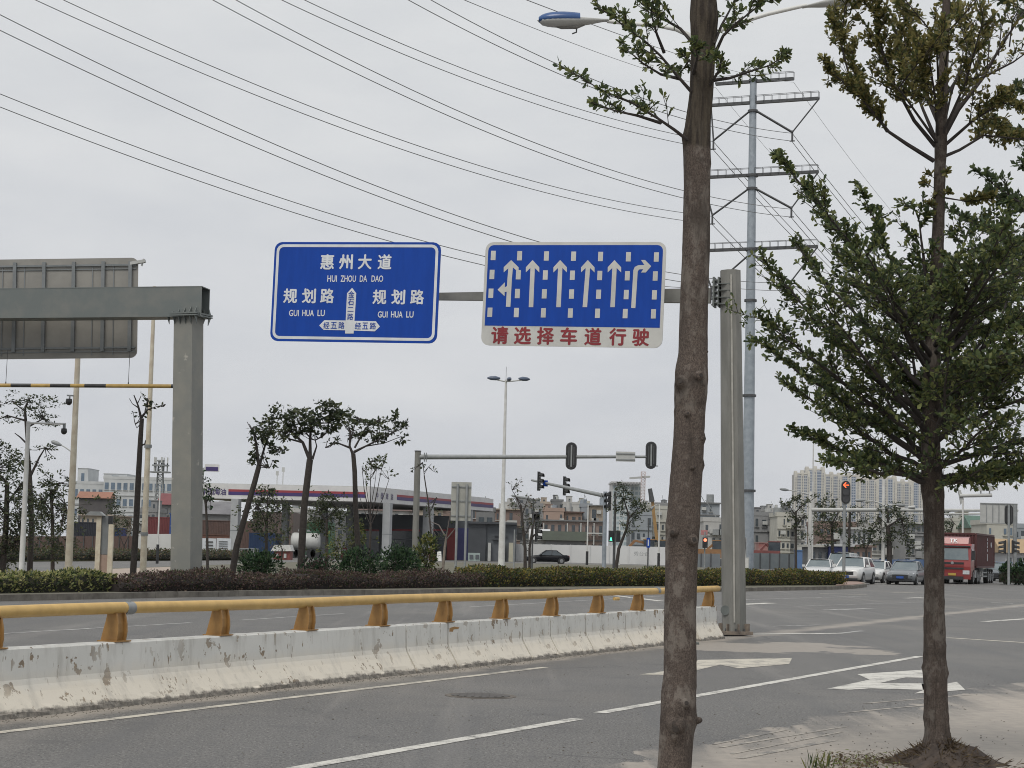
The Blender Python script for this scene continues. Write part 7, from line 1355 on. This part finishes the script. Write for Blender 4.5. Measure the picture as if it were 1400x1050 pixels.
    for s_ in (1, -1):
        xm_b, xm_t = (xb0+xb1)/2-.05, (xt0+xt1)/2-.05
        pane('side_window', [(xb0-.1, s_*bw, belt), (xt0, s_*tw, zt_-.10), (xm_t, s_*tw, zt_-.09), (xm_b, s_*bw, belt)], m_glass); pane('side_window', [(xm_b, s_*bw, belt), (xm_t, s_*tw, zt_-.09), (xt1, s_*tw, zt_-.10), (xb1+.1, s_*bw, belt)], m_glass)
        mb = MB(); mb.box(T_(xb0-.22, s_*(hW+.10), belt+.06), (.16, .20, .14), math.atan2(T_.f[1], T_.f[0])); mb.build('mirror', paint, root)
        zh = .66 if style == 'sedan' else .84 if style == 'suv' else .88
        mb = MB(); mb.prism([T_(hL-.03, s_*hW*.50, zh-.07), T_(hL-.13, s_*hW*.84, zh-.02), T_(hL-.33, s_*hW*.93, zh+.07), T_(hL-.10, s_*hW*.52, zh+.06)], T_.f*.035); mb.build('headlight', m_hl, root)
        mb = MB(); mb.prism([T_(-hL+.06, s_*hW*.86, .78), T_(-hL+.06, s_*hW*.55, .80), T_(-hL+.10, s_*hW*.55, .95), T_(-hL+.12, s_*hW*.86, .93)], T_.f*-.06); mb.build('tail_light', m_tl, root)
        wr = .32 if style == 'sedan' else .35
        for x in (hL-.86, -hL+.92):
            mb = MB(); mb.tube([T_(x, s_*(hW-.18), wr), T_(x, s_*(hW+.004), wr)], wr*1.2, 20); mb.build('wheel_arch', m_black, body); wheel(root, T_, x, s_*(hW+.012), wr, .20)
    hd = math.atan2(T_.f[1], T_.f[0])
    zg = .52 if style == 'sedan' else .66; mb = MB(); mb.box(T_(hL-.04, 0, zg), (.10, W*.52, .20), hd); mb.build('grille', m_black, root)
    mb = MB(); mb.box(T_(hL-.09, 0, .30), (.14, W*.78, .13), hd); mb.build('lower_intake', m_black, root)
    if plate: mb = MB(); mb.box(T_(hL+.035, 0, .46), (.02, .44, .14), hd); mb.build('number_plate', m_plate, root)
    mb = MB(); mb.box(T_(0, 0, .22), (L*.6, W*.9, .10), hd); mb.build('underbody', m_black, root)
    return root
HD = math.pi/2-RD+math.pi      # towards us along the main road
p_white, p_white2, p_silver, p_black = carpaint('white_car_paint', (.62, .63, .63)), carpaint('pearl_white_car_paint', (.56, .57, .58)), carpaint('dark_grey_car_paint', (.11, .125, .14)), carpaint('black_car_paint', (.005, .0055, .008))
def place(x, Y, hd): return Loc(foot(x, 797, Y), hd)
car('parked_car', 'white sedan half hidden by the yellow green hedge end', 'car', place(1121, 128, HD+.12), 4.7, 1.80, 1.46, p_white2, 'sedan')
car('waiting_van', 'pale van behind the white sport utility car', 'van', place(1152, 133, HD+.05), 4.8, 1.80, 1.92, carpaint('silver_van_paint', (.34, .36, .36)), 'van')
car('parked_car', 'white sport utility car right behind the red arrow post', 'car', place(1167, 116.5, HD+.02), 4.6, 1.86, 1.66, p_white, 'suv')
car('parked_car', 'white hatch sedan between the sport utility car and the lamp pole', 'car', place(1197, 125, HD), 4.6, 1.78, 1.46, p_white, 'sedan')
car('parked_car', 'dark grey sedan with a blue plate left of the two tiered trunk', 'car', place(1239, 120, HD+.05), 4.8, 1.84, 1.50, carpaint('slate_car_paint', (.17, .185, .20)), 'sedan')
car('driving_car', 'black sedan seen side on before the long white hoarding', 'car', Loc(foot(748, 770, 215), math.pi+.05), 4.95, 1.85, 1.52, _dull(p_black), 'sedan', group=None)
car('parked_car', 'dark car whose nose shows behind the container truck', 'car', place(1369, 152, HD), 4.6, 1.8, 1.5, p_silver, 'sedan', False)
# container truck
T_ = Loc(foot(1302, 797, 128), HD+.05, .9); root = thing('container_truck', T_.o, 'red truck hauling a dark red shipping container toward the junction', 'truck'); m_tr = carpaint('truck_red', (.235, .032, .032), .35); m_box = mat('container_dark_red', (.092, .027, .027), (.068, .022, .022), .8, .6); ang = math.atan2(T_.f[1], T_.f[0])
sec = [(0, .55, 1.9), (0, 1.9, 2.75)]
mb = MB(); pr = [(0.0, .55), (.06, 1.30), (-.02, 1.75), (-.22, 2.72), (-.55, 3.0), (-1.9, 3.0), (-1.95, .75), (-.9, .75), (-.9, .55)]
mb.prism([T_(x, 1.2, z) for x, z in pr], -T_.l*2.4); cab = mb.build('cab', m_tr, root)
mb = MB(); mb.prism([T_(x, .98, z) for x, z in ((-.50, 2.99), (-.75, 3.42), (-1.3, 3.52), (-1.85, 3.52), (-1.85, 2.99))], -T_.l*1.96); mb.build('roof_spoiler', m_tr, cab)
mb = MB(); plane_text(mb, 'TK', T_(-.60, .0, 3.22)+T_.f*.03, T_.l, unit(up*.43-T_.f*.25), .30, .02); mb.build('lettering', m_signwhite, cab)
mb = MB(); mb.prism([T_(x+.02, y, z) for x, y, z in ((-.035, 1.06, 1.80), (-.035, -1.06, 1.80), (-.215, -1.0, 2.66), (-.215, 1.0, 2.66))], T_.f*.02); mb.build('windscreen', m_shield, root)
mb = MB(); mb.box(T_(-.24, 0, 2.80), (.30, 2.3, .10), ang); mb.build('sun_visor', m_black, root)
for z, h_ in ((1.55, .12), (1.36, .10), (1.16, .12)): mb = MB(); mb.box(T_(.05, 0, z), (.05, 1.5, h_), ang); mb.build('grille', m_black if z != 1.36 else mat('grille_red', (.22, .03, .03)), root)
mb = MB(); mb.tube([T_(.075, 0, 1.56), T_(.095, 0, 1.56)], .10, 12); mb.build('badge', m_rim, root)
mb = MB(); mb.box(T_(-.02, 0, .62), (.30, 2.42, .46), ang); bp = mb.build('bumper', mat('bumper_red', (.20, .03, .03), (.17, .026, .026), 2, .5), root); mb = MB(); mb.box(T_(.14, 0, .45), (.04, 1.5, .22), ang); mb.build('lower_intake', m_black, bp); mb = MB(); mb.box(T_(.15, 0, .72), (.03, .50, .16), ang); mb.build('number_plate', mat('plate_yellow', (.42, .30, .06), (.36, .25, .05), 3, .5), bp)
for s_ in (1, -1):
    mb = MB(); mb.box(T_(.10, s_*.92, .88), (.10, .44, .26), ang); mb.build('headlight', m_hl, root); mb = MB(); mb.box(T_(-.05, s_*1.38, 2.15), (.14, .22, .62), ang); mb.build('mirror', m_black, root)
    mb = MB(); mb.prism([T_(-.35, s_*1.205, 1.75), T_(-1.2, s_*1.205, 1.75), T_(-1.2, s_*1.205, 2.6), T_(-.42, s_*1.205, 2.6)], T_.l*s_*.015); mb.build('side_window', m_glass, root); mb = MB(); mb.box(T_(-1.2, s_*1.05, .62), (.5, .3, .5), ang); mb.build('step', m_dark, root)
    for x in (-1.35, -3.6, -4.75, -9.6, -10.8, -12.0): wheel(root, T_, x, s_*1.22, .52, .32)
    mb = MB(); mb.box(T_(-2.6, s_*.95, .75), (.9, .5, .5), ang); mb.build('fuel_tank', m_rim, root)
    mb = MB()
    for z in (.55, .85): mb.bar(T_(-5.8, s_*1.2, z), T_(-8.8, s_*1.2, z), .05, .10)
    for x in (-5.8, -6.8, -7.8, -8.8): mb.bar(T_(x, s_*1.19, .5), T_(x, s_*1.19, 1.15), .05)
    mb.build('side_guard', m_grey, root); mb = MB(); mb.box(T_(-10.8, s_*1.1, 1.12), (3.8, .35, .05), ang); mb.build('mudguard', m_black, root)
mb = MB(); mb.box(T_(-6.9, 0, 1.05), (11.6, .9, .30), ang); mb.build('chassis', m_dark, root)
mb = MB(); mb.box(T_(-2.15, 0, 1.9), (.25, 1.8, 1.6), ang); mb.build('air_intake', m_black, root)
cx0, cx1, z0, z1 = -2.6, -12.8, 1.28, 3.78
con = thing('shipping_container', T_((cx0+cx1)/2, 0, z0), 'dark red corrugated shipping container riding on the red truck', 'container'); mb = MB(); n = 46
for side in (1, -1):
    vs = []
    for i in range(n*4+1):
        x = cx0+(cx1-cx0)*i/(n*4); o_ = (0, 0, -.04, -.04)[i % 4]
        vs += [T_(x, side*(1.22+o_), z0), T_(x, side*(1.22+o_), z1)]
    fs = [(2*i, 2*i+1, 2*i+3, 2*i+2) for i in range(n*4)]; mb.add(vs, fs if side < 0 else [q[::-1] for q in fs])
k = 10
for X_ in (cx0, cx1):
    vs = []
    for i in range(k*4+1): y = -1.2+2.4*i/(k*4); o_ = (0, 0, -.04, -.04)[i % 4]*(1 if X_ == cx0 else -1); vs += [T_(X_+o_, y, z0), T_(X_+o_, y, z1)]
    mb.add(vs, [(2*i, 2*i+1, 2*i+3, 2*i+2) for i in range(k*4)])
mb.quad(T_(cx0, 1.22, z1-.02), T_(cx0, -1.22, z1-.02), T_(cx1, -1.22, z1-.02), T_(cx1, 1.22, z1-.02)); mb.build('corrugated_box', m_box, con)
mb = MB()
for s_ in (1, -1):
    for z in (z0, z1): mb.bar(T_(cx0+.02, s_*1.22, z), T_(cx1-.02, s_*1.22, z), .08, .12)
    for X_ in (cx0, cx1): mb.bar(T_(X_, s_*1.20, z0+.06), T_(X_, s_*1.20, z1-.06), .12)
for X_ in (cx0, cx1):
    for z in (z0, z1): mb.bar(T_(X_, 1.16, z), T_(X_, -1.16, z), .08, .12)
mb.build('corner_frame', m_box, con)
mb = MB(); sgn = -1
ls = -1 if (T_.l @ np.array([1, 0, 0])) < 0 else 1
for i, ch in enumerate('TCLU'): mb.box(T_(cx0-6.2, ls*1.235, z1-.35-i*.28), (.18, .02, .18), ang)
mb.box(T_(cx0-6.2, ls*1.235, z1-1.75), (.16, .02, .5), ang); mb.tube([T_(cx0-8.4, ls*1.225, z1-.75), T_(cx0-8.4, ls*1.24, z1-.75)], .2, 12); mb.build('white_marks', m_signwhite, con)
# excavators behind the hoardings
m_exc = mat('excavator_yellow', (.33, .21, .08), (.25, .15, .06), 1.2, .6); m_exo = mat('excavator_orange', (.28, .15, .065), (.22, .12, .055), 1.2, .6)
def excavator(lab, x, Y, boom, m_, hammer=None):
    b = foot(x, 770, Y); r = thing('excavator', b, lab, 'excavator', 'machines behind the hoardings'); mb = MB()
    for s_ in (-1.1, 1.1): mb.box(b+np.array([0, s_, .45]), (3.6, .55, .9))
    mb.build('tracks', m_dark, r); mb = MB(); mb.box(b+np.array([-.2, 0, 1.55]), (3.4, 2.5, 1.1)); mb.build('body', m_, r); mb = MB(); mb.box(b+np.array([.8, -.7, 2.5]), (1.4, 1.0, 1.3)); cb = mb.build('cab', m_glass, r); mb = MB(); mb.box(b+np.array([.8, -.7, 3.2]), (1.5, 1.1, .12)); mb.build('roof', m_, cb)
    P = [at(px_, py_, Y) for px_, py_, w_ in boom]; k = Y/FPX
    for i in range(len(P)-1): mb = MB(); mb.bar(P[i], P[i+1], boom[i][2]*k, boom[i][2]*k*.7); mb.build('boom' if i == 0 else 'stick', m_, r)
    if hammer: a, c = at(*hammer[0], Y), at(*hammer[1], Y); mb = MB(); mb.tube([a, (a+c)/2, c], [.40, .34, .30], 8); mb.build('hammer', m_dark, r)
    return r
excavator('yellow excavator with a tall upright boom and dark hammer beside the front trunk', 897, 262, [(898, 738, 4.2), (894, 705, 4), (892, 684, 3.2)], m_exc, ((891.5, 686), (888.5, 668)))
excavator('orange excavator with its low curved arm over the long white hoarding', 878, 256, [(884, 743, 4), (868, 739, 5), (858, 750, 5)], m_exo)
excavator('orange machine behind the grey hoarding at the octagonal post', 972, 240, [(966, 752, 4), (975, 744, 4), (984, 750, 3)], m_exo)
excavator('red machine behind the grey hoarding right of the transmission pole', 1048, 236, [(1040, 752, 4), (1047, 744, 4), (1056, 752, 3)], mat('machine_red', (.19, .06, .055), (.15, .05, .048), 1, .6))
container('faded red site cabin above the grey hoarding', 1037, 742, 1050, 245, 4, mat('cabin_red', (.27, .10, .09), (.33, .22, .20), .5, .6), 'site_cabin', 'cabin', False)
container('small blue portable cabin left of the white mast', 1089, 752, 1097, 178, 1.5, mat('cabin_blue', (.10, .18, .34), (.08, .15, .29), 1, .5), 'portable_cabin', 'cabin', False)

# thin grey air between here and the far towers
mb = MB(); mb.box((0, 2200, 59), (9300, 5200, 120.1)); hz = mb.build('haze', bpy.data.materials.new('haze_air')); tag(hz, kind='stuff')
hm = hz.data.materials[0]; hm.use_nodes = True; hm.node_tree.nodes.clear(); vp = hm.node_tree.nodes.new('ShaderNodeVolumePrincipled'); out = hm.node_tree.nodes.new('ShaderNodeOutputMaterial')
vp.inputs['Color'].default_value = (.97, .985, 1, 1); vp.inputs['Density'].default_value = .00004; vp.inputs['Anisotropy'].default_value = .2; hm.node_tree.links.new(vp.outputs[0], out.inputs['Volume'])
